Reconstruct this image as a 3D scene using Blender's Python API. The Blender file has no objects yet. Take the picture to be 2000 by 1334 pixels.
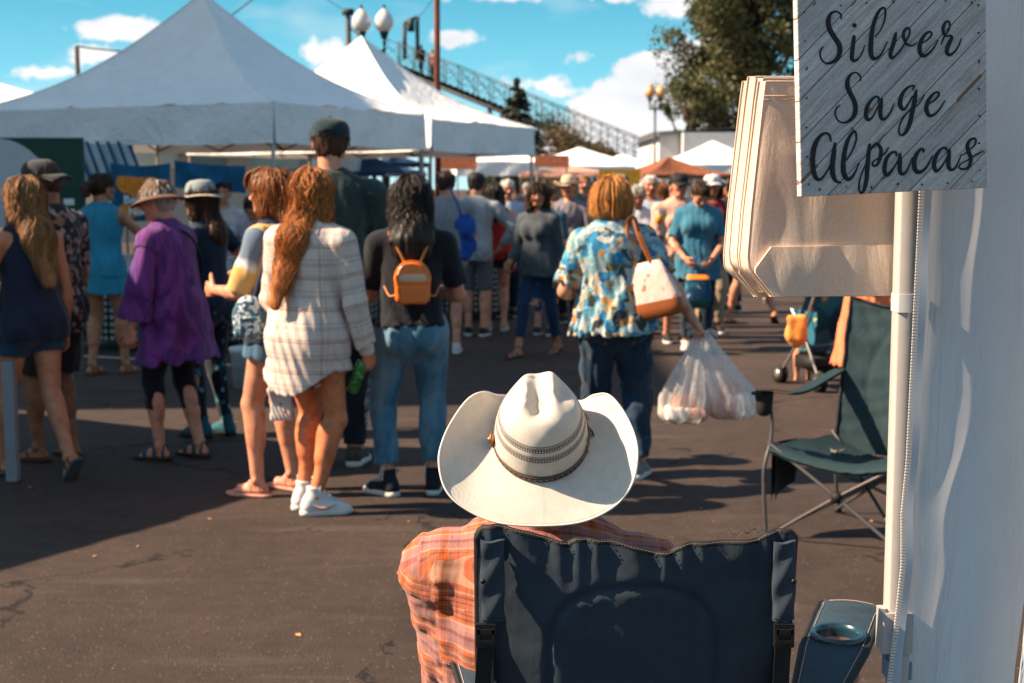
import bpy, math, random, time
import numpy as np
from mathutils import Vector, Matrix
T00 = time.time()
SC = bpy.context.scene
COL = SC.collection
rad = math.radians
random.seed(7)

# ---------------------------------------------------------------- camera
PITCH = rad(6.2); FPX = 2778.0; CAMZ = 1.6
cam_d = bpy.data.cameras.new('camera'); cam = bpy.data.objects.new('camera', cam_d); COL.objects.link(cam)
cam.location = (0, 0, CAMZ); cam.rotation_euler = (rad(90) - PITCH, 0, 0)
cam_d.sensor_width = 36; cam_d.lens = 50; cam_d.clip_start = .05; cam_d.clip_end = 3000
cam_d.dof.use_dof = True; cam_d.dof.focus_distance = 2.42; cam_d.dof.aperture_fstop = 7.2
SC.camera = cam
SC.view_settings.view_transform = 'Standard'; SC.view_settings.look = 'None'
SC.view_settings.exposure = 1.48; SC.view_settings.gamma = 1
SC.render.engine = 'CYCLES'
SC.cycles.max_bounces = 6; SC.cycles.diffuse_bounces = 3; SC.cycles.glossy_bounces = 2
SC.cycles.transmission_bounces = 4; SC.cycles.transparent_max_bounces = 12
SC.cycles.use_denoising = True; SC.cycles.caustics_reflective = False; SC.cycles.caustics_refractive = False
SC.cycles.sample_clamp_indirect = 4

def W(px, py, Y):
    u = (px - 1000) / FPX; v = (667 - py) / FPX
    d = Vector((u, math.cos(PITCH) + v * math.sin(PITCH), v * math.cos(PITCH) - math.sin(PITCH)))
    return Vector((0, 0, CAMZ)) + d * (Y / d.y)
def G(px, py):
    v = (667 - py) / FPX
    d = Vector(((px - 1000) / FPX, math.cos(PITCH) + v * math.sin(PITCH), v * math.cos(PITCH) - math.sin(PITCH)))
    return Vector((0, 0, CAMZ)) + d * (CAMZ / -d.z)

# ---------------------------------------------------------------- sun and sky
SUN_AZ = -4.0      # degrees in front of the pure left (negative: behind the camera)
SUN_EL = 40.0
sa, se = rad(SUN_AZ), rad(SUN_EL)
SUNV = Vector((-math.cos(sa) * math.cos(se), math.sin(sa) * math.cos(se), math.sin(se)))
sd = bpy.data.lights.new('sun', 'SUN'); so = bpy.data.objects.new('sun', sd); COL.objects.link(so)
sd.energy = 5.0; sd.angle = rad(.55); sd.color = (1, .78, .56)
so.rotation_euler = SUNV.to_track_quat('Z', 'Y').to_euler()

def nd(nt, t, **kw):
    n = nt.nodes.new(t)
    for k, v in kw.items():
        if k.startswith('i_'):
            n.inputs[k[2:].replace('_', ' ')].default_value = v
        else: setattr(n, k, v)
    return n
def mth(nt, op, a, b=None, c=None, clamp=False):
    n = nt.nodes.new('ShaderNodeMath'); n.operation = op; n.use_clamp = clamp
    for i, v in enumerate((a, b, c)):
        if v is None: continue
        if isinstance(v, (int, float)): n.inputs[i].default_value = v
        else: nt.links.new(v, n.inputs[i])
    return n.outputs[0]
def vmt(nt, op, a, b=None):
    n = nt.nodes.new('ShaderNodeVectorMath'); n.operation = op
    for i, v in enumerate((a, b)):
        if v is None: continue
        if isinstance(v, (tuple, list)): n.inputs[i].default_value = v
        elif isinstance(v, (int, float)): n.inputs[3].default_value = v
        else: nt.links.new(v, n.inputs[i])
    return n.outputs['Value'] if op in ('LENGTH', 'DOT_PRODUCT', 'DISTANCE') else n.outputs[0]
def ramp(nt, fac, stops, interp='LINEAR'):
    n = nt.nodes.new('ShaderNodeValToRGB'); n.color_ramp.interpolation = interp
    cr = n.color_ramp
    while len(cr.elements) < len(stops): cr.elements.new(.5)
    for e, (p, c) in zip(cr.elements, stops):
        e.position = p
        e.color = (*c, 1) if hasattr(c, '__len__') and len(c) == 3 else ((c, c, c, 1) if not hasattr(c, '__len__') else c)
    if fac is not None: nt.links.new(fac, n.inputs[0])
    return n.outputs[0]
def mixc(nt, fac, a, b, mode='MIX'):
    n = nt.nodes.new('ShaderNodeMix'); n.data_type = 'RGBA'; n.blend_type = mode
    for i, v in ((0, fac), (6, a), (7, b)):
        if isinstance(v, (int, float)) and i == 0: n.inputs[0].default_value = v
        elif isinstance(v, (int, float)): n.inputs[i].default_value = (v, v, v, 1)
        elif isinstance(v, (tuple, list)): n.inputs[i].default_value = (*v[:3], 1)
        else: nt.links.new(v, n.inputs[i])
    return n.outputs[2]
def C(r, g, b):
    return tuple(((x / 255) / 12.92 if x / 255 <= .04045 else ((x / 255 + .055) / 1.055) ** 2.4) for x in (r, g, b))

wd = bpy.data.worlds.new('World'); SC.world = wd; wd.use_nodes = True
nt = wd.node_tree; nt.nodes.clear()
sky = nd(nt, 'ShaderNodeTexSky', sky_type='NISHITA', sun_disc=False, sun_elevation=se)
sky.sun_rotation = math.atan2(SUNV.x, SUNV.y)
sky.air_density = 1.0; sky.dust_density = .6; sky.ozone_density = 2.0
tc = nd(nt, 'ShaderNodeTexCoord')
sep = nd(nt, 'ShaderNodeSeparateXYZ'); nt.links.new(tc.outputs['Generated'], sep.inputs[0])
sx, sy, sz = sep.outputs
ys = mth(nt, 'MAXIMUM', mth(nt, 'ABSOLUTE', sy), .05)
U = mth(nt, 'DIVIDE', sx, ys); V = mth(nt, 'DIVIDE', sz, ys)
low = ramp(nt, mth(nt, 'MULTIPLY', sz, 4.0), [(0, (.52, .80, .84)), (.12, (.42, .76, .83)), (.3, (.19, .56, .70)), (.55, (.085, .385, .55)), (1, (.05, .26, .46))])
lowb = mixc(nt, 1.0, low, (5.6, 5.6, 5.6), 'MULTIPLY')
tint = mixc(nt, 1.0, sky.outputs[0], (.84, .86, .74), 'MULTIPLY')
hi = mth(nt, 'SMOOTH_MIN', 1.0, mth(nt, 'MAXIMUM', mth(nt, 'MULTIPLY', mth(nt, 'SUBTRACT', sz, .16), 5.0), 0.0), .1)
base = mixc(nt, hi, lowb, tint)
cb = nd(nt, 'ShaderNodeCombineXYZ'); nt.links.new(U, cb.inputs[0]); nt.links.new(V, cb.inputs[1])
n1 = nd(nt, 'ShaderNodeTexNoise', i_Scale=48.0, i_Detail=6.0, i_Roughness=.6); nt.links.new(cb.outputs[0], n1.inputs['Vector'])
n2 = nd(nt, 'ShaderNodeTexNoise', i_Scale=9.0, i_Detail=3.0); nt.links.new(vmt(nt, 'MULTIPLY', cb.outputs[0], (1, 2.5, 1)), n2.inputs['Vector'])
best = None
CL = [(245, 62, 105, 27, 2), (195, 112, 62, 22, 1.4), (95, 146, 60, 16, 1), (890, 82, 54, 22, 1.4), (1215, 2, 40, 14, 1), (1330, 8, 95, 32, 1.6),
      (1330, 165, 135, 66, 3), (1250, 205, 110, 66, 3), (1180, 285, 160, 55, 3.5), (1290, 150, 95, 52, 4), (1225, 225, 125, 80, 4), (1300, 250, 210, 85, 3), (1400, 120, 100, 50, 2.5),
      (1135, 180, 62, 16, .75), (1060, 168, 80, 16, .6), (640, 105, 60, 26, .7), (1130, 120, 22, 12, .6), (1000, 4, 110, 9, .5),
      (-150, 40, 140, 40, 1), (2300, 60, 240, 90, 1.1), (1900, 200, 260, 90, 1), (-500, 160, 240, 60, 1), (2900, 220, 300, 70, 1)]
for (px, py, a, b, k) in CL:
    cu, cv = (px - 1000) / FPX, (365 - py) / FPX
    q = vmt(nt, 'LENGTH', vmt(nt, 'MULTIPLY', vmt(nt, 'SUBTRACT', cb.outputs[0], (cu, cv, 0)), (FPX / a, FPX / b, 0)))
    val = mth(nt, 'MULTIPLY', mth(nt, 'SUBTRACT', 1.0, q), k)
    best = val if best is None else mth(nt, 'MAXIMUM', best, val)
cl = mth(nt, 'ADD', mth(nt, 'MAXIMUM', best, -1.6), mth(nt, 'MULTIPLY', mth(nt, 'SUBTRACT', n1.outputs[0], .5), 3.2))
cl = mth(nt, 'MULTIPLY_ADD', cl, 2.0, .1, clamp=True)
wisp = mth(nt, 'MULTIPLY', mth(nt, 'SUBTRACT', n2.outputs[0], .53), 1.6, clamp=True)
cl = mth(nt, 'MAXIMUM', cl, wisp)
shade = ramp(nt, n2.outputs[0], [(.3, (.70, .74, .80)), (.62, (1.0, .97, .95))])
clc = mixc(nt, 1.0, shade, (4.8, 4.8, 4.8), 'MULTIPLY')
up = mth(nt, 'GREATER_THAN', sz, -.02)
fin = mixc(nt, mth(nt, 'MULTIPLY', cl, up), base, clc)
fin = mixc(nt, mth(nt, 'GREATER_THAN', sz, -.03), (.5, .45, .42), fin)
bg = nd(nt, 'ShaderNodeBackground'); bg.inputs[1].default_value = .085
nt.links.new(fin, bg.inputs[0])
wo = nd(nt, 'ShaderNodeOutputWorld'); nt.links.new(bg.outputs[0], wo.inputs[0])

# ---------------------------------------------------------------- materials
MATS = {}
def newmat(name):
    m = bpy.data.materials.new(name); m.use_nodes = True; nt = m.node_tree; nt.nodes.clear()
    o = nd(nt, 'ShaderNodeOutputMaterial'); p = nd(nt, 'ShaderNodeBsdfPrincipled')
    nt.links.new(p.outputs[0], o.inputs[0]); return m, nt, p, o
def coords(nt, kind='Object', scale=(1, 1, 1)):
    t = nd(nt, 'ShaderNodeTexCoord')
    return vmt(nt, 'MULTIPLY', t.outputs[kind], scale) if scale != (1, 1, 1) else t.outputs[kind]
def noise(nt, vec, scale, detail=3, rough=.5, dist=0):
    n = nd(nt, 'ShaderNodeTexNoise', i_Scale=scale, i_Detail=detail, i_Roughness=rough, i_Distortion=dist)
    if vec is not None: nt.links.new(vec, n.inputs['Vector'])
    return n
def bump(nt, p, h, strength=.3, dist=.002, prev=None):
    b = nd(nt, 'ShaderNodeBump', i_Strength=strength, i_Distance=dist); nt.links.new(h, b.inputs['Height'])
    if prev is not None: nt.links.new(prev, b.inputs['Normal'])
    nt.links.new(b.outputs[0], p.inputs['Normal']); return b.outputs[0]
def uvn(nt):
    """u,v along the cloth, in metres, stored per vertex"""
    a = nd(nt, 'ShaderNodeAttribute', attribute_name='pu'); b = nd(nt, 'ShaderNodeAttribute', attribute_name='pv')
    return a.outputs['Fac'], b.outputs['Fac']
def simple(name, col, rough=.8, var=.12, nscale=9, bs=0, bscale=200, metal=0, spec=.3, sheen=0, trans=0, coat=0, stretch=(1, 1, 1)):
    if name in MATS: return MATS[name]
    m, nt, p, o = newmat(name)
    co = coords(nt, scale=stretch)
    n = noise(nt, co, nscale, 4, .6)
    dk = tuple(c * (1 - var) for c in col); lt = tuple(min(1, c * (1 + var)) for c in col)
    c = ramp(nt, n.outputs[0], [(.25, dk), (.75, lt)])
    nt.links.new(c, p.inputs['Base Color'])
    p.inputs['Roughness'].default_value = rough; p.inputs['Metallic'].default_value = metal
    p.inputs['Specular IOR Level'].default_value = spec
    if sheen: p.inputs['Sheen Weight'].default_value = sheen
    if coat: p.inputs['Coat Weight'].default_value = coat
    if bs:
        bump(nt, p, noise(nt, co, bscale, 3, .6).outputs[0], bs, .003)
    if trans:
        t = nd(nt, 'ShaderNodeBsdfTranslucent'); nt.links.new(c, t.inputs[0])
        mx = nd(nt, 'ShaderNodeMixShader'); mx.inputs[0].default_value = trans
        nt.links.new(p.outputs[0], mx.inputs[1]); nt.links.new(t.outputs[0], mx.inputs[2]); nt.links.new(mx.outputs[0], o.inputs[0])
    MATS[name] = m; return m
def cloth(name, col=None, var=.15, rough=.9, fade=None, weave=True, trans=0):
    """cotton cloth: soft mottling, fine weave, small wrinkles"""
    if name in MATS: return MATS[name]
    m, nt, p, o = newmat(name); co = coords(nt)
    n = noise(nt, vmt(nt, 'MULTIPLY', co, (1, 1, .45)), 14, 5, .65)
    dk = tuple(c * (1 - var) for c in col); lt = tuple(min(1, c * (1 + var * 1.3)) for c in col)
    c = ramp(nt, n.outputs[0], [(.28, dk), (.72, lt)])
    if fade:
        n3 = noise(nt, vmt(nt, 'MULTIPLY', co, (1, 1, .5)), 5, 3, .6)
        c = mixc(nt, ramp(nt, n3.outputs[0], [(.42, 0.0), (.68, .8)]), c, fade)
    nt.links.new(c, p.inputs['Base Color']); p.inputs['Roughness'].default_value = rough
    p.inputs['Specular IOR Level'].default_value = .2; p.inputs['Sheen Weight'].default_value = .15
    b = bump(nt, p, noise(nt, vmt(nt, 'MULTIPLY', co, (1, 1, .4)), 22, 3, .55, .6).outputs[0], .5, .012)
    if weave: bump(nt, p, noise(nt, co, 420, 2).outputs[0], .25, .002, b)
    MATS[name] = m; return m
def fin_cloth(nt, p, c, rough=.9, wr=.5):
    co = coords(nt)
    nt.links.new(c, p.inputs['Base Color']); p.inputs['Roughness'].default_value = rough
    p.inputs['Specular IOR Level'].default_value = .2; p.inputs['Sheen Weight'].default_value = .12
    b = bump(nt, p, noise(nt, vmt(nt, 'MULTIPLY', co, (1, 1, .4)), 20, 3, .55, .6).outputs[0], wr, .012)
    bump(nt, p, noise(nt, co, 420, 2).outputs[0], .2, .002, b)
def stripes(nt, x, period, stops):
    """repeating stripes: stops in 0..1 of the period"""
    f = mth(nt, 'FRACT', mth(nt, 'DIVIDE', x, period))
    return ramp(nt, f, stops, 'CONSTANT')
def plaid(name, base, su, sv, pu=.09, pv=.09, mode='MULTIPLY', wr=.5, weave=None):
    m, nt, p, o = newmat(name); u, v = uvn(nt)
    cu = stripes(nt, u, pu, su); cv = stripes(nt, v, pv, sv)
    c = mixc(nt, .5, cu, cv) if mode == 'MIX' else mixc(nt, 1.0, cu, cv, mode)
    c = mixc(nt, 1.0, c, base, 'MULTIPLY')
    n = noise(nt, coords(nt), 30, 4, .6)
    c = mixc(nt, 1.0, c, ramp(nt, n.outputs[0], [(.3, .86), (.7, 1.0)]), 'MULTIPLY')
    fin_cloth(nt, p, c, wr=wr); MATS[name] = m; return m
def floral(name, stops, scale=30, bg=None, thr=.5, dist=1.2):
    """printed cloth: warped cells coloured at random over a ground"""
    m, nt, p, o = newmat(name); co = coords(nt)
    w = noise(nt, co, scale * .35, 3)
    v = vmt(nt, 'ADD', co, vmt(nt, 'MULTIPLY', w.outputs[1], (dist / scale,) * 3))
    vo = nd(nt, 'ShaderNodeTexVoronoi', i_Scale=scale); nt.links.new(v, vo.inputs['Vector'])
    sp = nd(nt, 'ShaderNodeSeparateColor'); nt.links.new(vo.outputs['Color'], sp.inputs[0])
    c = ramp(nt, sp.outputs[0], stops, 'CONSTANT')
    if bg is not None:
        c = mixc(nt, ramp(nt, vo.outputs['Distance'], [(thr - .05, 0.0), (thr + .05, 1.0)]), c, bg)
    fin_cloth(nt, p, c); MATS[name] = m; return m
def tiedye(name, stops, scale=4, rough=.85):
    m, nt, p, o = newmat(name); co = coords(nt, scale=(1, 1, .4))
    a = noise(nt, co, scale, 4, .6, 1.5)
    c = ramp(nt, a.outputs[0], stops); fin_cloth(nt, p, c, rough); MATS[name] = m; return m
def skinmat():
    m, nt, p, o = newmat('skin')
    a = nd(nt, 'ShaderNodeAttribute', attribute_name='Col')
    n = noise(nt, coords(nt), 18, 4, .6)
    c = mixc(nt, 1.0, a.outputs[0], ramp(nt, n.outputs[0], [(.3, (.66, .55, .52)), (.5, (.93, .89, .87)), (.72, (1.04, 1.02, 1.0))]), 'MULTIPLY')
    nt.links.new(c, p.inputs['Base Color']); p.inputs['Roughness'].default_value = .48
    p.inputs['Subsurface Weight'].default_value = .12; p.inputs['Subsurface Radius'].default_value = (.012, .005, .003)
    p.inputs['Specular IOR Level'].default_value = .4
    bump(nt, p, noise(nt, coords(nt), 160, 3).outputs[0], .12, .002)
    MATS['skin'] = m; return m
def hairmat(name, dark, light):
    m, nt, p, o = newmat(name)
    a = nd(nt, 'ShaderNodeAttribute', attribute_name='hv')
    n = noise(nt, coords(nt, scale=(1, 1, .12)), 120, 3, .6)
    f = mth(nt, 'ADD', mth(nt, 'MULTIPLY', a.outputs['Fac'], .7), mth(nt, 'MULTIPLY', mth(nt, 'SUBTRACT', n.outputs[0], .35), .9))
    nt.links.new(ramp(nt, f, [(.1, dark), (.85, light)]), p.inputs['Base Color'])
    p.inputs['Roughness'].default_value = .5; p.inputs['Specular IOR Level'].default_value = .25
    bump(nt, p, n.outputs[0], .6, .004)
    MATS[name] = m; return m
# ---------------------------------------------------------------- distance-field modelling
def vec(*a): return np.array(a if len(a) > 1 else a[0], float)
def unit(v):
    v = np.asarray(v, float); return v / (np.linalg.norm(v) + 1e-12)
class Cone:
    """rounded, tapered limb; n/f flatten it along one axis; c0/c1 cut an end flat"""
    def __init__(s, a, b, ra, rb, k=.015, n=None, f=1., c0=False, c1=False, op='u'):
        s.a, s.b, s.ra, s.rb, s.k, s.n, s.f, s.c0, s.c1, s.op = vec(a), vec(b), ra, rb, k, None if n is None else unit(n), f, c0, c1, op
        r = max(ra, rb); s.lo = np.minimum(s.a, s.b) - r; s.hi = np.maximum(s.a, s.b) + r
    def par(s, p):
        ab = s.b - s.a; L2 = ab @ ab + 1e-12; return ((p - s.a) @ ab) / L2
    def __call__(s, p):
        ab = s.b - s.a; t0 = s.par(p); t = np.clip(t0, 0, 1)
        q = p - s.a - t[:, None] * ab
        r = s.ra + (s.rb - s.ra) * t
        if s.n is not None:
            l = np.sqrt((q * q).sum(1)) + 1e-9
            qn = q @ s.n; q2 = q + np.outer(qn * (1 / s.f - 1), s.n)
            l2 = np.sqrt((q2 * q2).sum(1)) + 1e-9; d = (l2 - r) * l / l2
        else: d = np.sqrt((q * q).sum(1)) - r
        L = np.linalg.norm(ab)
        if s.c0: d = np.maximum(d, -t0 * L)
        if s.c1: d = np.maximum(d, (t0 - 1) * L)
        return d
class Ell:
    def __init__(s, c, r, R=None, k=.015, op='u'):
        s.c, s.r, s.R, s.k, s.op = vec(c), vec(r) if hasattr(r, '__len__') else vec(r, r, r), R, k, op
        m = s.r.max() if R is not None else s.r; s.lo = s.c - m; s.hi = s.c + m
    def par(s, p): return (p - s.c)[:, 2] / (2 * s.r[2]) + .5
    def __call__(s, p):
        q = p - s.c
        if s.R is not None: q = q @ s.R
        k0 = np.sqrt(((q / s.r) ** 2).sum(1)) + 1e-9; k1 = np.sqrt(((q / s.r ** 2) ** 2).sum(1)) + 1e-9
        return k0 * (k0 - 1) / k1
class Box:
    def __init__(s, c, h, R=None, r=.01, k=.01, op='u'):
        s.c, s.h, s.R, s.r, s.k, s.op = vec(c), vec(h), R, r, k, op
        m = np.linalg.norm(s.h) if R is not None else s.h; s.lo = s.c - m; s.hi = s.c + m
    def par(s, p): return np.zeros(len(p))
    def __call__(s, p):
        q = p - s.c
        if s.R is not None: q = q @ s.R
        q = np.abs(q) - (s.h - s.r)
        return np.sqrt((np.maximum(q, 0) ** 2).sum(1)) + np.minimum(q.max(1), 0) - s.r
class Plane:
    """keeps the side the normal points away from"""
    def __init__(s, c, n, k=0): s.c, s.n, s.k, s.op = vec(c), unit(n), k, 'i'
    def __call__(s, p): return (p - s.c) @ s.n
def basis(f, up=(0, 0, 1)):
    f = unit(f); r = unit(np.cross(f, up)); u = np.cross(r, f); return np.stack([r, f, u], 1)
def comb(D, d, op, k):
    if op == 'i': return np.maximum(D, d)
    if op == 's':
        if k <= 0: return np.maximum(D, -d)
        h = np.clip(.5 - .5 * (d + D) / k, 0, 1); return D + (-d - D) * h + k * h * (1 - h)
    if k <= 0: return np.minimum(D, d)
    h = np.clip(.5 + .5 * (D - d) / k, 0, 1); return D + (d - D) * h - k * h * (1 - h)
def feval(prims, p, post=None):
    D = np.full(len(p), .5)
    for s in prims: D = comb(D, s(p), s.op, s.k)
    if post is not None: D = D + post(p)
    return D
def folds(seed, amp, freq=1.0, vert=.35):
    r = np.random.RandomState(seed)
    K = [(r.normal(size=3) * (26, 26, 26 * vert) * freq * (1 + .8 * i), r.uniform(0, 6.28), amp / (1 + .6 * i)) for i in range(4)]
    A = r.normal(size=(3, 3)) * 9
    def f(p):
        w = np.sin(p @ A) * .6; s = 0
        for k, ph, a in K: s = s + a * np.sin(p @ k + ph + 2.2 * w[:, 0] + w[:, 1])
        return s
    return f
def mesh_field(prims, vox, post=None, clip=None, margin=.02):
    us = [s for s in prims if s.op == 'u']
    lo = np.min([s.lo for s in us], 0) - margin - 2 * vox; hi = np.max([s.hi for s in us], 0) + margin + 2 * vox
    if clip is not None: lo = np.maximum(lo, clip[0]); hi = np.minimum(hi, clip[1])
    n = np.maximum(np.ceil((hi - lo) / vox).astype(int) + 1, 4)
    D = np.full(n, .5, np.float32); ax = [lo[i] + vox * np.arange(n[i]) for i in range(3)]
    def sub(s):
        if s.op == 'i': return [slice(0, n[i]) for i in range(3)]
        m = s.k + margin + 2 * vox
        return [slice(max(0, int((s.lo[i] - m - lo[i]) / vox)), max(0, min(n[i], int((s.hi[i] + m - lo[i]) / vox) + 2))) for i in range(3)]
    def pts(sl):
        g = np.meshgrid(*[ax[i][sl[i]] for i in range(3)], indexing='ij'); return np.stack([a.ravel() for a in g], 1), g[0].shape
    for s in prims:
        sl = sub(s)
        if any(q.stop - q.start < 1 for q in sl): continue
        p, sh = pts(sl); D[tuple(sl)] = comb(D[tuple(sl)], s(p).reshape(sh).astype(np.float32), s.op, s.k)
    if post is not None:
        m = np.argwhere(np.abs(D) < .03 + vox * 2); p = lo + m * vox
        D[tuple(m.T)] += post(p).astype(np.float32)
    return nets(D, lo, vox)
OFF = np.array([(i, j, k) for i in (0, 1) for j in (0, 1) for k in (0, 1)])
EDG = [(a, b) for a in range(8) for b in range(a + 1, 8) if np.abs(OFF[a] - OFF[b]).sum() == 1]
def nets(D, lo, vox):
    ins = D < 0; nx, ny, nz = D.shape
    cnt = sum(ins[o[0]:nx - 1 + o[0], o[1]:ny - 1 + o[1], o[2]:nz - 1 + o[2]].astype(np.int8) for o in OFF)
    act = np.argwhere((cnt > 0) & (cnt < 8))
    if len(act) == 0: return np.zeros((0, 3)), np.zeros((0, 4), int)
    vals = np.stack([D[act[:, 0] + o[0], act[:, 1] + o[1], act[:, 2] + o[2]] for o in OFF], 1)
    P = np.zeros((len(act), 3)); N = np.zeros(len(act))
    for a, b in EDG:
        va, vb = vals[:, a], vals[:, b]; m = (va < 0) != (vb < 0)
        t = np.where(m, va / np.where(m, va - vb, 1), 0)
        P += np.where(m[:, None], OFF[a] + t[:, None] * (OFF[b] - OFF[a]), 0); N += m
    V = lo + (act + P / N[:, None]) * vox
    idx = np.full((nx - 1, ny - 1, nz - 1), -1, np.int64); idx[tuple(act.T)] = np.arange(len(act))
    F = []
    for axis in range(3):
        sl0 = [slice(None)] * 3; sl1 = [slice(None)] * 3; sl0[axis] = slice(0, -1); sl1[axis] = slice(1, None)
        ch = ins[tuple(sl0)] != ins[tuple(sl1)]
        b, c = (axis + 1) % 3, (axis + 2) % 3
        e = np.argwhere(ch); e = e[(e[:, b] > 0) & (e[:, c] > 0) & (e[:, b] < D.shape[b] - 1) & (e[:, c] < D.shape[c] - 1)]
        if len(e) == 0: continue
        def g(db, dc):
            q = e.copy(); q[:, b] -= db; q[:, c] -= dc; return idx[tuple(q.T)]
        q = np.stack([g(1, 1), g(0, 1), g(0, 0), g(1, 0)], 1)
        fl = ~ins[tuple(e.T)]; q[fl] = q[fl][:, ::-1]; F.append(q)
    F = np.concatenate(F); return V, F[(F >= 0).all(1)]
def relax(V, F, it=1, f=.5):
    for _ in range(it):
        S = np.zeros_like(V); n = np.zeros(len(V))
        for a in range(4):
            for b in ((a + 1) % 4, (a - 1) % 4):
                np.add.at(S, F[:, a], V[F[:, b]]); np.add.at(n, F[:, a], 1)
        n[n == 0] = 1; V = V + (S / n[:, None] - V) * f
    return V

# ---------------------------------------------------------------- meshes and objects
class MB:
    """collects geometry; build() links it as ONE mesh object"""
    def __init__(s): s.V, s.Q, s.T, s.n, s.at = [], [], [], 0, {}
    def add(s, V, F, smooth=True, **at):
        V = np.asarray(V, float); F = np.asarray(F, np.int64)
        if len(F) == 0: return s
        s.V.append(V); (s.Q if F.shape[1] == 4 else s.T).append(F + s.n)
        for k, v in at.items(): s.at.setdefault(k, []).append((s.n, np.broadcast_to(v, (len(V),) + np.shape(v)[1:] if np.ndim(v) else (len(V),))))
        s.n += len(V); return s
    def box(s, c, h, R=None, **k):
        v = np.array([(x, y, z) for x in (-1, 1) for y in (-1, 1) for z in (-1, 1)], float) * vec(h)
        if R is not None: v = v @ np.asarray(R).T
        return s.add(v + vec(c), [(0, 1, 3, 2), (4, 6, 7, 5), (0, 4, 5, 1), (2, 3, 7, 6), (0, 2, 6, 4), (1, 5, 7, 3)], **k)
    def cyl(s, a, b, ra, rb=None, n=12, cap=True, **k):
        rb = ra if rb is None else rb; a, b = vec(a), vec(b); R = basis(b - a, (.3, .1, .95) if abs(unit(b - a)[2]) < .95 else (1, 0, 0))
        t = np.linspace(0, 2 * math.pi, n, endpoint=False); ring = np.outer(np.cos(t), R[:, 0]) + np.outer(np.sin(t), R[:, 2])
        V = np.concatenate([a + ring * ra, b + ring * rb, [a], [b]]); i = np.arange(n); j = (i + 1) % n
        s.add(V, np.stack([i, j, j + n, i + n], 1), **k)
        if cap:
            m = s.n - len(V); s.T.append(np.stack([j, i, np.full(n, 2 * n)], 1) + m); s.T.append(np.stack([i + n, j + n, np.full(n, 2 * n + 1)], 1) + m)
        return s
    def tube(s, P, r, n=6, closed=False, **k):
        P = np.asarray(P, float); m = len(P); r = np.broadcast_to(r, (m,))
        T = np.gradient(P, axis=0) if not closed else np.roll(P, -1, 0) - np.roll(P, 1, 0)
        T /= np.linalg.norm(T, axis=1)[:, None] + 1e-12
        ref = np.array([0, 0, 1.]) if abs(T[:, 2]).mean() < .8 else np.array([1., 0, 0])
        A = np.cross(T, ref); A /= np.linalg.norm(A, axis=1)[:, None] + 1e-9; B = np.cross(T, A)
        t = np.linspace(0, 2 * math.pi, n, endpoint=False)
        V = (P[:, None] + r[:, None, None] * (np.cos(t)[None, :, None] * A[:, None] + np.sin(t)[None, :, None] * B[:, None])).reshape(-1, 3)
        i = np.arange(n); j = (i + 1) % n; F = []
        for q in range(m if closed else m - 1):
            w = ((q + 1) % m) * n; F.append(np.stack([q * n + i, q * n + j, w + j, w + i], 1))
        return s.add(V, np.concatenate(F), **k)
    def grid(s, P, wrapu=False, wrapv=False, **k):
        """P: (nu,nv,3)"""
        P = np.asarray(P, float); nu, nv = P.shape[:2]; i = np.arange(nu if wrapu else nu - 1); j = np.arange(nv if wrapv else nv - 1)
        I, J = np.meshgrid(i, j, indexing='ij'); I2, J2 = (I + 1) % nu, (J + 1) % nv
        F = np.stack([I * nv + J, I2 * nv + J, I2 * nv + J2, I * nv + J2], -1).reshape(-1, 4)
        return s.add(P.reshape(-1, 3), F, **k)
    def field(s, prims, vox, post=None, clip=None, rel=0, **k):
        V, F = mesh_field(prims, vox, post, clip)
        if rel and len(F): V = relax(V, F, rel)
        return s.add(V, F, **k)
    def build(s, name, mat, parent=None, loc=None, rz=0, flat=False, uv=None):
        me = bpy.data.meshes.new(name); V = np.concatenate(s.V) if s.V else np.zeros((0, 3))
        Q = np.concatenate(s.Q) if s.Q else np.zeros((0, 4), np.int64); T = np.concatenate(s.T) if s.T else np.zeros((0, 3), np.int64)
        me.vertices.add(len(V)); me.vertices.foreach_set('co', V.astype(np.float32).ravel())
        nl = len(Q) * 4 + len(T) * 3; me.loops.add(nl); me.polygons.add(len(Q) + len(T))
        me.loops.foreach_set('vertex_index', np.concatenate([Q.ravel(), T.ravel()]).astype(np.int32))
        st = np.concatenate([np.arange(len(Q)) * 4, len(Q) * 4 + np.arange(len(T)) * 3]).astype(np.int32)
        me.polygons.foreach_set('loop_start', st)
        me.polygons.foreach_set('use_smooth', np.full(len(Q) + len(T), not flat))
        me.update(calc_edges=True); me.validate()
        for nm, chunks in s.at.items():
            if len(me.vertices) != len(V): break
            dim = max(np.ndim(c[1]) for c in chunks)
            if dim == 1:
                a = me.attributes.new(nm, 'FLOAT', 'POINT'); arr = np.zeros(len(V), np.float32)
                for n0, v in chunks: arr[n0:n0 + len(v)] = v
                a.data.foreach_set('value', arr)
            else:
                a = me.attributes.new(nm, 'FLOAT_COLOR', 'POINT'); arr = np.ones((len(V), 4), np.float32)
                for n0, v in chunks: arr[n0:n0 + len(v), :3] = v
                a.data.foreach_set('color', arr.ravel())
        ob = bpy.data.objects.new(name, me); COL.objects.link(ob)
        if mat is not None: me.materials.append(mat)
        if parent is not None: ob.parent = parent
        if loc is not None: ob.location = loc
        if rz: ob.rotation_euler = (0, 0, rz)
        return ob
def tag(o, label=None, cat=None, group=None, kind=None):
    for k, v in (('label', label), ('category', cat), ('group', group), ('kind', kind)):
        if v: o[k] = v
    return o
def empty(name, loc, rz=0, label=None, cat=None, group=None):
    o = bpy.data.objects.new(name, None); COL.objects.link(o); o.location = loc; o.rotation_euler = (0, 0, rz); o.empty_display_size = .2
    return tag(o, label, cat, group)
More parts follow.
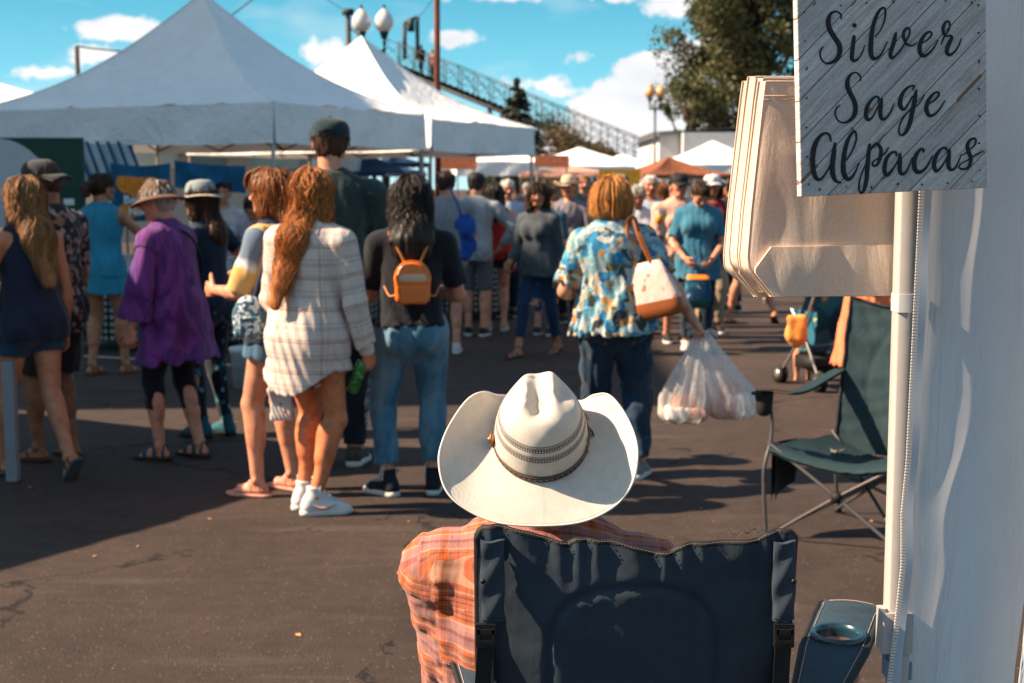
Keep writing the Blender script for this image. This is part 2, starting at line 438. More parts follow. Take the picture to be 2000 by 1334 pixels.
def copy_tree(o, parent=None):
    c = o.copy(); COL.objects.link(c); c.parent = parent
    for ch in list(o.children): copy_tree(ch, c)
    return c
def rotz(a):
    c, s = math.cos(a), math.sin(a); return np.array([(c, -s, 0), (s, c, 0), (0, 0, 1.)])
def catmull(P, n=8):
    P = np.asarray(P, float); Q = np.concatenate([[2 * P[0] - P[1]], P, [2 * P[-1] - P[-2]]]); out = []
    for i in range(1, len(Q) - 2):
        t = np.linspace(0, 1, n, endpoint=False)[:, None]; a, b, c, d = Q[i - 1:i + 3]
        out.append(.5 * (2 * b + (c - a) * t + (2 * a - 5 * b + 4 * c - d) * t * t + (3 * b - a - 3 * c + d) * t ** 3))
    return np.concatenate(out + [P[-1:]])
# ---------------------------------------------------------------- people
SKIN = skinmat()
TONE = {'fair': (.60, .28, .175), 'tan': (.47, .20, .105), 'olive': (.42, .19, .105), 'brown': (.27, .11, .055), 'red': (.58, .265, .16)}
HAIR = {'auburn': hairmat('auburn_hair', (.045, .013, .006), (.42, .14, .035)),
        'ginger': hairmat('ginger_hair', (.22, .065, .015), (.80, .36, .10)),
        'copper': hairmat('copper_hair', (.085, .022, .008), (.70, .25, .06)),
        'black': hairmat('black_hair', (.004, .003, .003), (.035, .022, .018)),
        'darkbrown': hairmat('dark_brown_hair', (.010, .005, .003), (.09, .038, .018)),
        'blonde': hairmat('blonde_hair', (.13, .055, .022), (.62, .36, .17)),
        'fairbrown': hairmat('fair_brown_hair', (.06, .025, .010), (.50, .25, .10)),
        'grey': hairmat('grey_hair', (.10, .085, .075), (.48, .43, .39)),
        'white': hairmat('white_hair', (.40, .37, .34), (.75, .72, .68))}
def ik(a, c, l1, l2, hint):
    d = c - a; L = min(np.linalg.norm(d), (l1 + l2) * .9985); e = unit(d); x = (l1 * l1 - l2 * l2 + L * L) / (2 * L)
    h = math.sqrt(max(l1 * l1 - x * x, 0)); hv = hint - e * (hint @ e); return a + e * x + unit(hv) * h, a + e * L
class Rig: pass
def make_rig(H=1.68, sex='f', b=1.0, lean=0, side=0, twist=0, head=(0, 0, 0), armL=None, armR=None, feet=((-.06, 0, 8, 0), (.06, 0, -8, 0)),
             shift=(0, 0, 0), sw=None, heel=.022, seat=None):
    r = Rig(); s = H; r.s, r.sex, r.b = s, sex, b
    X, Y, Z = np.eye(3)
    r.hipc = vec(shift[0], shift[1], (.525 * s if seat is None else seat) + shift[2])
    up = unit((math.sin(rad(side)), math.sin(rad(lean)), math.cos(rad(lean)))); r.up = up
    fw = unit(np.cross(up, X)); tw = rad(twist)
    right = unit(X - up * (X @ up)); fw = np.cross(up, right)
    r.right = right * math.cos(tw) + fw * math.sin(tw); r.fw = np.cross(up, r.right)
    r.waist = r.hipc + up * .085 * s; r.chest = r.hipc + up * .19 * s; r.neck = r.hipc + up * .298 * s
    r.neck_top = r.neck + up * .03 * s + r.fw * .008 * s
    y, p, ro = [rad(a) for a in head]
    hf = r.fw * math.cos(y) - r.right * math.sin(y); hr = np.cross(hf, up)
    hu = up * math.cos(p) + hf * -math.sin(p); hf = hf * math.cos(p) + up * math.sin(p)
    hu2 = hu * math.cos(ro) + hr * math.sin(ro); hr = np.cross(hf, hu2); hu = hu2
    r.hh = .128 * s * (1.0 if sex == 'm' else 1.0); r.HR = np.stack([hr, hf, hu], 1)
    r.head = r.neck_top + up * .022 * s + hu * .052 * s + hf * .012 * s
    w = sw if sw else (.118 if sex == 'm' else .100); r.sw = w
    r.sh = {'L': r.neck - up * .034 * s - r.right * w * s, 'R': r.neck - up * .034 * s + r.right * w * s}
    r.el, r.wr, r.fdir, r.pn = {}, {}, {}, {}
    for k, sg, arm in (('L', -1, armL), ('R', 1, armR)):
        if arm is None: arm = ((sg * .14, -.03, -1), (sg * .04, .16, -1))
        ud, fd = [unit(v[0] * X + v[1] * Y + v[2] * Z) for v in arm[:2]]
        r.el[k] = r.sh[k] + ud * .172 * s; r.wr[k] = r.el[k] + fd * .148 * s; r.fdir[k] = unit(arm[2]) if len(arm) > 2 and arm[2] is not None else fd
        r.pn[k] = unit(arm[3]) if len(arm) > 3 else vec(-sg, .15, 0.)
    r.hip = {'L': r.hipc - X * .052 * s - Z * .012 * s, 'R': r.hipc + X * .052 * s - Z * .012 * s}
    r.kn, r.an, r.FR, r.fo = {}, {}, {}, {}; u = s * .152 / .26; r.u = u
    for k, (x, yy, yaw, lift) in zip('LR', feet):
        a, l = rad(yaw), rad(lift); f = vec(-math.sin(a), math.cos(a), 0); rt = np.cross(f, Z)
        f2 = f * math.cos(l) - Z * math.sin(l); u2 = np.cross(rt, f2); R = np.stack([rt, f2, u2], 1)
        o = vec(x, yy, 0) + f * .10 * u - f2 * .10 * u; r.FR[k], r.fo[k] = R, o
        an = o + u2 * (.07 * u + heel)
        r.kn[k], r.an[k] = ik(r.hip[k], an, (.236 * s), .234 * s, f + vec(0, .3, 0)) if seat is None else ik(r.hip[k], an, .25 * s, .25 * s, vec(0, 1, .5))
    r.heel = heel
    return r
def body_prims(r):
    s, b, R, F, U = r.s, r.b, r.right, r.fw, r.up; m = r.sex == 'm'
    hp, wa, ch = (.088, .080, .092) if m else (.094, .070, .080)
    bb = 1 + (b - 1) * 1.2
    Rb = np.stack([R, F, U], 1); k = .03 * s
    P = [Ell(r.hipc + U * .005 * s, (hp * s * bb, .066 * s * bb, .065 * s), Rb, k),
         Cone(r.hipc, r.waist + U * .01 * s, hp * .93 * s * bb, wa * s * bb, k, F, .74), Cone(r.waist, r.chest + U * .03 * s, wa * s * bb, ch * s * bb, k, F, .72),
         Cone(r.chest + U * .02 * s, r.neck - U * .035 * s, ch * s * bb, .07 * s, k, F, .66),
         Cone(r.sh['L'], r.sh['R'], .027 * s, .027 * s, .04 * s), Cone(r.neck - U * .02 * s, r.neck + U * .01 * s, .05 * s, .034 * s, .025 * s, F, .9)]
    for q in (-1, 1):
        P.append(Ell(r.hipc + R * q * .042 * s - F * .040 * s - U * .018 * s, (.048 * s * bb, .042 * s * bb, .05 * s), Rb, k))
        if not m: P.append(Ell(r.chest + R * q * .042 * s + F * .052 * s + U * .012 * s, (.038 * s * bb, .034 * s * bb, .038 * s), Rb, .02 * s))
    P.append(neck_prim(r))
    for q in 'LR':
        P += limb_prims(r, q)
    return P
def neck_prim(r): return Cone(r.neck - r.up * .02 * r.s, r.head - r.HR[:, 1] * .02 * r.s, .034 * r.s, .031 * r.s * (1.12 if r.sex == 'm' else .95), .02)
def limb_prims(r, q, arms=True, legs=True):
    s, b = r.s, r.b; m = r.sex == 'm'; o = []
    if arms:
        up = (.029 if m else .026) * s * b
        o += [Cone(r.sh[q], r.el[q], up, up * .80, .025), Cone(r.el[q], r.wr[q], up * .82, .0155 * s, .012),
              Ell(r.el[q] * .72 + r.wr[q] * .28, (up * .84,) * 3, None, .03)]
    if legs:
        t = (.050 if m else .052) * s * b; kn = .031 * s * (b * .6 + .4)
        d = unit(r.an[q] - r.kn[q]); back = -r.FR[q][:, 1]; back = unit(back - d * (back @ d))
        o += [Ell(r.kn[q] - back * .013 * s + d * .004 * s, (.020 * s, .016 * s, .024 * s), None, .018), Ell(r.an[q] + r.FR[q][:, 0] * .016 * s, .011 * s, None, .012), Ell(r.an[q] - r.FR[q][:, 0] * .016 * s, .011 * s, None, .012), Ell(r.kn[q] * .70 + r.an[q] * .30 + back * .016 * s - r.FR[q][:, 0] * .010 * s, (.020 * s, .020 * s, .045 * s), None, .03)]
        o += [Cone(r.hip[q], r.kn[q], t, kn, .03), Cone(r.kn[q], r.an[q], kn * .98, .0195 * s, .015),
              Cone(r.kn[q] * .85 + r.an[q] * .15 + back * .010 * s, r.kn[q] * .5 + r.an[q] * .5 + back * .008 * s, .029 * s * (b * .7 + .3), .024 * s, .03)]
    return o
def head_prims(r):
    h, R, c = r.hh, r.HR, r.head
    def pt(x, y, z): return c + R @ (vec(x, y, z) * h)
    def E(p, rr, k=.02, op='u'): return Ell(pt(*p), vec(*rr) * h, R, k * h * 5, op)
    P = [neck_prim(r), E((0, -.04, .12), (.36, .44, .40)), E((0, .14, -.18), (.27, .28, .30), .03), Cone(pt(-.10, .30, -.40), pt(.10, .30, -.40), .075 * h, .075 * h, .08 * h),
         Cone(pt(-.23, -.02, -.18), pt(-.1, .28, -.40), .09 * h, .08 * h, .06 * h), Cone(pt(.23, -.02, -.18), pt(.1, .28, -.40), .09 * h, .08 * h, .06 * h),
         E((0, .33, .13), (.26, .10, .07), .015), Cone(pt(0, .40, .06), pt(0, .50, -.12), .030 * h, .052 * h, .03 * h), E((.045, .45, -.13), (.04, .045, .032), .006), E((-.045, .45, -.13), (.04, .045, .032), .006),
         E((.17, .27, -.09), (.12, .12, .12), .02), E((-.17, .27, -.09), (.12, .12, .12), .02)]
    for q in (-1, 1):
        P += [E((q * .145, .44, .02), (.085, .07, .055), .008, 's'), E((q * .145, .345, .02), (.07, .062, .06), .004),
              E((q * .375, -.03, -.01), (.035, .10, .155), .006), E((q * .40, .0, -.01), (.03, .05, .09), .006, 's')]
    P += [E((0, .395, -.232), (.12, .045, .028), .006), E((0, .385, -.285), (.10, .05, .032), .006), E((0, .46, -.258), (.13, .05, .007), .004, 's')]
    return P
def hand_prims(r, q, curl=28, spread=1.0):
    s = r.s; d, n = r.fdir[q], r.pn[q]; n = unit(n - d * (n @ d)); t = np.cross(d, n) if q == 'R' else np.cross(n, d)
    w = r.wr[q]; B = np.stack([t, d, n], 1)      # t = thumb side
    if q == 'R': t = -t; t = -t
    P = [Ell(w + d * .026 * s, (.0235 * s, .033 * s, .0105 * s), np.stack([t, d, n], 1), .008), Cone(w - d * .02 * s, w + d * .012 * s, .0155 * s, .0165 * s, .01, n, .72)]
    ln = (.040, .046, .043, .034); rr = (.0050, .0052, .0050, .0045)
    for i in range(4):
        x = (.0185 - .0125 * i) * s; a = w + d * (.050 - abs(i - 1) * .0025) * s + t * x; ang = 0; e = a; sp = unit(d + t * (.10 - .07 * i) * spread)
        for j in range(3):
            ang += rad(curl * (1.0 + .12 * i)); dd = sp * math.cos(ang) + n * math.sin(ang)
            f = e + dd * ln[i] * s * (.42, .32, .26)[j]; P.append(Cone(e, f, rr[i] * s * (1 - .09 * j), rr[i] * s * (.93 - .09 * j), .0035)); e = f
        P.append(Cone(w + d * .015 * s + t * x * .7, a, .007 * s, rr[i] * s * 1.1, .006))
    e = w + d * .012 * s + t * .016 * s; dd = unit(d * .75 + t * .62 + n * .25)
    for j, l in enumerate((.024, .018, .015)):
        f = e + dd * l * s; P.append(Cone(e, f, .0075 * s * (1 - .12 * j), .0068 * s * (1 - .14 * j), .004)); e = f; dd = unit(dd + n * .18 + d * .25)
    return P
def foot_prims(r, q, toes=True):
    R, o, u, h = r.FR[q], r.fo[q], r.u, r.heel
    def pt(x, y, z): return o + R @ vec(x * u, y * u, z * u + h * .55)
    sg = 1 if q == 'R' else -1
    P = [Cone(r.an[q], pt(0, -.025, .03), .024 * u * 1.15, .029 * u, .02), Cone(pt(0, -.03, .025), pt(0, .09, .018), .028 * u, .037 * u, .02, R[:, 2], .62),
         Cone(pt(0, 0, .065), pt(-.008 * sg, .085, .026), .026 * u, .022 * u, .02)]
    for i in range(5):
        x = (-.027 + .0135 * i) * sg; l = (.145, .146, .140, .132, .122)[i]; rr = (.0125, .009, .0085, .008, .008)[i]
        P.append(Cone(pt(x * .9, .085, .016), pt(x, l, .010), rr * u, rr * .9 * u, .004))
    return P
def skin_mesh(r, tone, vb=.010, vh=.0055, hair=(.05, .03, .02), name='person', hands='LR', bare=False, curl=(28, 28), legs=True, face=True, stub=False):
    mb = MB(); t = np.array(TONE[tone] if isinstance(tone, str) else tone)
    def colr(V):
        f = folds(3, .05)(V); return np.clip(t * (1 + f[:, None] * (1, .8, .8)), 0, 1)
    P = body_prims(r); V, F = mesh_field(P, vb); mb.add(V, F, Col=colr(V))
    V, F = mesh_field(head_prims(r), vh, clip=(r.head - r.hh * 1.0, r.head + r.hh)); c = colr(V)
    q = (V - r.head) @ r.HR / r.hh
    lip = (np.abs(q[:, 0]) < .13 - np.abs(q[:, 2] + .258) * 1.0) & (np.abs(q[:, 2] + .258) < .055) & (q[:, 1] > .3)
    c[lip] = c[lip] * (.80, .48, .48)
    ex = np.abs(q[:, 0]) - .145; eye = (ex ** 2 / .062 ** 2 + (q[:, 2] - .02) ** 2 / .030 ** 2 < 1) & (q[:, 1] > .25)
    c[eye] = (.45, .42, .40); iris = (ex ** 2 + (q[:, 2] - .02) ** 2 < .028 ** 2) & (q[:, 1] > .25); c[iris] = (.03, .02, .015)
    lid = (np.abs(ex) < .075) & (np.abs(q[:, 2] - .055) < .012) & (q[:, 1] > .2); c[lid] = t * .25
    br = (np.abs(ex) < .11) & (np.abs(q[:, 2] - .135 + ex ** 2 * 3) < .022) & (q[:, 1] > .2); c[br] = np.array(hair) * .8 + c[br] * .2
    blush = np.exp(-((np.abs(q[:, 0]) - .2) ** 2 + (q[:, 2] + .1) ** 2) / .02) * (q[:, 1] > .1); c = c * (1 - blush[:, None] * (0, .16, .14))
    if stub:
        sb = (q[:, 2] < -.15) & (q[:, 1] > -.05) & ~lip; c[sb] = c[sb] * .35 + np.array(hair) * .4
    mb.add(V, F, Col=c)
    for k in hands:
        V, F = mesh_field(hand_prims(r, k, curl[0 if k == 'L' else 1]), .0036 if vb < .012 else .006, margin=.01); mb.add(V, F, Col=colr(V) * (1, .93, .9))
    if legs:
        for k in 'LR':
            V, F = mesh_field(foot_prims(r, k), .005 if (bare and vb < .012) else vb * .8, margin=.01); mb.add(V, F, Col=colr(V) * (1, .9, .88))
    return mb.build(name, SKIN)

# ---- hair
def hair_prims(r, style, L=.3, wd=1.0, shift=0, coff=.02):
    h, R, c = r.hh, r.HR, r.head; dn = vec(0, 0, -1.); back = -R[:, 1].copy(); back[2] = 0; back = unit(back)
    def pt(x, y, z): return c + R @ (vec(x, y, z) * h)
    def E(p, rr, k=.02, op='u'): return Ell(pt(*p), vec(*rr) * h, R, k, op)
    P = [E((0, -.06, .15), (.40, .465, .425), .01)]
    if style in ('short', 'crop'):
        P += [E((0, -.22, -.06), (.34, .27, .34), .02)]
        if style == 'crop': P[0] = E((0, -.06, .13), (.375, .45, .415), .01)
    if style in ('long', 'half'):
        S_, F_, U_ = r.s, r.fw, r.up; sdv = r.right * shift; nb = r.neck - F_ * (.058 * S_ + coff * .7) - U_ * .03 * S_; cb = r.chest - F_ * (.070 * S_ * (1 + (r.b - 1) * 1.2) + coff)
        a0 = pt(0, -.2, -.15); dz = max(.02, L + a0[2] - .12 - nb[2] - (a0[2] - nb[2])); e = nb + unit(cb - nb) * max(.03, L - (a0[2] - nb[2]) * .6) + sdv
        P += [E((0, -.20, -.05), (.40, .34, .45), .03), Cone(a0, nb + sdv * .35, .40 * h * wd, .44 * h * wd, .04, F_, .52),
              Cone(nb + sdv * .35, e, .44 * h * wd, .24 * h * wd, .05, F_, .42)]
        P += [Cone(pt(q * .33, .05, .1), pt(q * .38, .0, -.4) + dn * L * .1, .13 * h, .14 * h, .03) for q in (-1, 1)]
    if style == 'bob':
        P += [E((0, -.14, -.10), (.50, .44, .50), .03), E((0, -.1, -.32), (.50, .42, .22), .03)]
        P.append(Plane(pt(0, 0, -.56), -R[:, 2]))
    if style == 'pony':
        a = pt(0, -.46, .16); e = a + back * .07 + dn * L
        P += [E((0, -.22, -.02), (.36, .27, .36), .02), Cone(a, a + back * .055 + dn * .04, .12 * h, .17 * h, .01), Cone(a + back * .055 + dn * .04, e, .2 * h * wd, .07 * h, .02)]
    if style == 'bun':
        P += [E((0, -.22, -.02), (.36, .27, .36), .02), E((0, -.50, .12), (.19, .16, .18), .01)]
    P += [E((0, .47, -.20), (.30, .28, .46), .015, 's')]
    if style in ('short', 'crop', 'pony', 'bun'): P += [E((.42, .12, -.18), (.16, .22, .30), .01, 's'), E((-.42, .12, -.18), (.16, .22, .30), .01, 's'), Plane(pt(0, 0, -.36), -R[:, 2])]
    return P
def strands(mb, P, r, n, L, rad_, seed, wave=.012, step=.016, lo=0.0, off=.002):
    rs = np.random.RandomState(seed); h, R, c = r.hh, r.HR, r.head
    th = rs.uniform(0, 2 * math.pi, n); ph = np.arccos(rs.uniform(lo, 1, n))
    d = np.stack([np.sin(ph) * np.cos(th), np.sin(ph) * np.sin(th), np.cos(ph)], 1)
    keep = ~((d[:, 1] > .72) & (d[:, 2] < .55)); d = d[keep]; n = len(d)
    p = c + (vec(0, -.06, .15) * h + d * vec(.42, .48, .44) * h) @ R.T
    def g(p):
        e = .003; f0 = feval(P, p); return f0, np.stack([(feval(P, p + v) - f0) / e for v in np.eye(3) * e], 1)
    T = [p]; m = int(L / step); phs = rs.uniform(0, 6.28, n); lens = rs.uniform(.6, 1.0, n); offs = rs.uniform(.0, .006, n) + off; offs = np.where(rs.uniform(size=n) < .10, offs + rs.uniform(.004, .016, n), offs)
    vel = np.tile(vec(0, 0, -.2), (n, 1))
    for i in range(m):
        f0, gr = g(p); gr /= np.linalg.norm(gr, axis=1)[:, None] + 1e-6
        near = np.clip(1 - (f0 - .02) / .03, 0, 1)[:, None]
        p = p - gr * (f0 - offs)[:, None] * near * .8
        dirv = vel * .5 + vec(0, 0, -.6); dirv = dirv - gr * ((dirv * gr).sum(1)[:, None]) * near
        dirv /= np.linalg.norm(dirv, axis=1)[:, None] + 1e-6; vel = dirv
        lat = np.cross(dirv, gr); lat /= np.linalg.norm(lat, axis=1)[:, None] + 1e-6
        k = min(1, i / 8)
        p = p + dirv * step + lat * (np.sin(phs + i * step * 42 + np.sin(phs * 3) * 2) * wave * k * .5)[:, None]
        T.append(p)
    T = np.stack(T, 1)
    for a in range(n):
        q = max(4, int(len(T[0]) * lens[a])); P_ = T[a][:q]; t = np.linspace(0, 1, q)
        rr = rad_ * (1 - t ** 2 * .85) * (.7 + .6 * ((a * 7) % 5) / 5)
        mb.tube(P_, rr, 3, hv=np.repeat(np.clip(rs.uniform(0, .75) + t * .25, 0, 1), 3))
def hair(r, style, mat, L=.3, wd=1.0, seed=1, n=140, vox=.008, parent=None, wave=.012, sr=.003, shift=0, coff=.02):
    P = hair_prims(r, style, L, wd, shift, coff); mb = MB()
    fo = folds(seed, .004, 2.2, .15)
    V, F = mesh_field(P, vox, fo, margin=.03)
    if len(V): mb.add(V, F, hv=.35 + folds(seed + 9, .12, 2.5, .15)(V))
    if n: strands(mb, P, r, n, {'short': .10, 'crop': .05, 'bob': .30, 'pony': .16, 'bun': .14}  .get(style, L + .27), sr, seed, wave)
    return mb.build('hair', HAIR[mat], parent)

# ---- clothes
def uvs(r, V, torso_axis=None):
    segs = [('T', r.hipc - r.up * .2, r.neck, .11 * r.s, .14)]
    for q in 'LR': segs += [('A', r.sh[q], r.el[q], .03 * r.s, .055), ('B', r.el[q], r.wr[q], .02 * r.s, .055)]
    best = None; u = np.zeros(len(V)); v = np.zeros(len(V)); bd = np.full(len(V), 9.)
    for i, (k, a, b, rr, ur) in enumerate(segs):
        ax = unit(b - a); t = (V - a) @ ax; tc_ = np.clip(t, 0, np.linalg.norm(b - a)); d = np.linalg.norm(V - a - tc_[:, None] * ax, axis=1) - rr
        ref = r.right if k == 'T' else r.fw; ref = unit(ref - ax * (ref @ ax)); bi = np.cross(ax, ref); q = V - a
        uu = np.arctan2(q @ bi, q @ ref) * ur; vv = t + (.172 * r.s if k == 'B' else 0) + (.03 if k != 'T' else 0)
        m = d < bd; bd = np.where(m, d, bd); u = np.where(m, uu, u); v = np.where(m, vv, v)
    return u, v
def uvleg(r, V):
    d = [np.linalg.norm(V - np.stack([np.interp(V[:, 2], [r.an[q][2], r.kn[q][2], r.hip[q][2]], [r.an[q][i], r.kn[q][i], r.hip[q][i]]) for i in range(3)], 1), axis=1) for q in 'LR']
    return (V[:, 0] + V[:, 1] * .7), V[:, 2]
def strip(V, F, caps, vox):
    if not caps or not len(F): return F
    c = V[F].mean(1); nrm = np.cross(V[F[:, 2]] - V[F[:, 0]], V[F[:, 3]] - V[F[:, 1]]); nrm /= np.linalg.norm(nrm, axis=1)[:, None] + 1e-12
    kill = np.zeros(len(F), bool)
    for p, n, rr in caps:
        kill |= (np.abs((c - p) @ n) < vox * .8) & (np.linalg.norm(c - p, axis=1) < rr) & (np.abs(nrm @ n) > .75)
    return F[~kill]
def top(r, mat, name='shirt', off=.012, flare=0., hem=.06, sleeve=.85, so_=.009, seed=1, amp=.004, vox=.009, neck=.0, parent=None, tank=False, back_open=0, hemtilt=0, fl=.74, sleeve_r=None, curve=None, fr=1.0):
    s, b, R, Fw, U = r.s, r.b, r.right, r.fw, r.up; m = r.sex == 'm'; bb = 1 + (b - 1) * 1.2
    hp, wa, ch = (.088, .080, .092) if m else (.094, .070, .080); o = off; k = .03 * s; caps = []
    hemp = r.hipc + U * (-hem * s) if not isinstance(hem, np.ndarray) else hem
    P = [Cone(r.hipc, r.waist, hp * s * bb * (1 if hem > -.02 else .9) + o * 1.2, wa * s * bb + o * (1.6 + flare * 8), k, Fw, fl + .04, c0=False), Cone(r.waist, r.chest + U * .03 * s, wa * s * bb + o * 1.5, ch * s * bb + o, k, Fw, fl),
         Cone(r.chest + U * .02 * s, r.neck - U * .035 * s, ch * s * bb + o, .07 * s + o, k, Fw, .70)]
    if not tank: P += [Cone(r.sh['L'], r.sh['R'], .026 * s + o * .8, .026 * s + o * .8, .04 * s), Cone(r.neck - U * .02 * s, r.neck + U * .012 * s, .05 * s + o * .6, .036 * s + o * .4, .025 * s, Fw, .9, c1=True)]
    else: P += [Cone(r.chest + U * .06 * s - R * q * .045 * s, r.neck - U * .004 * s - R * q * .062 * s, .03 * s, .016 * s + o * .5, .02) for q in (-1, 1)]
    for q in (-1, 1):
        P.append(Ell(r.hipc + R * q * .042 * s - Fw * .040 * s - U * .018 * s, (.050 * s * bb + o, .043 * s * bb + o, .052 * s + o), np.stack([R, Fw, U], 1), k))
        if not m: P.append(Ell(r.chest + R * q * .042 * s + Fw * .052 * s + U * .012 * s, (.038 * s * bb + o, .034 * s * bb + o, .038 * s + o), np.stack([R, Fw, U], 1), .03 * s))
    if hem > 0: P.append(Cone(r.hipc, hemp, hp * s * bb + o * 1.3, hp * s * bb + o * 1.3 + flare, k, Fw, fl + .06))
    nrm = unit(-U + R * hemtilt); P.append(Plane(hemp, nrm)); caps.append((hemp, nrm, .6))
    for q in 'LR':
        if sleeve <= 0:
            P.append(Ell(r.sh[q] + (R if q == 'R' else -R) * .012 * s, (.036 * s, .045 * s, .05 * s), None, .01, 's')); continue
        ur = (.029 if m else .026) * s * b + so_
        if sleeve <= 1:
            e = r.sh[q] + (r.el[q] - r.sh[q]) * sleeve; P.append(Cone(r.sh[q], e, ur * 1.05, ur * (.95 if sleeve_r is None else sleeve_r), .025, c1=True)); caps.append((e, unit(r.el[q] - r.sh[q]), .12))
        else:
            P.append(Cone(r.sh[q], r.el[q], ur * 1.05, ur * .9, .025)); f = sleeve - 1; e = r.el[q] + (r.wr[q] - r.el[q]) * f
            P.append(Cone(r.el[q], e, ur * .9, (ur * .9 + (.018 * s + so_ * .6 - ur * .9) * f) if sleeve_r is None else ur * sleeve_r, .02, c1=True)); caps.append((e, unit(r.wr[q] - r.el[q]), .15))
    hf = Fw; nk = r.neck + U * .012 * s
    P.append(Ell(nk + hf * (.016 + neck * .6) * s, ((.034 + neck * .4) * s, (.036 + neck) * s, (.03 + neck) * s), np.stack([R, Fw, U], 1), .006, 's'))
    if back_open: P.append(Ell(nk - hf * .03 * s, (.055 * s, .06 * s, back_open * s), np.stack([R, Fw, U], 1), .01, 's'))
    fo = folds(seed, amp, 1.0 * fr); gr = lambda p: fo(p) * np.clip(.35 + (r.neck[2] - p[:, 2]) * 2.2, .3, 1.3)
    post = gr
    if curve is not None: post = lambda p: np.maximum(gr(p), -1) if False else gr(p)
    V, F = mesh_field(P, vox, post, margin=.03); F = strip(V, F, caps, vox)
    if curve is not None:       # shirt-tail: lift the hem at the sides
        x = (V - r.hipc) @ R; z = (V - hemp) @ U; w = np.clip(1 - z / .18, 0, 1); V = V + np.outer(w * curve * np.clip(np.abs(x) / .18, 0, 1) ** 2, U)
    u, v = uvs(r, V); mb = MB().add(V, F, pu=u, pv=v)
    return mb.build(name, mat, parent)
def bottoms(r, mat, name='trousers', off=.008, leg=1.9, flare=0., seed=2, amp=.003, vox=.009, parent=None, waist=.075, thigh=1.0, fr=1.0):
    s, b, R, Fw, U = r.s, r.b, r.right, r.fw, r.up; m = r.sex == 'm'; bb = 1 + (b - 1) * 1.2; hp, wa = (.088, .080) if m else (.094, .070); k = .025 * s; caps = []
    P = [Ell(r.hipc + U * .005 * s, (hp * s * bb + off, .066 * s * bb + off, .065 * s), np.stack([R, Fw, U], 1), k), Cone(r.hipc, r.waist + U * .01 * s, hp * .93 * s * bb + off, wa * s * bb + off, k, Fw, .76), Plane(r.hipc + U * waist * s, U)]
    caps.append((r.hipc + U * waist * s, U, .5))
    for q in (-1, 1): P.append(Ell(r.hipc + R * q * .042 * s - Fw * .040 * s - U * .018 * s, (.048 * s * bb + off, .042 * s * bb + off, .05 * s + off), np.stack([R, Fw, U], 1), k))
    for q in 'LR':
        t = (.050 if m else .052) * s * b * thigh + off; kn = .031 * s * (b * .6 + .4) + off
        if leg <= 1:
            e = r.hip[q] + (r.kn[q] - r.hip[q]) * leg; P.append(Cone(r.hip[q], e, t, (t + (kn - t) * leg) + flare, .02, c1=True)); caps.append((e, unit(r.kn[q] - r.hip[q]), .25))
        else:
            f = leg - 1; e = r.kn[q] + (r.an[q] - r.kn[q]) * f; P += [Cone(r.hip[q], r.kn[q], t, kn + flare * .5, .025), Cone(r.kn[q], e, kn + flare * .5, kn + (.0195 * s + off * 1.2 - kn) * f + flare, .02, c1=True)]
            caps.append((e, unit(r.an[q] - r.kn[q]), .2))
            d = unit(r.an[q] - r.kn[q]); back = -r.FR[q][:, 1]; back = unit(back - d * (back @ d))
            P.append(Cone(r.kn[q] * .85 + r.an[q] * .15 + back * .010 * s, r.kn[q] * .5 + r.an[q] * .5 + back * .008 * s, .029 * s + off * .6, .022 * s + off * .6, .03))
    V, F = mesh_field(P, vox, folds(seed, amp, fr, .6), margin=.03); F = strip(V, F, caps, vox); u, v = uvleg(r, V)
    return MB().add(V, F, pu=u, pv=v).build(name, mat, parent)
def skirt(r, mat, name='skirt', off=.012, length=.2, flare=.06, seed=3, amp=.006, vox=.01, parent=None, top_=.08):
    s, R, Fw, U = r.s, r.right, r.fw, r.up; bb = 1 + (r.b - 1) * 1.2; e = r.hipc - vec(0, 0, length * s)
    P = [Cone(r.hipc, r.waist, .096 * s * bb + off, .072 * s * bb + off, .03, Fw, .78), Cone(r.hipc, e, .096 * s * bb + off, .096 * s * bb + off + flare, .03, Fw, .84, c1=True), Plane(r.hipc + U * top_ * s, U)]
    V, F = mesh_field(P, vox, folds(seed, amp, 1.3, .1), margin=.03); F = strip(V, F, [(e, vec(0, 0, 1.), .6), (r.hipc + U * top_ * s, U, .5)], vox)
    return MB().add(V, F, pu=V[:, 0], pv=V[:, 2]).build(name, mat, parent)
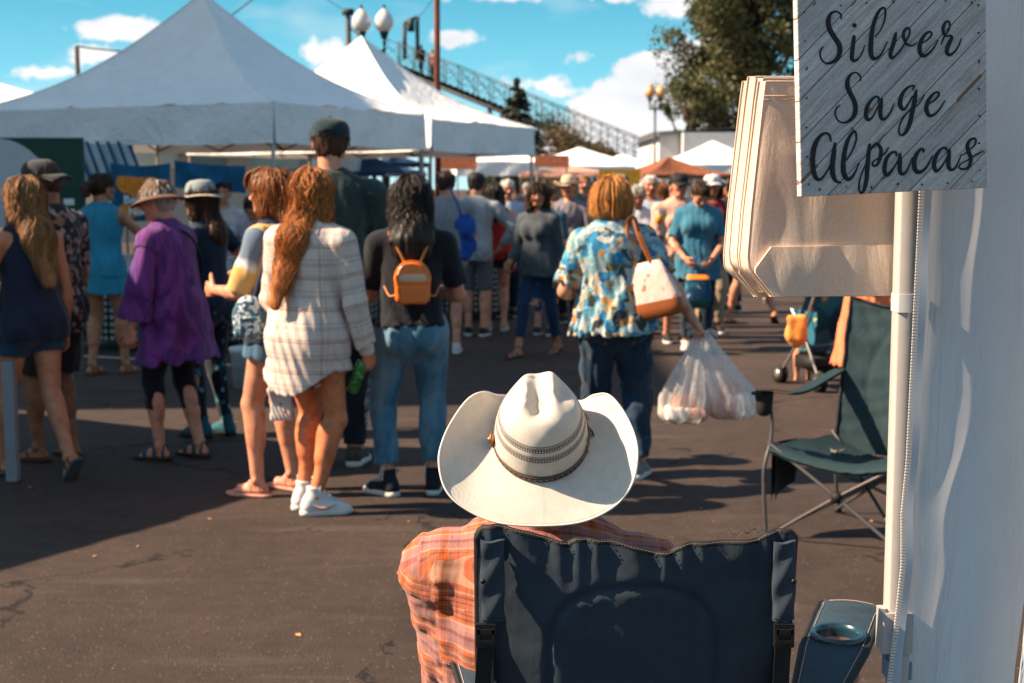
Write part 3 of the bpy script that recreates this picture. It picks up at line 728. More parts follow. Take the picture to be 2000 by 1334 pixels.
def shoe(r, q, kind, mat, sole, parent, vox=.006, lace=None):
    R, o, u = r.FR[q], r.fo[q], r.u * 1.06; sg = 1 if q == 'R' else -1
    def pt(x, y, z): return o + R @ (vec(x, y, z) * u)
    up = R[:, 2]
    sp = [Cone(pt(0, -.040, .014), pt(.002 * sg, .115, .014), .037 * u, .045 * u, .004, up, .9), Cone(pt(0, .115, .014), pt(-.006 * sg, .145, .014), .044 * u, .032 * u, .004, up, .9), Plane(pt(0, 0, .030), up), Plane(pt(0, 0, .001), -up)]
    if kind in ('sandal', 'flip', 'strap'):
        sp[-2] = Plane(pt(0, 0, .018), up)
        so2 = MB().field(sp, vox * .8, margin=.01).build('sandal', sole, parent); mb = MB()
        fp = foot_prims(r, q)
        def over(y0, y1, x0=-1, x1=1, w=.012):      # strap over the foot between two rim points
            t = np.linspace(0, math.pi, 14); P_ = []
            for a in t:
                k = (1 - math.cos(a)) / 2; yy = y0 + (y1 - y0) * k; c0 = pt(0, yy, .02); dirv = R @ vec(-math.cos(a), 0, math.sin(a) * .9 + .02)
                lo, hi = 0., .09
                for _ in range(10):
                    md = (lo + hi) / 2; v = feval(fp, (c0 + dirv * md)[None])[0]; lo, hi = (md, hi) if v < .002 else (lo, md)
                P_.append(c0 + dirv * max(hi, .004))
            P_ = np.array(P_); f = R[:, 1] * w * u / 2; n_ = np.linalg.norm(P_, axis=1)
            mb.grid(np.stack([P_ - f, P_ + f], 0)); mb.grid(np.stack([P_ - f + up * .0025, P_ + f + up * .0025], 0))
        if kind == 'flip': over(.045, .125, w=.014); over(.125, .045, w=.014)
        elif kind == 'sandal': over(.09, .10, w=.026); over(.03, .05, w=.014); over(-.02, .0, w=.012)
        else: over(.085, .10, w=.03); over(.02, .04, w=.028); over(-.035, -.02, w=.02)
        mb.build('strap', mat, so2); return so2
    P = [Cone(pt(0, -.034, .045), pt(0, .09, .034), .034 * u, .041 * u, .02, up, .78), Cone(pt(0, .09, .032), pt(-.006 * sg, .140, .028), .040 * u, .027 * u, .02, up, .7),
         Cone(r.an[q], pt(-.004 * sg, .085, .042), .034 * u, .026 * u, .025), Cone(pt(0, -.03, .07), pt(0, -.034, .03), .033 * u, .034 * u, .02)]
    top_z = .088
    if kind == 'hitop': P.append(Cone(r.an[q] - up * .02 * u, r.an[q] + up * .055 * u - R[:, 1] * .006, .036 * u, .038 * u, .02)); top_z = .135
    P += [Plane(pt(0, 0, top_z), up + R[:, 1] * .12), Plane(pt(0, 0, .018), -up)]
    sh = MB().field(P, vox, margin=.015).build('shoe', mat, parent)
    MB().field(sp, vox, margin=.01).build('sole', sole, sh)
    if lace:
        lb = MB()
        for i in range(6 if kind == 'hitop' else 4):
            y = .095 - .018 * i; c0 = pt(0, y, .03); dirs = []
            for a in np.linspace(.9, math.pi - .9, 8):
                dv = R @ vec(-math.cos(a), .12 * (1 if a > 1.57 else -1), math.sin(a)); lo, hi = 0., .16
                for _ in range(10):
                    md = (lo + hi) / 2; lo, hi = (md, hi) if feval(P[:-2], (c0 + dv * md)[None])[0] < .001 else (lo, md)
                dirs.append(c0 + dv * (hi + .0015))
            lb.tube(dirs, .0032, 5)
        lb.build('lace', lace, sh)
    return sh
def cap_hat(r, kind, mat, parent, mat2=None, tilt=0, vox=.006, name=None, spin=0):
    h, R, c = r.hh, r.HR, r.head
    if spin: R = R @ rotz(rad(spin))
    def pt(x, y, z): return c + R @ (vec(x, y, z) * h)
    mb = MB(); N = 40
    def ring(z, rx, ry, cy=-.05, n=N, dz=None):
        t = np.linspace(0, 2 * math.pi, n, endpoint=False); return np.array([pt(rx * math.cos(a), cy + ry * math.sin(a), z + (dz(a) if dz else 0)) for a in t])
    if kind == 'cap':
        prof = [(.16, .43, .50), (.22, .435, .505), (.34, .43, .49), (.44, .39, .44), (.52, .31, .34), (.57, .19, .21), (.585, .03, .03)]
        mb.grid(np.stack([ring(z, a, b) for z, a, b in prof]), wrapv=True)
        k = np.linspace(-1, 1, 13); P0 = [pt(.43 * math.sin(a * 1.05), -.05 + .50 * math.cos(a * 1.05), .17) for a in k]; P1 = [pt(.36 * a, .44 + .40 * math.sqrt(max(0, 1 - .75 * a * a)), .10 - .10 * a * a) for a in k]
        P0, P1 = np.array(P0), np.array(P1); P2 = P1 - R[:, 2] * .008
        hat = mb.build(name or 'cap', mat, parent); MB().grid(np.stack([P0, (P0 + P1) / 2 + R[:, 2] * .006, P1, P2, P0 - R[:, 2] * .008])).build('brim', mat2 or mat, hat)
        MB().field([Ell(pt(0, -.05, .59), .008)], .003, margin=.006).build('button', mat, hat); return hat
    if kind in ('sun', 'bowler', 'straw'):
        bw, droop, hgt = {'sun': (.34, .16, .52), 'bowler': (.22, .10, .55), 'straw': (.36, -.02, .62)}[kind]
        prof = [(.16, .42, .49), (.22, .425, .495), (.36, .41, .47), (hgt - .04, .36, .41), (hgt + .04, .26, .30), (hgt + .07, .03, .03)]
        mb.grid(np.stack([ring(z, a, b) for z, a, b in prof]), wrapv=True); hat = mb.build(name or 'sun_hat', mat, parent)
        dz = (lambda k: (lambda a: -droop * k + .045 * math.sin(2 * a + 1) * k)) if kind != 'straw' else (lambda k: (lambda a: .22 * k * k * math.cos(a) ** 2 - .05 * k))
        rows = [ring(.17, .415, .485)] + [ring(.17, .42 + bw * k, .49 + bw * k, dz=dz(k)) for k in (.25, .5, .75, 1)] + [ring(.155, .42 + bw, .49 + bw, dz=dz(1)), ring(.15, .42, .49)]
        MB().grid(np.stack(rows), wrapv=True).build('brim', mat2 or mat, hat)
        MB().grid(np.stack([ring(.175, .432, .502), ring(.25, .433, .503), ring(.25, .42, .49)]), wrapv=True).build('hat_band', MATS.get('black_trim') or mat, hat)
        return hat
def finish(o, px, py, hd, label, group=None, Y=None):
    g = G(px, py) if Y is None else W(px, py, Y)
    o.location = (g.x, g.y, 0); o.rotation_euler = (0, 0, rad(hd)); tag(o, label, 'person', group); return o
# ---------------------------------------------------------------- shared bits
def E3(v): return np.array([v[0], v[1], v[2]])
def lerp_tab(x, tab):
    xs, ys = zip(*tab); return np.interp(x, xs, ys)
MATS['black_trim'] = simple('black_trim', (.010, .009, .010), .7, .3)
steel = simple('grey_powder_coated_steel', (.13, .12, .115), .38, .08, 40, metal=.6, spec=.5)

def tubep(P, r, name='frame_tube', mat=steel, parent=None, n=10, sm=8): return MB().tube(catmull(P, sm), r, n).build(name, mat, parent)
white_steel = simple('white_painted_steel', (.40, .37, .35), .45, .05, 60, bs=.05, bscale=400)
def sq(mb, x, y, z0, z1, w, b=.003):
    c = w - b; ring = [(-c, -w), (c, -w), (w, -c), (w, c), (c, w), (-c, w), (-w, c), (-w, -c)]
    mb.grid(np.array([[(x + a, y + d, z) for a, d in ring] for z in (z0, z1)]), wrapv=True)
    for z in (z0, z1): mb.add([(x + a, y + d, z) for a, d in ring] + [(x, y, z)], [(i, (i + 1) % 8, 8) for i in range(8)])
    return mb
# ---------------------------------------------------------------- ground
def asphalt():
    m, nt, p, o = newmat('worn_asphalt'); co = coords(nt)
    a = noise(nt, co, 1.1, 4, .6); b = noise(nt, co, 130, 4, .8); d = noise(nt, co, 9, 5, .7); e = nd(nt, 'ShaderNodeTexVoronoi', i_Scale=95.0); nt.links.new(co, e.inputs['Vector'])
    c = ramp(nt, a.outputs[0], [(.3, (.045, .0300, .0250)), (.7, (.068, .0455, .0370))])
    c = mixc(nt, 1.0, c, ramp(nt, b.outputs[0], [(.30, .25), (.5, 1.0), (.72, 1.8)]), 'MULTIPLY')
    c = mixc(nt, 1.0, c, ramp(nt, d.outputs[0], [(.3, .78), (.7, 1.18)]), 'MULTIPLY')
    st = nd(nt, 'ShaderNodeSeparateColor'); nt.links.new(e.outputs['Color'], st.inputs[0])
    c = mixc(nt, mth(nt, 'MULTIPLY', mth(nt, 'GREATER_THAN', st.outputs[0], .965), mth(nt, 'LESS_THAN', e.outputs['Distance'], .35)), c, (.20, .15, .12))
    sp = nd(nt, 'ShaderNodeSeparateXYZ'); nt.links.new(co, sp.inputs[0])      # oil stains and a pale worn strip
    f = noise(nt, vmt(nt, 'MULTIPLY', co, (.5, 3, 1)), 1.6, 4, .6); c = mixc(nt, ramp(nt, f.outputs[0], [(.58, 0.0), (.75, .45)]), c, (.13, .10, .085))
    g = noise(nt, co, 2.6, 3); c = mixc(nt, ramp(nt, g.outputs[0], [(.66, 0.0), (.74, .6)]), c, (.03, .026, .026))
    cv_ = nd(nt, 'ShaderNodeTexVoronoi', i_Scale=.42, feature='DISTANCE_TO_EDGE'); nt.links.new(vmt(nt, 'ADD', co, vmt(nt, 'MULTIPLY', noise(nt, co, 3.0, 5, .7).outputs[1], (.55, .55, 0))), cv_.inputs['Vector'])
    ck = mth(nt, 'MULTIPLY', mth(nt, 'LESS_THAN', cv_.outputs['Distance'], .0045), mth(nt, 'GREATER_THAN', a.outputs[0], .47)); c = mixc(nt, ck, c, (.014, .011, .010))
    nt.links.new(c, p.inputs['Base Color']); p.inputs['Roughness'].default_value = .88; p.inputs['Specular IOR Level'].default_value = .25
    b1 = bump(nt, p, b.outputs[0], 1.0, .009); bump(nt, p, e.outputs['Distance'], .35, .004, b1); return m
g = np.array([[(x, y, 0) for y in (-60, -5, 10, 40, 120, 900)] for x in (-900, -60, -10, 10, 60, 900)], float)
tag(MB().grid(g[:, ::-1]).build('ground', asphalt()), kind='structure')
paint = simple('road_paint', (.42, .38, .34), .8, .35, 30)
def pline(name, a, b, w=.10):
    a, b = vec(a), vec(b); d = unit(b - a); n_ = vec(-d[1], d[0], 0) * w / 2; n = 30; t = np.linspace(0, 1, n); P = a + t[:, None] * (b - a)
    tag(MB().grid(np.stack([P - n_, P + n_]) + vec(0, 0, .004)).build(name, paint), kind='structure')
pline('road_marking', G(60, 690)[:], G(290, 703)[:]); pline('road_marking', G(405, 708)[:], G(470, 716)[:], .08)
rs = np.random.RandomState(12); lm = MB()
for k in range(70):
    d = rs.uniform(4.3, 12); x = rs.uniform(-.42, .42) * d * 1.0; L = rs.uniform(.006, .02); a = rs.uniform(0, 6.28); c0 = vec(x, d, .005)
    e = vec(math.cos(a), math.sin(a), 0); f = vec(-math.sin(a), math.cos(a), 0) * .45
    lm.add([c0 - e * L, c0 + f * L + vec(0, 0, rs.uniform(0, .006)), c0 + e * L, c0 - f * L + vec(0, 0, rs.uniform(0, .006))], [(0, 1, 2, 3)])
tag(lm.build('leaf_litter', simple('dry_leaf', (.50, .24, .09), .8, .5, 300)), 'small dry leaves and crumbs scattered over the asphalt', 'leaf litter', kind='stuff')

# ---------------------------------------------------------------- tents
def canvas_roof(name, col, tr=.35):
    m, nt, p, o = newmat(name); co = coords(nt); n = noise(nt, co, 2.2, 4, .6)
    c = ramp(nt, n.outputs[0], [(.3, tuple(x * .93 for x in col)), (.7, col)]); nt.links.new(c, p.inputs['Base Color']); p.inputs['Roughness'].default_value = .62; p.inputs['Specular IOR Level'].default_value = .25
    bump(nt, p, noise(nt, co, 3.0, 6, .62, 2.0).outputs[0], .6, .08)
    t = nd(nt, 'ShaderNodeBsdfTranslucent'); nt.links.new(c, t.inputs[0]); mx = nd(nt, 'ShaderNodeMixShader'); mx.inputs[0].default_value = tr
    nt.links.new(p.outputs[0], mx.inputs[1]); nt.links.new(t.outputs[0], mx.inputs[2]); nt.links.new(mx.outputs[0], o.inputs[0]); return m
wc = canvas_roof('white_canopy_cloth', (.92, .91, .89), .08); fsteel = simple('tent_frame_steel', (.12, .12, .125), .45, .1, metal=.3)
def tent(A, B, D_, C_, zv, ze, zp, label, mat=wc, group='white pop-up market tents', legs=True, seed=1, peak=None, detail=True, legz=0, cat='tent', vmat=None):
    """corners near-right A, far-right B, far-left D_, near-left C_; valance from ze down to zv, peak zp"""
    A, B, D_, C_ = [vec(q[0], q[1], 0) for q in (A, B, D_, C_)]; cen = (A + B + C_ + D_) / 4; base = cen.copy()
    o = empty('market_tent', tuple(base), 0, label, cat, group)
    Q = [q - base for q in (A, B, D_, C_)]; pk = (vec(0, 0, zp) if peak is None else vec(peak[0] - base[0], peak[1] - base[1], zp)); fo = folds(seed, .012, .22, .5)
    mb = MB(); n = 26 if detail else 10; vm = MB()
    for i in range(4):
        a, b = Q[i], Q[(i + 1) % 4]; g = np.zeros((n, n, 3))
        for j, v in enumerate(np.linspace(0, 1, n)):
            for k, u in enumerate(np.linspace(0, 1, n)):
                e = a + (b - a) * u + vec(0, 0, ze - .05 * math.sin(math.pi * u) * 0); q = e + (pk - e) * v
                q[2] -= (.16 * math.sin(math.pi * u) * (1 - v) * v * 2.4 + (zp - ze) * .16 * math.sin(math.pi * v) * (1 - .2 * math.sin(math.pi * u))); g[j, k] = q
        f = fo(g.reshape(-1, 3) + base).reshape(n, n) * np.sin(np.linspace(0, math.pi, n))[None] * (1 - np.linspace(0, 1, n)[:, None] ** 3); g[..., 2] += f * 1.2
        mb.grid(g)
        nn = unit(np.cross(b - a, (0, 0, 1.))); nv = 9; m_ = n * 2; v_ = np.zeros((nv, m_, 3))
        for j, v in enumerate(np.linspace(0, 1, nv)):
            for k, u in enumerate(np.linspace(0, 1, m_)):
                w = math.sin(math.pi * u) ** .4; v_[j, k] = a + (b - a) * u + nn * (.02 * v + .022 * v * w * math.sin(u * 19 + seed + 3 * v)) + vec(0, 0, ze + (zv - ze) * v - .015 * w * v * math.sin(u * 6.3 + seed) ** 2)
        vm.grid(v_)
    if detail:
        sm_ = MB()
        for i in range(4):
            v = np.linspace(0, 1, 20)[:, None]; sm_.tube(Q[i] + (pk - Q[i]) * v + vec(0, 0, 1.) * (ze * (1 - v) - (zp - ze) * .16 * np.sin(math.pi * v) + .004) - vec(0, 0, 1.) * (Q[i] + (pk - Q[i]) * v)[:, 2:] * 0 + vec(0, 0, -1.) * 0, .013, 6)
        sm_.build('ridge_seam', mat, o)
    mb.build('canopy_roof', mat, o); vm.build('valance', vmat or mat, o)
    if legs:
        for i in range(4):
            q = Q[i] * .985; sq(MB(), q[0], q[1], legz + 1.0, ze - .02, .02).build('upper_leg', white_steel if detail else fsteel, o)
            sq(MB(), q[0], q[1], .01, legz + 1.05, .015).build('lower_leg', white_steel if detail else fsteel, o)
            if detail: MB().box((q[0], q[1], .006), (.05, .05, .005)).build('foot_plate', fsteel, o, flat=True)
        if detail:
            t = MB()
            for i in range(4):
                a, b = Q[i] * .985, Q[(i + 1) % 4] * .985
                for s in range(4):
                    p0, p1 = a + (b - a) * s / 4, a + (b - a) * (s + 1) / 4
                    t.cyl(p0 + vec(0, 0, ze - .05), p1 + vec(0, 0, zv + .02), .012, n=6).cyl(p0 + vec(0, 0, zv + .02), p1 + vec(0, 0, ze - .05), .012, n=6)
            m_ = pk * .98; mids = [(Q[i] + Q[(i + 1) % 4]) / 2 * .985 for i in range(4)]
            for q in mids: t.cyl(q + vec(0, 0, ze - .05), vec(pk[0], pk[1], ze + .15), .012, n=6); t.cyl(q + vec(0, 0, zv + .02), vec(pk[0], pk[1], ze + .4), .012, n=6)
            t.cyl((pk[0], pk[1], ze), (pk[0], pk[1], zp - .02), .02); t.build('scissor_truss', fsteel, o)
    return o
T1 = tent((-2.6, 15.7), (-1.12, 18.5), (-5.05, 20.4), (-6.62, 17.6), 2.08, 2.52, 4.0, 'large white tent with sagging sloped roof over the food stall', seed=3)
MB().box((0, 0, 0), (.11, .003, .03)).build('maker_badge', simple('badge_print', (.03, .035, .03), .7), T1, loc=W(514, 236, 15.95) - Vector(T1.location) - Vector((0, .0, 0)), rz=rad(-33), flat=True)
T2 = tent((-1.05, 18.75), (.33, 21.6), (-3.4, 24.0), (-4.8, 21.2), 2.07, 2.48, 3.80, 'white tent behind the first, its peak in front of the twin globe lamp', seed=6, peak=(-2.22, 21.3))
T0 = tent((-5.25, 5.2), (-3.56, 8.25), (-7.1, 10.2), (-8.8, 7.1), 2.02, 2.42, 3.8, 'white tent just outside the left edge whose shade falls across the asphalt', seed=9)
def ftent(px, pyp, pye, pyv, Y, w, label, mat=wc, seed=1, group='white pop-up market tents', rot=.3, cat='tent', w2=None):
    c0 = W(px, pyp, Y); ze, zv, zp = W(px, pye, Y - w * .4).z, W(px, pyv, Y - w * .4).z, c0.z; c, s = math.cos(rot), math.sin(rot); h = w / 2; h2 = (w2 or w) / 2
    K = lambda a, b: (c0.x + a * c - b * s, Y + a * s + b * c)
    return tent(K(h2, -h), K(h2, h), K(-h2, h), K(-h2, -h), zv, ze, zp, label, mat, group, True, seed, None, False, 0, cat)
ftent(985, 288, 317, 342, 44, 3.1, 'plain white tent seen under the corner of the big tent', seed=2, rot=.1)
ftent(1132, 287, 325, 338, 46, 4.2, 'sharp peaked white tent left of the brown one with the stair behind it', seed=5, rot=.5)
ftent(1215, 300, 335, 345, 52, 3.6, 'small white peaked tent half hidden behind the brown tent', seed=7, rot=.4)
ftent(1392, 274, 322, 343, 40, 3.6, 'white tent in front of the white building on the right', seed=8, rot=.12)
ftent(1060, 302, 322, 330, 48, 2.8, 'low white tent between two taller white tents', seed=12, rot=.2)
brown = canvas_roof('brown_canopy_cloth', (.30, .105, .05), .25); navyc = canvas_roof('navy_canopy_cloth', (.012, .035, .085), .2)
ftent(1307, 306, 341, 348, 30, 2.2, 'rust brown tent in front of the street lamp', mat=brown, seed=4, group=None, rot=.35)
ftent(712, 297, 335, 343, 27, 2.2, 'navy blue tent seen below the white valance', mat=navyc, seed=4, group='dark blue canopies', rot=.1)
ftent(772, 300, 318, 326, 34, 1.2, 'small navy blue canopy beside the larger navy tent', mat=navyc, seed=9, group='dark blue canopies', rot=.5)
ftent(1110, 322, 336, 344, 33, 2.2, 'pale tent with an orange printed banner beyond the walking shopper', mat=canvas_roof('peach_canopy', (.72, .42, .32), .4), seed=11, group=None, rot=.0)
ftent(-40, 150, 205, 240, 24, 5.0, 'grey white tent behind the big tent at the left edge', seed=13, rot=.2)

# ---------------------------------------------------------------- lamps, poles
dkiron = simple('dark_green_iron', (.012, .022, .024), .45, .15, metal=.4)
def lamp(px, pyg, Y, gd, label, spread, amber=False):
    b = W(px, pyg, Y); o = empty('street_lamp', (b.x, Y, 0), 0, label, 'street lamp', 'twin globe street lamps'); z = b.z - .6 * gd
    MB().cyl((0, 0, 0), (0, 0, .5), .14, .10, 14).cyl((0, 0, .5), (0, 0, z - gd * 1.1), .055, .04, 12).cyl((0, 0, z - gd * 1.25), (0, 0, z - gd * .8), .07, .03, 12).build('post', dkiron, o)
    arm = MB(); arm.cyl((-spread * .9, 0, z - gd * .95), (spread * .9, 0, z - gd * .95), .04, n=8)
    for s in (-1, 1): arm.tube(catmull([(s * spread * .55, 0, z - gd), (s * spread * .98, 0, z - gd * .95), (s * spread, 0, z - gd * .4), (s * spread, 0, z)], 5), .035, 8).cyl((s * spread, 0, z - gd * .3), (s * spread, 0, z + .03), .06, .11, 12)
    arm.build('arm', dkiron, o)
    for s in (-1, 1):
        prof = [(0, .42), (.12, .78), (.3, .99), (.5, 1.0), (.7, .88), (.88, .60), (1.0, .34), (1.06, .20), (1.16, .12), (1.26, .03)]; t = np.linspace(0, 2 * math.pi, 24, endpoint=False)
        gm = MB().grid(np.array([[(s * spread + gd / 2 * r_ * math.cos(a), gd / 2 * r_ * math.sin(a), z + .03 + q * gd * 1.12) for a in t] for q, r_ in prof]), wrapv=True)
        gl = gm.build('globe', simple('amber_glass', (.60, .30, .12), .35, .15, spec=.6) if amber else simple('milky_glass', (.62, .58, .54), .22, .12, 4, spec=.7, coat=.4), o)
        if not amber: MB().cyl((s * spread, 0, z + gd * 1.28), (s * spread, 0, z + gd * 1.5), .045, .01, 8).build('finial', dkiron, gl)
    return o
lamp(728, 42, 32, .42, 'tall twin globe lamp rising just behind the second tent peak', .25)
lamp(1280, 180, 58, .42, 'distant twin globe lamp standing over the brown tent', .22, True)
rust = simple('rust_painted_steel', (.16, .05, .028), .6, .25)
fp = W(855, 300, 24); fpo = empty('flag_pole', (fp.x, 24, 0), 0, 'tall rust brown steel pole behind the second tent', 'pole')
MB().cyl((0, 0, 0), (0, 0, 9), .055, .045, 16).build('shaft', rust, fpo); MB().cyl((0, 0, 0), (0, 0, .3), .12, .09, 16).build('base', rust, fpo)
q = W(150, 90, 34); po = MB().cyl((0, 0, 0), (0, 0, q.z), .07, .055, 12).build('utility_pole', simple('old_wood_pole', (.07, .055, .05), .9, .2), None, (q.x, 34, 0)); tag(po, 'short dark pole top poking above the big tent roof on the left', 'pole')

# ---------------------------------------------------------------- overhead stair on the hill side
st_m = simple('stair_steel', (.035, .035, .04), .6, .2)
S0, S1 = E3(W(765, 118, 90)), E3(W(1262, 318, 84)); so_ = empty('steel_stair', (0, 0, 0), 0, 'long railed steel stair sloping down from the landing behind the tents', 'stair')
d = unit(S1 - S0); side = unit(np.cross(d, (0, 0, 1.)))
mb = MB()
for sg in (-1, 1): mb.cyl(S0 + side * sg * .9 - vec(0, 0, .35), S1 + side * sg * .9 - vec(0, 0, .35), .12, n=6)
mb.build('girder', st_m, so_)
L = np.linalg.norm(S1 - S0); n = 44; mb = MB()
for i in range(n): mb.box(S0 + d * L * (i + .5) / n - vec(0, 0, .12), (.16, .9, .04))
mb.build('treads', st_m, so_, flat=True)
for sg in (-1, 1):
    mb = MB(); s_ = side * sg * .95
    for z in (1.25, .75, .25): mb.cyl(S0 + s_ + vec(0, 0, z), S1 + s_ + vec(0, 0, z), .034 if z > 1 else .02, n=6)
    for i in range(17):
        a = S0 + s_ + d * L * i / 16; mb.cyl(a - vec(0, 0, .3), a + vec(0, 0, 1.25), .035, n=6)
        if i < 16: b = S0 + s_ + d * L * (i + 1) / 16; mb.cyl(a + vec(0, 0, .2), b + vec(0, 0, 1.2), .016, n=5); mb.cyl(a + vec(0, 0, 1.2), b + vec(0, 0, .2), .016, n=5)
    mb.build('railing', st_m, so_)
mb = MB()
for k in (.12, .4, .68, .94):
    a = S0 + d * L * k
    for sg in (-1, 1): mb.cyl((a[0], a[1] + sg * .8, 0), a + vec(0, sg * .8, -.3), .13, n=8)
mb.build('stair_support', st_m, so_)
ld = MB().box(S0 + vec(-1.2, 0, -.25), (1.3, 1.2, .18))

for x in (-2.2, -.4):
    for y in (-.9, .9): ld.cyl((S0[0] + x, S0[1] + y, 0), S0 + vec(x, y, -.3), .16, n=8)
ld.build('landing', st_m, so_)
gal = empty('steel_gantry', (0, 0, 0), 0, 'tall thin steel gantry posts standing on the stair landing', 'gantry')
a, b = E3(W(790, 45, 89)), E3(W(815, 33, 89)); mb = MB(); 
for q in (a, b): mb.cyl((q[0], 89, S0[2]), q, .13, n=8)
mb.cyl(a, b, .11, n=6).cyl((a + b) / 2 - vec(0, 0, .7), (a + b) / 2 + vec(0, 0, .1), .22, n=8); mb.build('frame', st_m, gal)
q = W(680, 20, 89); mb = MB().cyl((q.x, 89, 0), (q.x, 89, q.z), .2, .16, 8).box((q.x, 89, q.z - .1), (.35, .2, .18)).cyl((q.x, 89, q.z - 1), (q.x + 2.6, 89, S0[2]), .05, n=5); tag(mb.build('steel_mast', st_m), 'single steel mast with a braced top behind the twin globe lamp', 'mast')
for k, (p0, p1, lb) in enumerate((((680, 22), (560, -120), 'left running cable from the mast up out of sight'), ((815, 35), (900, -140), 'cable running up from the gantry out of sight'), ((150, 90), (560, -60), 'cable running up from the short pole over the big tent'))):
    P0, P1 = E3(W(*p0, 89 if k < 2 else 34)), E3(W(*p1, 80 if k < 2 else 34)); t = np.linspace(0, 1, 12)[:, None]; P = P0 + (P1 - P0) * t - vec(0, 0, 1.) * (.8 * np.sin(t * math.pi)); tag(MB().tube(P, .02, 5).build('overhead_cable', st_m), 'thin dark overhead ' + lb, 'cable')

# ---------------------------------------------------------------- building
wp = simple('white_siding', (.62, .60, .58), .7, .08, 3); gry = simple('pale_metal_roof', (.50, .52, .55), .5, .08, 2)
B0 = W(1288, 258, 60); bo = empty('white_building', (B0.x, 60, 0), 0, 'white industrial building with a louvred vent behind the right hand tents', 'building')
hx = 2.0; Wd = 16; Hh = B0.z
mb = MB().box((Wd / 2, 5, Hh / 2), (Wd / 2, 5, Hh / 2)); mb.build('wall', wp, bo, flat=True)
mb = MB(); P = np.array([[(x, y, Hh + .02 + .25 * math.sin(math.pi * min(1, x / Wd))) for y in (-.3, 10.3)] for x in np.linspace(-.3, Wd + .3, 14)]); mb.grid(P).grid(P[:, ::-1] - vec(0, 0, .18)).build('roof', gry, bo)
mb = MB().box((4.0, -.9, Hh * .62), (3.2, .85, .10)).box((3.9, -.45, Hh * .82), (3.0, .4, Hh * .17)); mb.build('overhang', wp, bo, flat=True)
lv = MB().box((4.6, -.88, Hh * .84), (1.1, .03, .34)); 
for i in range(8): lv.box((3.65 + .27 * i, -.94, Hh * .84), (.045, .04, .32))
lv.build('louvred_vent', simple('vent_grey', (.24, .22, .20), .7), bo, flat=True)  # one even grey on the vent panel and its slats
MB().box((6.5, -.03, 1.2), (1.2, .03, 1.2)).build('door', simple('grey_door', (.10, .11, .12), .6), bo, flat=True)
MB().box((2.6, -.4, Hh * .47), (.22, .25, .35)).build('wall_lamp', dkiron, bo, flat=True)
# unseen brick block added left of frame to cast shade on the big tent
wo_ = empty('added_shade_building', (-20, 13.5, 0), 0, 'unseen brick block added beyond the left edge to shade the food stalls', 'building')
bm_, nt, p, o = newmat('red_brick'); br = nd(nt, 'ShaderNodeTexBrick', i_Scale=4.0); nt.links.new(coords(nt), br.inputs['Vector']); br.inputs['Color1'].default_value = (.25, .10, .07, 1); br.inputs['Color2'].default_value = (.19, .08, .06, 1); br.inputs['Mortar'].default_value = (.3, .27, .24, 1); nt.links.new(br.outputs[0], p.inputs['Base Color'])
MB().box((0, 0, 6.3), (6, 4.1, 6.3)).build('wall', bm_, wo_, flat=True); MB().box((0, 0, 12.75), (6.1, 4.2, .12)).build('cornice', wp, wo_, flat=True)
for yy in (-2.6, 0, 2.6):
    for zz in (2, 5.2, 8.4): w_ = MB().box((6.03, yy, zz + .9), (.04, .6, .9)).build('window', simple('dark_glass', (.03, .04, .05), .15, spec=.8), wo_, flat=True)

# ---------------------------------------------------------------- trees
def leafmat(name, a, b, c):
    m, nt, p, o = newmat(name); v = nd(nt, 'ShaderNodeAttribute', attribute_name='hv')
    nt.links.new(ramp(nt, v.outputs['Fac'], [(0, a), (.5, b), (1, c)]), p.inputs['Base Color']); p.inputs['Roughness'].default_value = .6
    t = nd(nt, 'ShaderNodeBsdfTranslucent'); nt.links.new(ramp(nt, v.outputs['Fac'], [(0, a), (.5, b), (1, c)]), t.inputs[0]); mx = nd(nt, 'ShaderNodeMixShader'); mx.inputs[0].default_value = .3
    nt.links.new(p.outputs[0], mx.inputs[1]); nt.links.new(t.outputs[0], mx.inputs[2]); nt.links.new(mx.outputs[0], o.inputs[0]); return m
bark = simple('bark', (.055, .035, .024), .95, .3, 6, bs=.6, bscale=30)
lf = leafmat('cottonwood_leaf', (.022, .034, .012), (.065, .072, .022), (.19, .15, .045)); nf = leafmat('spruce_needle', (.012, .025, .022), (.03, .045, .03), (.07, .07, .035)); sf = leafmat('shrub_leaf', (.03, .035, .014), (.10, .07, .03), (.22, .12, .05))
def leaves(C_, R_, n, size, rs, squash=1.0):
    """n small leaf faces round clump centres C_ with radii R_"""
    idx = rs.randint(0, len(C_), n); d = rs.normal(size=(n, 3)); d /= np.linalg.norm(d, axis=1)[:, None]; rr = rs.uniform(.35, 1, n) ** .6
    c = C_[idx] + d * (R_[idx] * rr)[:, None] * (1, 1, squash); u = rs.normal(size=(n, 3)); u /= np.linalg.norm(u, axis=1)[:, None]; v = np.cross(u, rs.normal(size=(n, 3))); v /= np.linalg.norm(v, axis=1)[:, None]
    s = size * rs.uniform(.5, 1.3, n)[:, None]; V = np.stack([c - u * s, c + v * s * .55, c + u * s, c - v * s * .55], 1).reshape(-1, 3); hv = np.repeat(np.clip(rs.uniform(0, 1, n) * .6 + ((idx * 37) % 11) / 11 * .4, 0, 1), 4)
    return V, np.arange(4 * n).reshape(-1, 4), hv
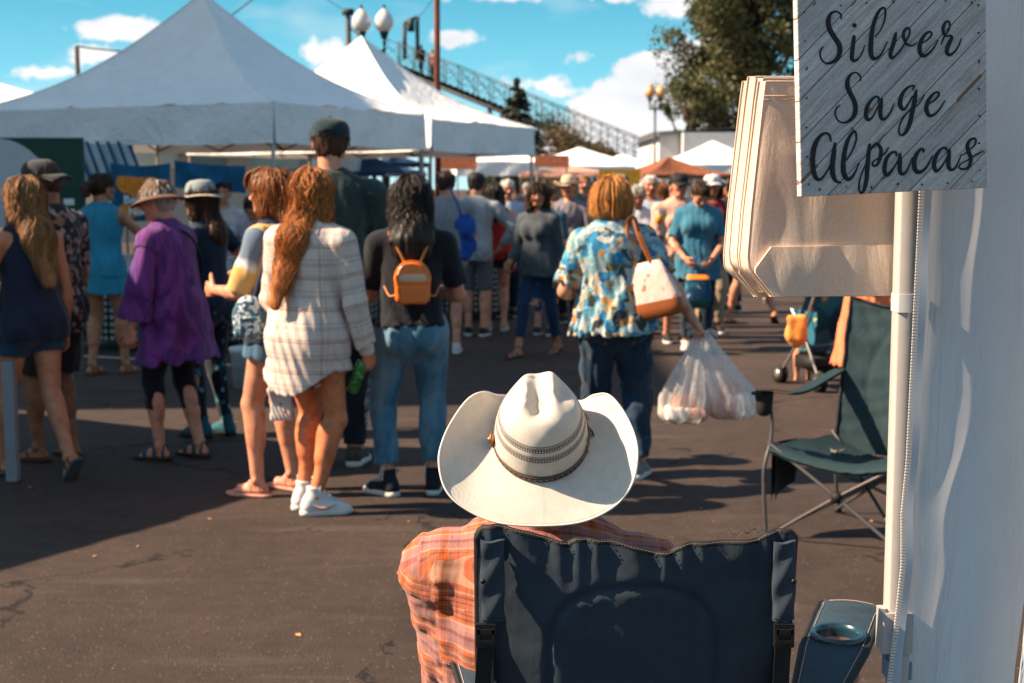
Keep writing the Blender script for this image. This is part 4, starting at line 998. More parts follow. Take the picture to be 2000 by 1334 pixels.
def tree(base, H, R, label, clumps, n, size, seed, mat=lf, trunkr=.35, gap=.5, group=None):
    rs = np.random.RandomState(seed); o = empty('tree', tuple(base), 0, label, 'tree', group); tk = MB(); tips = []
    sp_ = catmull([(0, 0, 0), (.02 * H, .01 * H, .3 * H), (-.01 * H, 0, .6 * H), (.02 * H, .01 * H, .92 * H)], 6); tk.tube(sp_, np.linspace(trunkr, trunkr * .12, len(sp_)), 9)
    for k in range(clumps):
        zf = rs.uniform(.20, 1.0) if k > 2 else .97; w = math.sin(math.pi * min(1, (zf - .05) * .95)) ** .6; a = rs.uniform(0, 6.28); rr = R * w * rs.uniform(.25, .88); c = vec(math.cos(a) * rr, math.sin(a) * rr, zf * H); s = sp_[min(len(sp_) - 1, int(max(0, zf - .18) * len(sp_)))]
        pm_ = (s + c) / 2 + vec(0, 0, -.03 * H); tk.tube(catmull([s, pm_, c], 4), np.linspace(trunkr * .3, .02, 9), 5); tips.append(c)
        for _ in range(3): e = c + rs.normal(size=3).clip(-.9, .9) * R * .16; tk.tube([c * .5 + pm_ * .5, (c + e) / 2 + vec(0, 0, .1), e], [trunkr * .12, trunkr * .07, .01], 4); tips.append(e)
    tk.build('trunk', bark, o); tips = np.array(tips); Rr = rs.uniform(.10, .26, len(tips)) * R * gap * 2; V, F, hv = leaves(tips, Rr, n, size, rs, .8); MB().add(V, F, hv=hv).build('crown', mat, o); return o
q = W(1455, 250, 76); tree((q.x, 76, 0), 17.5, 5.4, 'tall loose cottonwood tree filling the sky left of the sign', 90, 78000, .12, 5, gap=.50, trunkr=.5)
q = W(1345, 250, 72); tree((q.x, 72, 0), 6.6, 1.7, 'small sparse tree at the foot of the cottonwood over the white building', 18, 7000, .085, 8, gap=.6)
q = W(1010, 300, 70); H = W(1010, 150, 70).z; rs = np.random.RandomState(2)
o = empty('spruce_tree', (q.x, 70, 0), 0, 'pointed spruce tree standing beside the steel stair', 'tree'); tk = MB().cyl((0, 0, 0), (0, 0, H), .22, .03, 8)
V, F, hv = [], [], []
for k in range(190):
    z = H * (1 - rs.uniform(0, 1) ** .75 * .93); R_ = (H - z) * .42; a = rs.uniform(0, 6.28); e = vec(math.cos(a) * R_, math.sin(a) * R_, z - R_ * .28 + .1 * R_); s = vec(0, 0, z); tk.tube([s, (s + e) / 2 + vec(0, 0, .03), e], [.04, .025, .01], 4)
    t = np.linspace(.15, 1, 7)[:, None]; v_, f_, h_ = leaves(s + (e - s) * t, np.full(7, .07 + R_ * .12), 110, .11, rs, .6); F.append(f_ + sum(len(x) for x in V)); V.append(v_); hv.append(h_)
tk.build('trunk', bark, o); MB().add(np.concatenate(V), np.concatenate(F), hv=np.concatenate(hv)).build('crown', nf, o)
for (px, py, Y, Hf, lab, sd, mt, R_) in ((1060, 240, 74, 1, 'dark bushy evergreen at the foot of the spruce beside the stair', 11, nf, 2.6), (1105, 268, 64, 1, 'brown green autumn shrub under the steel stair', 12, sf, 2.0), (1165, 292, 66, 1, 'low scrubby bush between the stair and the peaked white tent', 13, sf, 1.4)):
    b = W(px, py, Y); tree((b.x, Y, 0), b.z, R_, lab, 22, 6000, .075, sd, mt, .16, .85)

# ---------------------------------------------------------------- food stall under the big tent
def gingham():
    m, nt, p, o = newmat('green_gingham'); u, v = uvn(nt)
    a = mth(nt, 'GREATER_THAN', mth(nt, 'FRACT', mth(nt, 'DIVIDE', u, .068)), .5); b = mth(nt, 'GREATER_THAN', mth(nt, 'FRACT', mth(nt, 'DIVIDE', v, .068)), .5); s = mth(nt, 'ADD', a, b)
    fin_cloth(nt, p, ramp(nt, mth(nt, 'DIVIDE', s, 2), [(0, (.30, .31, .30)), (.3, (.035, .045, .042)), (.8, (.006, .012, .011))], 'CONSTANT'), wr=.3); return m
ging = gingham(); tabm = simple('white_table_plastic', (.6, .6, .58), .5)
def table(a, b, depth, label, cl=ging, clab='green gingham cloth hanging to the ground over the stall table', h=.76, drop=.66):
    a, b = vec(a[0], a[1], 0), vec(b[0], b[1], 0); d = unit(b - a); n_ = vec(-d[1], d[0], 0); c = (a + b) / 2 + n_ * depth / 2; L = np.linalg.norm(b - a); R = np.stack([d, n_, vec(0, 0, 1)], 1)
    t = empty('folding_table', tuple(c), 0, label, 'table', 'folding tables at the stalls'); MB().box((0, 0, h - .02), (L / 2 - .01, depth / 2 - .01, .018), R).build('tabletop', tabm, t, flat=True)
    for sx in (-1, 1):
        for sy in (-1, 1): q = d * sx * (L / 2 - .15) + n_ * sy * (depth / 2 - .08); MB().cyl(q, q + vec(0, 0, h - .04), .014, n=8).build('leg', fsteel, t)
    mb = MB(); n = int(L / .05)
    def wv(u): return .018 * math.sin(u * 21 + a[0]) + .009 * math.sin(u * 47)
    ring = [(-L / 2 + L * k / n, -depth / 2) for k in range(n)] + [(L / 2, -depth / 2 + depth * k / 12) for k in range(12)] + [(L / 2 - L * k / n, depth / 2) for k in range(n)] + [(-L / 2, depth / 2 - depth * k / 12) for k in range(12)]
    per = np.cumsum([0] + [np.hypot(ring[i][0] - ring[i - 1][0], ring[i][1] - ring[i - 1][1]) for i in range(1, len(ring))]); rows = []
    for v in np.linspace(0, 1, 10): rows.append([d * x * (1 + (.015 + wv(s) * v) / (L / 2) * (abs(x) > L / 2 - .01)) + n_ * y * (1 + (.015 + wv(s) * v) * 2 / depth) + vec(0, 0, h + .004 - drop * v) for (x, y), s in zip(ring, per)])
    mb.grid(np.array(rows), wrapv=True, pu=np.tile(per, 10), pv=np.repeat(np.linspace(0, drop, 10), len(ring)))
    tg = np.array([[d * x + n_ * y + vec(0, 0, h + .004) for x in np.linspace(-L / 2, L / 2, 12)] for y in np.linspace(-depth / 2, depth / 2, 6)]); mb.grid(tg, pu=tg[..., 0].ravel(), pv=tg[..., 1].ravel())
    cl_ = mb.build('tablecloth', cl, None, tuple(c)); tag(cl_, clab, 'tablecloth', 'tablecloths on the stall tables'); return t
def GX(px, Y): return ((px - 1000) / FPX * Y, Y)
table(GX(110, 14.0), GX(330, 13.6), .75, 'folding table at the left of the food stall under a gingham cloth', clab='green gingham cloth at the left end of the food stall')
table(GX(395, 13.4), GX(560, 14.6), .75, 'folding table beside the banner under a gingham cloth', clab='green gingham cloth behind the shopper in the grey bowler hat')
table(GX(660, 14.6), GX(760, 17.2), .75, 'folding table running back beside the tall shopper', clab='green gingham cloth between the tall shopper and the backpack')
table(GX(965, 17.0), GX(1030, 18.6), .75, 'folding table at the far end of the queue', clab='green and white checked cloth left of the walking shopper')
# banner with painted lettering, hung along the stall front
FONT = None
def text_mesh(s, size, mat, parent, loc, R, name='lettering', ext=.002, bold=0):
    cu = bpy.data.curves.new(name, 'FONT'); cu.body = s; cu.size = size; cu.extrude = ext; cu.align_x = 'CENTER'; cu.align_y = 'CENTER'; cu.offset = bold; cu.resolution_u = 3
    ob = bpy.data.objects.new('tmp', cu); COL.objects.link(ob); dg = bpy.context.evaluated_depsgraph_get(); me = bpy.data.meshes.new_from_object(ob.evaluated_get(dg)); bpy.data.objects.remove(ob); bpy.data.curves.remove(cu)
    ob = bpy.data.objects.new(name, me); COL.objects.link(ob); me.materials.clear(); me.materials.append(mat); ob.parent = parent; ob.matrix_basis = Matrix.Translation(loc) @ R.to_4x4(); return ob
Rf = Matrix(((1, 0, 0), (0, 0, -1), (0, 1, 0)))
def banner(px0, py0, px1, py1, Y, label, mat, sag=.03, skew=0):
    a, b = E3(W(px0, py0, Y)), E3(W(px1, py1, Y)); c = (a + b) / 2; o = empty('banner', tuple(c), 0, label, 'banner'); w, h = (b[0] - a[0]) / 2, (a[2] - b[2]) / 2
    g = np.array([[(x * w, .02 * math.sin(x * 5 + z * 2), z * h - sag * (1 - x * x) * (z > 0) + skew * x) for x in np.linspace(-1, 1, 24)] for z in np.linspace(-1, 1, 10)]); MB().grid(g).build('banner_cloth', mat, o); return o, w, h
blue = cloth('banner_blue', (.012, .10, .19), .3); ora = simple('banner_orange', (.72, .22, .02), .7, .4, 25); whi = simple('banner_white', (.7, .72, .72), .7, .1)
b1, w, h = banner(215, 318, 335, 432, 14.6, 'blue banner with orange artwork and white lettering behind the straw hat', blue)
mb = MB()
for (x, z, r1, r2) in ((.05, .18, .62, .40), (-.3, -.62, .50, .22), (.45, -.62, .4, .2), (-.5, .3, .3, .3)):
    t = np.linspace(0, 2 * math.pi, 20, endpoint=False); mb.add(np.concatenate([np.stack([w * (x + r1 * np.cos(t)), np.full(20, -.03 - .001 * r1), h * (z + r2 * np.sin(t) * (1 + .2 * np.sin(3 * t)))], 1), [[w * x, -.034, h * z]]]), [(i, (i + 1) % 20, 20) for i in range(20)])
mb.build('artwork', ora, b1)
text_mesh('Benefit', .12, whi, b1, (0, -.045, -.08), Rf, bold=.003); text_mesh('Noodle', .11, whi, b1, (.05, -.045, -.30 * h / .3 if False else -.20), Rf, bold=.003)
banner(340, 318, 480, 372, 15.4, 'plain blue banner stretched behind the two stall vendors', blue, .02, -.03)
b3, w, h = banner(152, 276, 262, 372, 16.6, 'white banner with slanting blue stripes behind the dark haired shopper', simple('banner_pale', (.45, .50, .52), .7, .1)); mb = MB()
for k in range(6): x = -1.1 + .38 * k; mb.add([(w * x, -.03, h), (w * (x + .12), -.03, h), (w * (x + .75), -.03, -h), (w * (x + .6), -.03, -h)], [(0, 3, 2, 1)])
mb.build('stripe', blue, b3, flat=True)
# tall green panel with a white disc
Yg = 12.5; q = W(62, 356, Yg); gp = empty('display_board', (q.x, Yg, q.z), 0, 'tall dark green display board with a big white disc at the left', 'display board')
MB().box((0, 0, 0), (.46, .03, .385)).build('board', simple('board_green', (.004, .045, .032), .6), gp, flat=True)
tt = np.linspace(0, 2 * math.pi, 40, endpoint=False); MB().add(np.concatenate([np.stack([-.24 + .215 * (1.75) * np.cos(tt), np.full(40, -.034), .375 * np.sin(tt)], 1), [[-.24, -.035, 0]]]), [(i, (i + 1) % 40, 40) for i in range(40)]).build('disc', simple('board_white', (.42, .45, .47), .7, .08), gp) if False else MB().add(np.concatenate([np.stack([np.maximum(-.459, -.30 + .44 * np.cos(tt)), np.full(40, -.034), .38 * np.sin(tt)], 1), [[-.24, -.035, 0]]]), [(i, (i + 1) % 40, 40) for i in range(40)]).build('disc', simple('board_white', (.42, .45, .47), .7, .08), gp)
MB().box((.33, -.034, -.17), (.045, .003, .028)).box((.33, -.034, -.25), (.045, .003, .018)).build('small_print', whi, gp, flat=True)
for sx in (-.38, .38): MB().box((sx, 0, -(q.z + .385) / 2 - .0), (.02, .02, (q.z - .385) / 2)).build('leg', fsteel, gp, flat=True)
q = G(26, 938); wp_ = MB().box((0, 0, .33), (.03, .03, .33)); tag(wp_.build('white_post', simple('grey_post_paint', (.20, .21, .23), .6), None, (q.x, q.y, 0), flat=True), 'short pale grey post behind the bare legs at the left edge', 'post')
# food trailer behind the stalls
tr_ = empty('food_trailer', tuple(E3(W(470, 300, 27))[:2]) + (0,), 0, 'pale food trailer with teal and pale windows behind the stalls', 'trailer')  # window panes are coloured pale, dark and teal
zt = W(470, 262, 27).z; zb_ = .6
MB().box((0, 0, (zt + zb_) / 2), (2.3, 1.1, (zt - zb_) / 2)).build('body', simple('trailer_cream', (.50, .50, .48), .5, .1, 2), tr_, flat=True)
for (x, wn_, m_) in ((-1.35, .42, 'pale'), (-.35, .30, 'dark'), (.85, .42, 'teal'), (1.75, .25, 'pale')):
    z_ = W(470, 300, 26).z; f = MB().box((x, -1.12, z_), (wn_, .03, .24)).build('window', {'pale': simple('window_bright', (.62, .74, .74), .2, .15, 4, spec=.8), 'dark': simple('window_dark', (.02, .025, .03), .15, .2, spec=.9), 'teal': simple('window_teal', (.05, .36, .40), .2, .15, spec=.8)}[m_], tr_, flat=True)
    MB().box((x, -1.135, z_ + .26), (wn_ + .03, .03, .02)).box((x, -1.135, z_ - .26), (wn_ + .03, .03, .02)).build('frame', wp, f, flat=True)
for sx in (-1.2, 1.2): wv_ = MB().cyl((sx, -1.15, .36), (sx, -.9, .36), .36, n=24).build('wheel', simple('tyre_rubber', (.02, .02, .02), .8), tr_); MB().cyl((sx, -1.17, .36), (sx, -1.14, .36), .2, n=16).build('rim', steel, wv_)
MB().box((.2, -1.6, W(470, 285, 25.5).z), (1.6, .45, .03)).build('awning', simple('awning_teal', (.05, .22, .26), .7), tr_, flat=True)
# bucket, menu sign, crates behind the crowd
q = G(482, 757); bu = empty('bucket', (q.x, q.y, 0), 0, 'white plastic bucket with lid standing behind the denim shorts', 'bucket'); t = np.linspace(0, 2 * math.pi, 28, endpoint=False)
MB().grid(np.array([[(r_ * math.cos(a), r_ * math.sin(a), z) for a in t] for z, r_ in ((0, .02), (.002, .105), (.28, .125), (.285, .13), (.30, .13))]), wrapv=True).build('body', simple('bucket_plastic', (.42, .44, .47), .45, .06), bu)
MB().grid(np.array([[(r_ * math.cos(a), r_ * math.sin(a), z) for a in t] for z, r_ in ((.30, .136), (.325, .137), (.33, .12), (.332, .001))]), wrapv=True).build('lid', simple('bucket_lid', (.5, .5, .5), .45, .06), bu); tubep([(.13, 0, .27), (.16, -.05, .2), (.0, -.15, .16), (-.16, -.05, .2), (-.13, 0, .27)], .003, 'handle', steel, bu)
for (px, py, Y, col, lab) in ((1210, 345, 24, (.62, .30, .02), 'yellow menu sign hanging over the far stalls'), (1078, 315, 29, (.72, .22, .10), 'orange red stall sign above the crowd'), (893, 318, 26, (.70, .32, .03), 'orange sign panel beside the rust pole')):
    q = W(px, py, Y); s_ = empty('stall_sign', tuple(q), 0, lab, 'sign'); MB().box((0, 0, 0), (.35, .02, .12)).build('panel', simple('sign_' + lab[:6].strip(), col, .7, .3, 20), s_, flat=True)
    for sx in (-.3, .3): MB().cyl((sx, 0, -.12), (sx, 0, -q.z), .02, n=6).build('pole', fsteel, s_)

for k, (px, Y, h, w_, col, lab) in enumerate(((235, 13.9, .16, .12, (.55, .5, .42), 'cream food tub on the gingham table behind the purple tunic'), (280, 13.9, .22, .10, (.60, .24, .04), 'orange drink jug on the gingham table by the blue banner'), (420, 13.8, .14, .16, (.42, .44, .46), 'grey steel serving tray box in front of the standing vendor'), (465, 14.0, .24, .07, (.5, .05, .03), 'red sauce bottle box beside the smiling vendor'), (705, 15.9, .18, .13, (.5, .52, .54), 'white food tub on the table beyond the tall shopper'), (180, 14.2, .20, .15, (.30, .16, .06), 'brown carton at the left end of the stall table'))):
    q = vec((px - 1000) / FPX * Y, Y + .1, .766); o = loft0 = MB().field([Box((0, 0, h / 2), (w_, w_ * .8, h / 2), None, .02)], .008).build('food_container', simple('container_%d' % k, col, .5, .25, 14), None, tuple(q)); tag(o, lab, 'container', 'containers on the stall tables')
    MB().box((0, 0, h + .006), (w_ * 1.04, w_ * .84, .008)).build('lid', simple('container_lid', (.45, .45, .44), .5), o, flat=True)
# ---------------------------------------------------------------- foreground
def straw_mat():
    m, nt, p, o = newmat('bleached_straw'); u, v = uvn(nt)
    w1 = mth(nt, 'SINE', mth(nt, 'MULTIPLY', u, 2900)); w2 = mth(nt, 'SINE', mth(nt, 'MULTIPLY', v, 2900))
    wv = mth(nt, 'MULTIPLY', w1, w2)
    n = noise(nt, coords(nt), 55, 4, .6)
    c = ramp(nt, n.outputs[0], [(.3, (.76, .70, .62)), (.7, (.86, .80, .72))])
    c = mixc(nt, 1.0, c, ramp(nt, mth(nt, 'MULTIPLY_ADD', wv, .5, .5), [(.0, (.72, .68, .62)), (.4, (1, 1, 1))]), 'MULTIPLY')
    # open lattice rows round the crown
    h = nd(nt, 'ShaderNodeAttribute', attribute_name='vent').outputs['Fac']
    def inband(a, b): return mth(nt, 'MULTIPLY', mth(nt, 'GREATER_THAN', h, a), mth(nt, 'LESS_THAN', h, b))
    band = mth(nt, 'MAXIMUM', inband(.046, .0585), inband(.0655, .078))
    lines = None
    for k in (0, .62, -.62):
        l = mth(nt, 'ABSOLUTE', mth(nt, 'SUBTRACT', mth(nt, 'FRACT', mth(nt, 'DIVIDE', mth(nt, 'ADD', u, mth(nt, 'MULTIPLY', h, k)), .0062)), .5))
        lines = l if lines is None else mth(nt, 'MAXIMUM', lines, l)
    mid = mth(nt, 'ABSOLUTE', mth(nt, 'SUBTRACT', mth(nt, 'FRACT', mth(nt, 'DIVIDE', h, .00625)), .5)); lines = mth(nt, 'MAXIMUM', lines, mid)
    hole = mth(nt, 'MULTIPLY', band, mth(nt, 'LESS_THAN', lines, .44))
    c = mixc(nt, hole, c, (.05, .026, .014))
    nt.links.new(c, p.inputs['Base Color']); p.inputs['Roughness'].default_value = .55; p.inputs['Specular IOR Level'].default_value = .3
    hh = mth(nt, 'SUBTRACT', wv, mth(nt, 'MULTIPLY', hole, 6.0))
    bump(nt, p, hh, .55, .0008)
    t = nd(nt, 'ShaderNodeBsdfTranslucent'); nt.links.new(c, t.inputs[0]); mx = nd(nt, 'ShaderNodeMixShader'); mx.inputs[0].default_value = .24
    nt.links.new(p.outputs[0], mx.inputs[1]); nt.links.new(t.outputs[0], mx.inputs[2]); nt.links.new(mx.outputs[0], o.inputs[0])
    return m
straw = straw_mat()
def cowboy_hat(parent, M):
    """M: 3x3 axes (right, front, up); built in its own frame then moved by M and the centre"""
    edge = [(0, -.190, -.025), (-.085, -.183, -.022), (-.149, -.155, -.013), (-.186, -.122, .004), (-.198, -.075, .028), (-.189, -.030, .042), (-.166, .022, .048), (-.140, .064, .048), (-.112, .090, .036),
            (-.088, .108, .008), (-.05, .132, -.02), (0, .142, -.03), (.05, .13, -.025), (.083, .105, -.012), (.108, .085, .025), (.135, .055, .056), (.16, .012, .060), (.180, -.042, .052), (.184, -.085, .038), (.172, -.125, .010), (.138, -.157, -.013), (.078, -.184, -.022)]
    n = 8; P = np.array(edge) * (.935, .965, 1); m = len(P); E = []
    for i in range(m):
        a, b, c, d = P[i - 1], P[i], P[(i + 1) % m], P[(i + 2) % m]
        for t in np.arange(n) / n: E.append(.5 * (2 * b + (c - a) * t + (2 * a - 5 * b + 4 * c - d) * t * t + (3 * b - a - 3 * c + d) * t ** 3))
    E = np.array(E); N = len(E); ang = np.unwrap(np.arctan2(E[:, 1], E[:, 0])); rx, ry = .0875, .104
    I = np.stack([rx * np.cos(ang), ry * np.sin(ang), np.zeros(N)], 1)
    ts = np.linspace(0, 1, 16); rows, pu, pv = [], [], []
    for t in ts:
        R_ = I + (E - I) * t; R_[:, 2] = E[:, 2] * (t ** 1.9) - .006 * math.sin(t * math.pi) ; rows.append(R_); pu.append(ang * .14); pv.append(np.full(N, t * .09))
    rows, pu, pv = np.array(rows), np.array(pu), np.array(pv)
    nr = np.cross(np.roll(rows, -1, 1) - np.roll(rows, 1, 1), np.gradient(rows, axis=0)); nr /= np.linalg.norm(nr, axis=2)[..., None]; nr *= np.sign(nr[..., 2:3].mean())
    under = rows - nr * .0028
    T = lambda A: A @ M.T
    hat = MB()
    # crown
    nr2, na = 46, 140; f = np.linspace(1, 0, nr2) ** .75; th = np.linspace(0, 2 * math.pi, na, endpoint=False); H = .126; C_ = np.zeros((nr2, na, 3))
    F_, TH = np.meshgrid(f, th, indexing='ij'); z = H * (1 - F_ ** 5.2) ** .46; k = z / H
    x = rx * F_ * np.cos(TH); y = ry * F_ * np.sin(TH)
    k2 = k ** 1.7; fr_ = np.clip((y / ry + .6) / 1.5, 0, 1); fr_ = fr_ * fr_ * (3 - 2 * fr_)
    x = x * (1 - k2 * (.10 + .25 * fr_)); y = y * (1 - .10 * k2)
    z = z + k2 * (.012 * y / ry - .004)
    gx = np.exp(-((x + .004) / .021) ** 2); yy = np.clip((y + .066) / .05, 0, 1); yy = yy * yy * (3 - 2 * yy); z = z - .028 * gx * yy * np.clip((1.0 - F_) * 3.2, 0, 1)
    for q in (-1, 1):
        dn_ = np.exp(-(((x - q * .047) / .017) ** 2 + ((y - .022) / .045) ** 2)); sk = np.clip((k - .45) / .4, 0, 1); x = x - q * .011 * dn_ * sk; z = z - .016 * dn_ * sk
    x = x + .0008 * np.sin(9 * TH + 3 * k) * k; C_[..., 0], C_[..., 1], C_[..., 2] = x, y, z
    hat.grid(T(C_), wrapv=True, pu=(TH * .098).ravel() + 0 * F_.ravel(), pv=(np.cumsum(np.linalg.norm(np.diff(C_, axis=0, prepend=C_[:1]), axis=2), axis=0)).ravel(), vent=z.ravel())
    crown = hat.build('cowboy_hat', straw, parent)
    b = MB(); G_ = np.concatenate([rows, under[::-1]]); b.grid(T(G_), wrapv=True, pu=np.concatenate([pu, pu[::-1]]).ravel(), pv=np.concatenate([pv, pv[::-1]]).ravel(), vent=np.zeros(G_.shape[:2]).ravel())
    b.tube(T(E + 0), .0022, 6, closed=True, pu=0., pv=0., vent=0.); b.build('brim', straw, crown)
    def ring(s, z): return np.stack([(rx * s) * np.cos(th), (ry * s) * np.sin(th), np.full(na, z)], 1)
    m, nt, p, o = newmat('tooled_leather_band'); v = nd(nt, 'ShaderNodeAttribute', attribute_name='pv').outputs['Fac']; u = nd(nt, 'ShaderNodeAttribute', attribute_name='pu').outputs['Fac']
    c = ramp(nt, v, [(0, (.02, .012, .008)), (.12, (.16, .065, .025)), (.3, (.008, .006, .006)), (.7, (.16, .065, .025)), (.88, (.02, .012, .008))], 'CONSTANT')
    dots = mth(nt, 'MULTIPLY', mth(nt, 'LESS_THAN', mth(nt, 'ABSOLUTE', mth(nt, 'SUBTRACT', mth(nt, 'FRACT', mth(nt, 'DIVIDE', u, .011)), .5)), .09), mth(nt, 'LESS_THAN', mth(nt, 'ABSOLUTE', mth(nt, 'SUBTRACT', v, .5)), .07))
    nt.links.new(mixc(nt, dots, c, (.6, .5, .4)), p.inputs['Base Color']); p.inputs['Roughness'].default_value = .4
    hb = np.stack([ring(1.005, .001), ring(1.028, .002), ring(1.030, .007), ring(1.022, .0125), ring(.995, .0135)])
    band = MB().grid(T(hb), wrapv=True, pv=np.repeat([0, .15, .5, .85, 1.], na), pu=np.tile(th * .095, 5)).build('hat_band', m, crown)
    bk = MB(); c0 = vec(-.0905, -.012, .014); bk.cyl(T(c0 + vec(.003, 0, 0)), T(c0 + vec(-.005, 0, .001)), .0105, .009, 20); bk.cyl(T(c0 + vec(-.004, 0, 0)), T(c0 + vec(-.008, 0, .001)), .006, .004, 14)
    bk.tube(T(c0 + np.stack([-.002 + 0 * th[::6], .012 * np.cos(th[::6]), .012 * np.sin(th[::6])], 1)), .0016, 5, closed=True)
    bk.build('buckle', simple('aged_copper', (.45, .20, .09), .35, .2, 300, metal=.9), band)
    return crown

# ---- the man in the chair
shirtm = None
def flannel():
    m, nt, p, o = newmat('orange_plaid_cotton'); u, v = uvn(nt)
    A = [(0, (.62, .42, .40)), (.10, (.80, .62, .50)), (.13, (.85, .25, .04)), (.22, (.34, .10, .09)), (.26, (.85, .25, .04)), (.36, (.86, .60, .38)), (.39, (.60, .42, .42)), (.62, (.40, .22, .24)), (.68, (.62, .44, .42)), (.88, (.70, .24, .08)), (.92, (.60, .42, .40))]
    B = [(0, (.85, .24, .03)), (.05, (.28, .08, .08)), (.08, (.88, .28, .04)), (.15, (.30, .08, .08)), (.18, (.86, .26, .04)), (.25, (.95, .72, .48)), (.29, (.62, .44, .46)), (.46, (.34, .15, .18)), (.54, (.58, .38, .40)), (.72, (.92, .70, .52)), (.76, (.85, .24, .03)), (.84, (.32, .09, .10)), (.88, (.86, .26, .04)), (.95, (.95, .72, .48))]
    cu = stripes(nt, u, .070, A); cv = stripes(nt, v, .098, B)
    # twill: warp and weft alternate in fine threads
    th = mth(nt, 'GREATER_THAN', mth(nt, 'SINE', mth(nt, 'MULTIPLY', mth(nt, 'ADD', u, v), 3600)), 0)
    c = mixc(nt, mth(nt, 'MULTIPLY_ADD', th, .45, .40), cu, cv); c = mixc(nt, 1.0, c, (.52, .35, .31), 'MULTIPLY')
    n = noise(nt, coords(nt), 40, 3); c = mixc(nt, 1.0, c, ramp(nt, n.outputs[0], [(.3, .9), (.7, 1.0)]), 'MULTIPLY')
    fin_cloth(nt, p, c, .9, .55); return m
fl = flannel(); denim_man = cloth('man_denim', (.025, .045, .085), .3)
r = make_rig(1.79, 'm', 1.12, lean=-8, side=1.5, head=(-4, 30, -2), shift=(0, 0, 0), seat=.475, sw=.112,
             armL=((.12, .42, -1), (.45, .8, .25)), armR=((.05, .38, -1), (-.5, .8, .2)), feet=((-.14, .50, 12, 0), (.14, .47, -14, 0)), heel=.03)
man = skin_mesh(r, 'fair', vb=.010, vh=.006, hair=(.2, .17, .15), name='person')
hp_ = W(1058, 868, 2.60); n0 = r.head + r.HR @ vec(0, -.05, .12) * 1.0 * r.hh
man.location = (hp_.x - n0[0] + .005, 2.64 - n0[1], hp_.z - n0[2] - .018); man.rotation_euler = (0, 0, 0)
tag(man, 'seated person in an orange plaid shirt and cream straw cowboy hat', 'person')
bottoms(r, denim_man, leg=1.9, flare=.01, parent=man, amp=.004)
hair(r, 'short', 'grey', seed=5, n=80, parent=man)
for q in 'LR': shoe(r, q, 'hitop', simple('brown_boot_leather', (.10, .05, .03), .5), simple('dark_rubber', (.02, .018, .016), .8), man)
